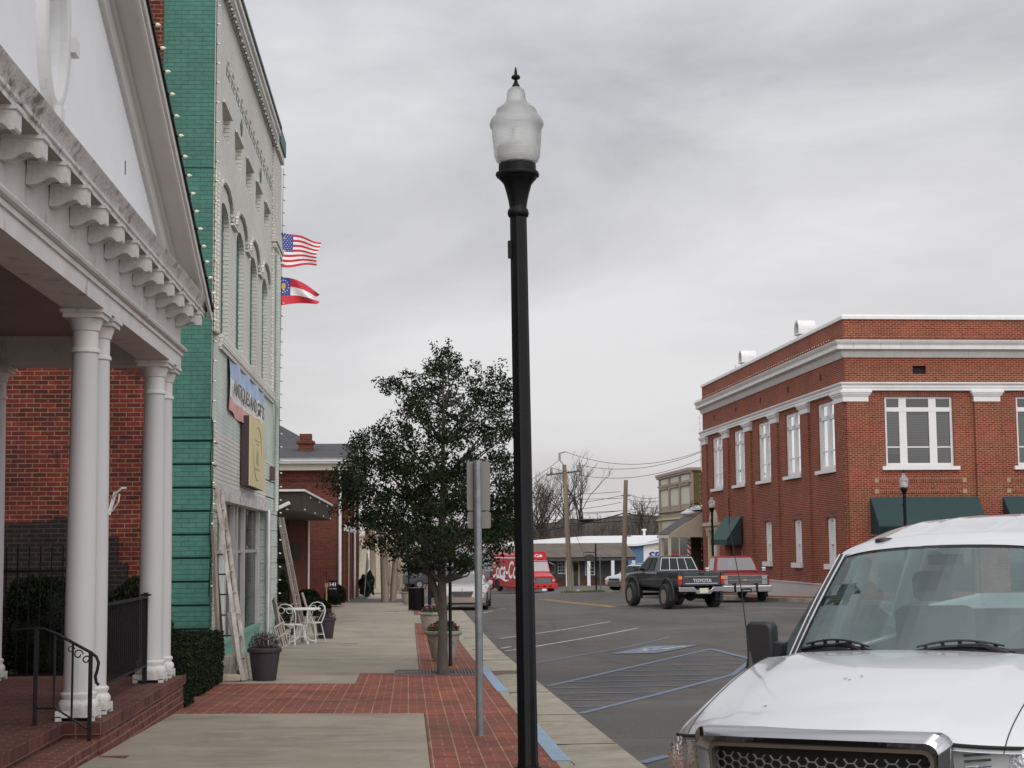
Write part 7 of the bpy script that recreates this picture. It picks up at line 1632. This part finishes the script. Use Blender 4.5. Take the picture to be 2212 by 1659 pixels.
# ------------------------------------------------------------------ old red pickup facing us
RED=pm('faded_red_paint',(.21,.013,.014),.5,var=.15,vs=2,spec=.3)
def oldpickup(label,loc,rz,mat,full=True):
    t=thing('pickup_truck',label,'pickup truck',loc,rz)
    carbody(t,mat,[(0,.93,.55,.86,.99,.96),(.04,.96,.48,.90,1.02,.96),(.5,.985,.45,.93,1.05,.95),(1.28,.99,.45,.96,1.10,.93),(1.30,.99,.45,.98,1.12,.93),(2.75,.99,.45,1.0,1.14,.93)],name='body')
    b=MB()
    for s in(1,-1): b.rings([[(s*.90,y,.5),(s*.99,y,.55),(s*.985,y,1.12),(s*.88,y,1.13),(s*.88,y,.5)] for y in(2.78,4.0,5.2)])
    b.box((-.88,2.8,.7),(.88,5.2,.74)); b.box((-.95,5.18,.55),(.95,5.22,1.13)); b.build('cargo_bed',mat,t,smooth=35)
    green(t,mat,glassm('red_cab_glass',(.4,.4,.4),.15) if 'red_cab_glass' not in bpy.data.materials else bpy.data.materials['red_cab_glass'],1.22,2.72,.88,1.12,1.68,2.62,.72,1.72,sidew=((.10,.86),),front_in=.05)
    if not full: return t
    g=MB(); g.box((-.88,-.03,.66),(.88,.0,.99)); g.build('grille_panel',pm('grille_dark',(.03,.028,.028),.4),t)
    g=MB()
    for z in(.67,.70,.73,.76,.79,.86,.89,.92,.95): g.box((-.62,-.045,z),(.62,-.031,z+.008))
    for z in(.655,.815,.985): g.box((-.90,-.055,z),(.90,-.031,z+.022))
    g.build('grille_bars',CHR,t); MB().prism([(-.09,.81),(-.07,.845),(-.02,.845),(-.02,.86),(.02,.86),(.02,.845),(.09,.845),(.07,.81),(.02,.81),(.02,.795),(-.02,.795),(-.02,.81)],-.065,-.056,'y').build('emblem',FG,t)
    for s in(1,-1):
        for z in(.68,.85): h=MB().box((s*.64,-.045,z),(s*.86,-.031,z+.13)).build('headlight',CHR,t,bevel=.008)
    b=MB(); b.prism([(-1.01,.50),(-.99,.62),(.99,.62),(1.01,.50),(.96,.38),(-.96,.38)],-.20,-.07,'y'); b.build('bumper',CHR,t,bevel=.02)
    for s in(1,-1): MB().box((s*.42-.03,-.26,.36),(s*.42+.03,-.2,.72)).build('bumper_guard',BLACK,t,bevel=.01)
    MB().box((-.20,-.25,.36),(.20,-.235,.52)).build('number_plate',BLACK,t); text('Chevrolet',.075,FW,t,loc=(0,-.255,.44),rot=(PI/2,0,0),shear=.2)
    for x in(-.5,.05): MB().bar((x,1.27,1.16),(x+.45,1.33,1.20),.02,.01).build('wiper',ALU,t)
    MB().box((-.06,1.34,1.22),(.08,1.36,1.42)).rot if False else None
    b=MB(); a=MB().box((-.25,1.50,1.30),(-.15,1.505,1.58)); a.v=[(x,y+(z-1.4)*.75-.05,z) for x,y,z in a.v]; a.build('window_sticker',pm('pale_blue_sticker',(.25,.5,.75),.6),t)
    arches(t,.99,(.85,4.15),.34,ex=.004)
    for y in(.85,4.15):
        for s in(1,-1): wheel(t,s*.86,y,.355,.22,side=s)
    for s in(1,-1): MB().box((s*1.02,1.45,1.12),(s*1.2,1.5,1.28)).build('mirror',CHR,t,bevel=.02)
    MB().box((-.9,.3,.35),(.9,5.0,.5)).build('chassis',UNDER,t)
    return t
oldpickup('old red pickup facing the camera with stacked square headlights, right of the dark raised pickup',(12.68,59.5,RD(12,59.5)+.02),math.radians(1.5),RED)
oldpickup('dark red pickup mostly hidden between the dark pickup and the old red pickup',(12.35,70.5,RD(12.3,70)+.02),math.radians(3),pm('dark_red_paint_car',(.10,.012,.018),.4),full=False)
# ------------------------------------------------------------------ champagne saloon
CHM=pm('champagne_paint',(.46,.41,.39),.25,metal=.25,var=.03,coat=.8); CHM2=pm('champagne_lower',(.30,.24,.22),.3,metal=.3,var=.03,coat=.6)
MC=thing('saloon_car','pale champagne saloon driving towards the camera between the trunk and the sign post','car',(2.02,60.2,RD(2.2,60)),math.radians(-5))
carbody(MC,CHM,[(0,.70,.40,.55,.62),(.06,.80,.33,.60,.68),(.25,.88,.26,.66,.76),(.8,.925,.22,.76,.87),(1.35,.93,.22,.84,.96),(3.7,.93,.22,.88,.99),(4.6,.90,.26,.86,.97),(4.95,.78,.36,.78,.88),(5.0,.70,.42,.72,.80)],k=.86)
green(MC,CHM,glassm('saloon_glass',(.42,.43,.46),.28),1.30,4.25,.80,.95,2.05,3.5,.60,1.43,sidew=((.12,.48),(.52,.86)))
b=MB(); b.rings([[(x,-.06+.10*(x/.85)**4*2.0,z) for x in [-.88+.11*i for i in range(17)]] for z in(.20,.30,.44,.50)],close=False,caps=False); b.rings([[(x,-.06+.2*(x/.85)**4,.50) for x in [-.88+.11*i for i in range(17)]],[(x,.06+.25*(x/.85)**4,.52) for x in [-.88+.11*i for i in range(17)]]],close=False,caps=False); b.build('bumper',CHM2,MC,smooth=60)
b=MB(); b.box((-.55,-.075,.23),(.55,-.06,.30)); b.box((-.86,.02,.22),(-.66,.03,.28)); b.box((.66,.02,.22),(.86,.03,.28)); b.build('lower_intake',UNDER,MC)
b=MB(); b.prism([(-.40,.70),(.40,.70),(.33,.53),(-.33,.53)],-.03,.03,'y'); g=b.build('grille',pm('grille_slate',(.08,.09,.11),.3,metal=.5),MC); b=MB()
for i in range(6): b.box((-.36+.012*(5-i)*.3,-.045,.545+.027*i),(.36-.012*(5-i)*.3,-.031,.555+.027*i))
b.prism([(-.42,.72),(.42,.72),(.40,.695),(-.40,.695)],-.045,.03,'y'); b.bar((-.41,-.02,.71),(-.34,-.02,.525),.025); b.bar((.41,-.02,.71),(.34,-.02,.525),.025); b.box((-.33,-.04,.515),(.33,.0,.535)); b.box((-.012,-.046,.54),(.012,-.03,.70)); b.build('grille_bars',CHR,g)
for s in(1,-1):
    b=MB(); P=[(s*.47,.66),(s*.80,.69),(s*.90,.64),(s*.88,.52),(s*.60,.50),(s*.48,.56)]; V=[(x,-.02+.16*(abs(x)/.9)**5*1.6-.01,z) for x,z in P]+[(x,.3,z) for x,z in P]; n=6; b.add(V,[tuple(range(6))]+[(i,(i+1)%6,6+(i+1)%6,6+i) for i in range(6)]); b.build('headlight',pm('saloon_headlight',(.42,.43,.42),.12,metal=.4,var=.3,vs=14) if s==1 else bpy.data.materials['saloon_headlight'],MC,bevel=.01)
    m_=MB(); m_.lathe([(.001,-.09),(.09,-.08),(.11,0),(.09,.07),(.001,.08)],c=(s*1.0,1.62,1.0),n=14,axis='y'); m_.build('mirror',CHM,MC,smooth=60)
b=MB(); b.tube([(0,.05,.73),(0,.04,.80)],.006); b.tube([(.03*math.cos(a),.04,.80+.03*math.sin(a)) for a in [2*PI*k/16 for k in range(17)]],.003,4); 
for k in range(3): a=PI/2+2*PI*k/3; b.bar((0,.04,.80),(.03*math.cos(a),.04,.80+.03*math.sin(a)),.004)
b.build('emblem',CHR,MC)
arches(MC,.925,(.85,3.9),.31,ex=.004)
for y in(.85,3.9):
    for s in(1,-1): wheel(MC,s*.83,y,.32,.22,side=s,nsp=7)
# ------------------------------------------------------------------ red drinks lorry
LR=pm('lorry_red',(.48,.018,.022),.32,var=.06,vs=.8,coat=.4); LRD=pm('lorry_red_body',(.36,.016,.022),.45,var=.06,vs=.8)
CK=thing('delivery_lorry','red drinks delivery lorry with white Coca-Cola script, half hidden by the near lamp post','lorry',(10.55,124.5,RD(9.8,125)),math.radians(15))
b=MB(); W1=1.22
b.rings([[(x,y,z) for x,z in ((-W1,.42),(-W1,2.95),(-W1+.18,3.16),(W1-.18,3.16),(W1,2.95),(W1,.42))] for y in(2.75,9.6)]); b.build('cargo_body',LRD,CK,smooth=40)
b=MB(); b.box((-W1-.02,2.74,2.72),(W1+.02,9.62,2.80)); b.build('body_stripe',FW,CK); b=MB(); b.rings([[(x,y,z) for x,z in ((-W1-.015,2.81),(-W1-.015,2.98),(-W1+.18,3.18),(W1-.18,3.18),(W1+.015,2.98),(W1+.015,2.81))] for y in(2.70,9.64)]); b.build('body_top',LR,CK,smooth=40)
b=MB(); 
for i in range(6): b.box((-W1-.006,2.8+i*1.12,.5),(-W1-.001,2.83+i*1.12,2.7))
b.build('shutter_seam',pm('seam_dark_red',(.15,.01,.012),.6),CK)
b=MB(); b.rings([[(x,y,z) for x,z in ((-1.16,1.9),(-1.16,3.05),(-1.0,3.25),(1.0,3.25),(1.16,3.05),(1.16,1.9))] for y in(2.5,2.72)]); b.build('headboard',LR,CK,smooth=40)
carbody(CK,LR,[(0,.92,.55,1.15,1.32,.85),(.06,.98,.52,1.2,1.38,.85),(1.15,1.05,.52,1.42,1.62,.80),(1.3,1.06,.52,1.5,1.70,.9),(2.45,1.06,.52,1.5,1.75,.9)],name='bonnet')
green(CK,LR,glassm('lorry_glass',(.35,.38,.40),.25),1.22,2.45,1.02,1.65,1.50,2.42,.92,2.52,sidew=((.15,.85),),front_in=.05,name='cab')
b=MB(); b.box((-.78,-.03,.80),(.45,-.001,1.22)); b.box((-.62,-.04,.80),(.62,-.001,1.22)); b.build('grille',pm('lorry_grille',(.18,.18,.17),.4,metal=.6,var=.3,vs=30),CK); b=MB(); b.box((-.66,-.05,.77),(.66,-.03,.81)); b.box((-.66,-.05,1.21),(.66,-.03,1.25)); b.box((-.66,-.05,.77),(-.62,-.03,1.25)); b.box((.62,-.05,.77),(.66,-.03,1.25)); b.build('grille_frame',CHR,CK)
b=MB(); b.prism([(-1.12,.38),(-1.12,.76),(1.12,.76),(1.12,.38)],-.22,-.04,'y'); b.build('bumper',LR,CK,bevel=.03); b=MB(); 
for x in(-.55,0,.5): b.box((x-.09,-.225,.50),(x+.09,-.221,.60))
b.build('bumper_slot',BLACK,CK); MB().box((-.2,-.23,.2),(.15,-.22,.37)).build('number_plate',FW,CK)
for s in(1,-1): MB().box((s*.74,-.06,.92),(s*.96,-.02,1.08)).build('headlight',REFL,CK); 
for s in(1,-1):
    MB().tube([(s*1.0,1.35,2.4),(s*1.35,1.1,2.2),(s*1.35,1.1,1.6),(s*1.05,1.2,1.5)],.025,5).build('mirror_arm',CHR,CK); MB().box((s*1.27,1.05,1.75),(s*1.45,1.12,2.25)).build('mirror',PLAST,CK)
MB().box((-.85,1.5,2.53),(.85,1.6,2.57)).build('roof_lights',ALU,CK)
for x in(.35,.62): MB().lathe([(.001,0),(.07,.0),(.07,.15),(.001,.16)],c=(x,2.0,2.62),n=12,axis='y').build('horn',CHR,CK)
text('Coca-Cola',.34,FW,CK,loc=(.05,2.47,2.92),rot=(PI/2,0,0),shear=.3,bold=.01)
text('Coca-Cola',1.95,FW,CK,loc=(-W1-.03,5.6,1.72),rot=(PI/2,0,-PI/2),shear=.32,bold=.03,sx=.92)
b=MB(); R=[]; 
for i in range(21):
    f=i/20; y=8.3-3.6*f; zz=.98+.13*math.sin(f*2*PI)-.02; th=.05+.22*math.sin(PI*f)**2; R.append([(-W1-.03,y,zz),(-W1-.03,y,zz+th)])
b.rings(R,close=False,caps=False); b.build('wave_mark',FW,CK,fixn=False); text('Coca-Cola',.30,FW,CK,loc=(-W1-.03,8.9,2.02),rot=(PI/2,0,-PI/2),shear=.3)
for y,zz in((1.0,.0),(7.9,0)):
    for s in(1,-1): wheel(CK,s*1.0,y,.46,.30,rim=pm('cream_wheel',(.55,.52,.40),.5) if 'cream_wheel' not in bpy.data.materials else bpy.data.materials['cream_wheel'],side=s,dish=.25)
arches(CK,1.225,(7.9,),.47,ex=.006); MB().box((-.9,.5,.35),(.9,9.4,.5)).build('chassis',UNDER,CK)
# ------------------------------------------------------------------ others
def suv(label,loc,rz,mat,low,rack=True,gl=CG):
    t=thing('suv_car',label,'car',loc,rz)
    carbody(t,mat,[(0,.70,.42,.72,.84),(.08,.84,.36,.78,.90),(.9,.88,.33,.90,1.02),(1.2,.885,.33,.94,1.06),(4.4,.885,.33,.96,1.08),(4.55,.82,.40,.95,1.06)],k=.88)
    b=MB()
    for s in(1,-1): b.rings([[(s*.88,y,.32),(s*.905,y,.36),(s*.905,y,.66),(s*.88,y,.70)] for y in(.25,1.5,3,4.4)])
    b.rings([[(x,-.04+.18*(x/.86)**4,z) for x in [-.86+.1075*i for i in range(17)]] for z in(.33,.40,.60,.64)],close=False,caps=False); b.build('lower_cladding',low,t,smooth=50)
    green(t,mat,gl,1.15,4.45,.82,1.04,1.85,4.2,.66,1.58,sidew=((.08,.34),(.38,.64),(.68,.92)))
    b=MB(); b.box((-.40,-.06,.68),(.40,-.02,.80)); b.build('grille',PLAST,t)
    for s in(1,-1):
        MB().box((s*.44,-.03,.68),(s*.78,.12,.82)).build('headlight',REFL,t,bevel=.02); MB().box((s*.52,-.07,.46),(s*.7,.0,.54)).build('fog_lamp',AMB,t); MB().box((s*.84,1.45,1.04),(s*1.02,1.55,1.18)).build('mirror',PLAST,t,bevel=.02)
        if rack: MB().tube([(s*.55,2.0,1.58),(s*.55,2.1,1.66),(s*.55,3.9,1.66),(s*.55,4.0,1.58)],.02,6).build('roof_rail',WHITE,t)
    if rack: 
        for y in(2.5,3.5): MB().bar((-.55,y,1.66),(.55,y,1.66),.04,.03).build('roof_bar',WHITE,t)
    arches(t,.905,(.9,3.6),.34,ex=.004)
    for y in(.9,3.6):
        for s in(1,-1): wheel(t,s*.81,y,.35,.22,side=s,nsp=6)
    return t
suv('white sport utility car with dark lower body and roof rails, left of the dark pickup',(12.15,93.6,RD(12.5,94)),math.radians(-52),TRUCKW,pm('brown_grey_cladding',(.09,.07,.06),.5))
t=suv('dark red sport utility car parked behind the front of the red lorry',(10.2,134,RD(12,134)),math.radians(-262),pm('maroon_paint',(.16,.012,.022),.35),PLAST,rack=False)
t=thing('flatbed_lorry','white cab of a flatbed lorry parked far behind, left of the red lorry','lorry',aty(1040,1262,205),math.radians(62))
carbody(t,TRUCKW,[(0,.95,.9,1.5,1.7),(.1,1.0,.8,1.5,1.8),(1.3,1.05,.8,1.7,2.0),(2.9,1.1,.8,1.8,2.1)],name='bonnet'); green(t,TRUCKW,CG,1.3,2.9,1.05,2.0,1.7,2.85,.95,3.1,sidew=((.2,.85),)); MB().box((-1.2,3.1,1.2),(1.2,8,1.4)).build('flat_bed',UNDER,t); MB().box((-1.2,3.0,1.2),(1.2,3.1,3.5)).build('headboard',BLACK,t)
for y in(.9,6.0):
    for s in(1,-1): wheel(t,s*1.0,y,.5,.3,side=s)
t=thing('box_lorry','grey box lorry parked across the street behind the leaning poles','lorry',aty(878,1273,158),math.radians(-66))
GB=pm('grey_box_panel',(.30,.31,.33),.5,var=.06,vs=.5); b=MB(); b.box((-1.2,3.0,1.05),(1.2,9.8,3.9)); b.build('cargo_box',GB,t); b=MB(); b.box((-1.22,2.98,.95),(1.22,9.82,1.05)); b.box((-1.22,2.98,3.9),(1.22,9.82,3.98)); b.build('box_rail',ALU,t)
carbody(t,pm('lorry_dark_cab',(.05,.05,.055),.4),[(0,.95,.6,1.2,1.4),(.1,1.0,.5,1.2,1.5),(1.2,1.05,.5,1.4,1.7),(2.8,1.1,.5,1.5,1.8)],name='bonnet'); green(t,bpy.data.materials['lorry_dark_cab'],CG,1.2,2.8,1.05,1.75,1.6,2.8,.95,2.7,sidew=((.2,.85),))
MB().box((-1.0,.5,.5),(1.0,9.6,.94)).build('chassis',UNDER,t)
for y in(.9,7.2,8.3):
    for s in(1,-1): wheel(t,s*1.0,y,.48,.3,side=s)
LIT=emit('marker_lamp',(1,.12,.02),6)
for x,y,z in((-1.24,8.6,.99),(-1.23,3.2,2.4)): MB().lathe([(.001,-.07),(.08,0),(.001,.07)],c=(x,y,z),n=10).build('marker_light',LIT,t)
t=thing('pickup_truck','dark pickup with glowing red tail lights stopped behind the champagne saloon','pickup truck',(2.0,84,RD(2,84)-.05),math.radians(186))
carbody(t,UNDER,[(0,.8,.5,.9,1.0),(.1,.9,.45,.9,1.05),(1.3,.95,.45,1.0,1.15),(5.2,.95,.45,1.0,1.15)]); green(t,BLACK,CG,1.4,3.2,.85,1.15,1.9,3.0,.7,1.75,sidew=((.1,.85),)); MB().box((-.95,5.2,.5),(.95,5.3,.7)).build('bumper',CHR,t)
for s in(1,-1):
    MB().box((s*.8,5.2,.75),(s*.95,5.23,1.1)).build('tail_light',LIT if s>0 else TAILR,t)
    for y in(.9,4.2): wheel(t,s*.85,y,.38,.24,side=s)
MB().box((-.7,2.0,1.76),(.7,2.6,1.82)).build('roof_panel',WHITE,t)
# kerbside gravel bits on the asphalt
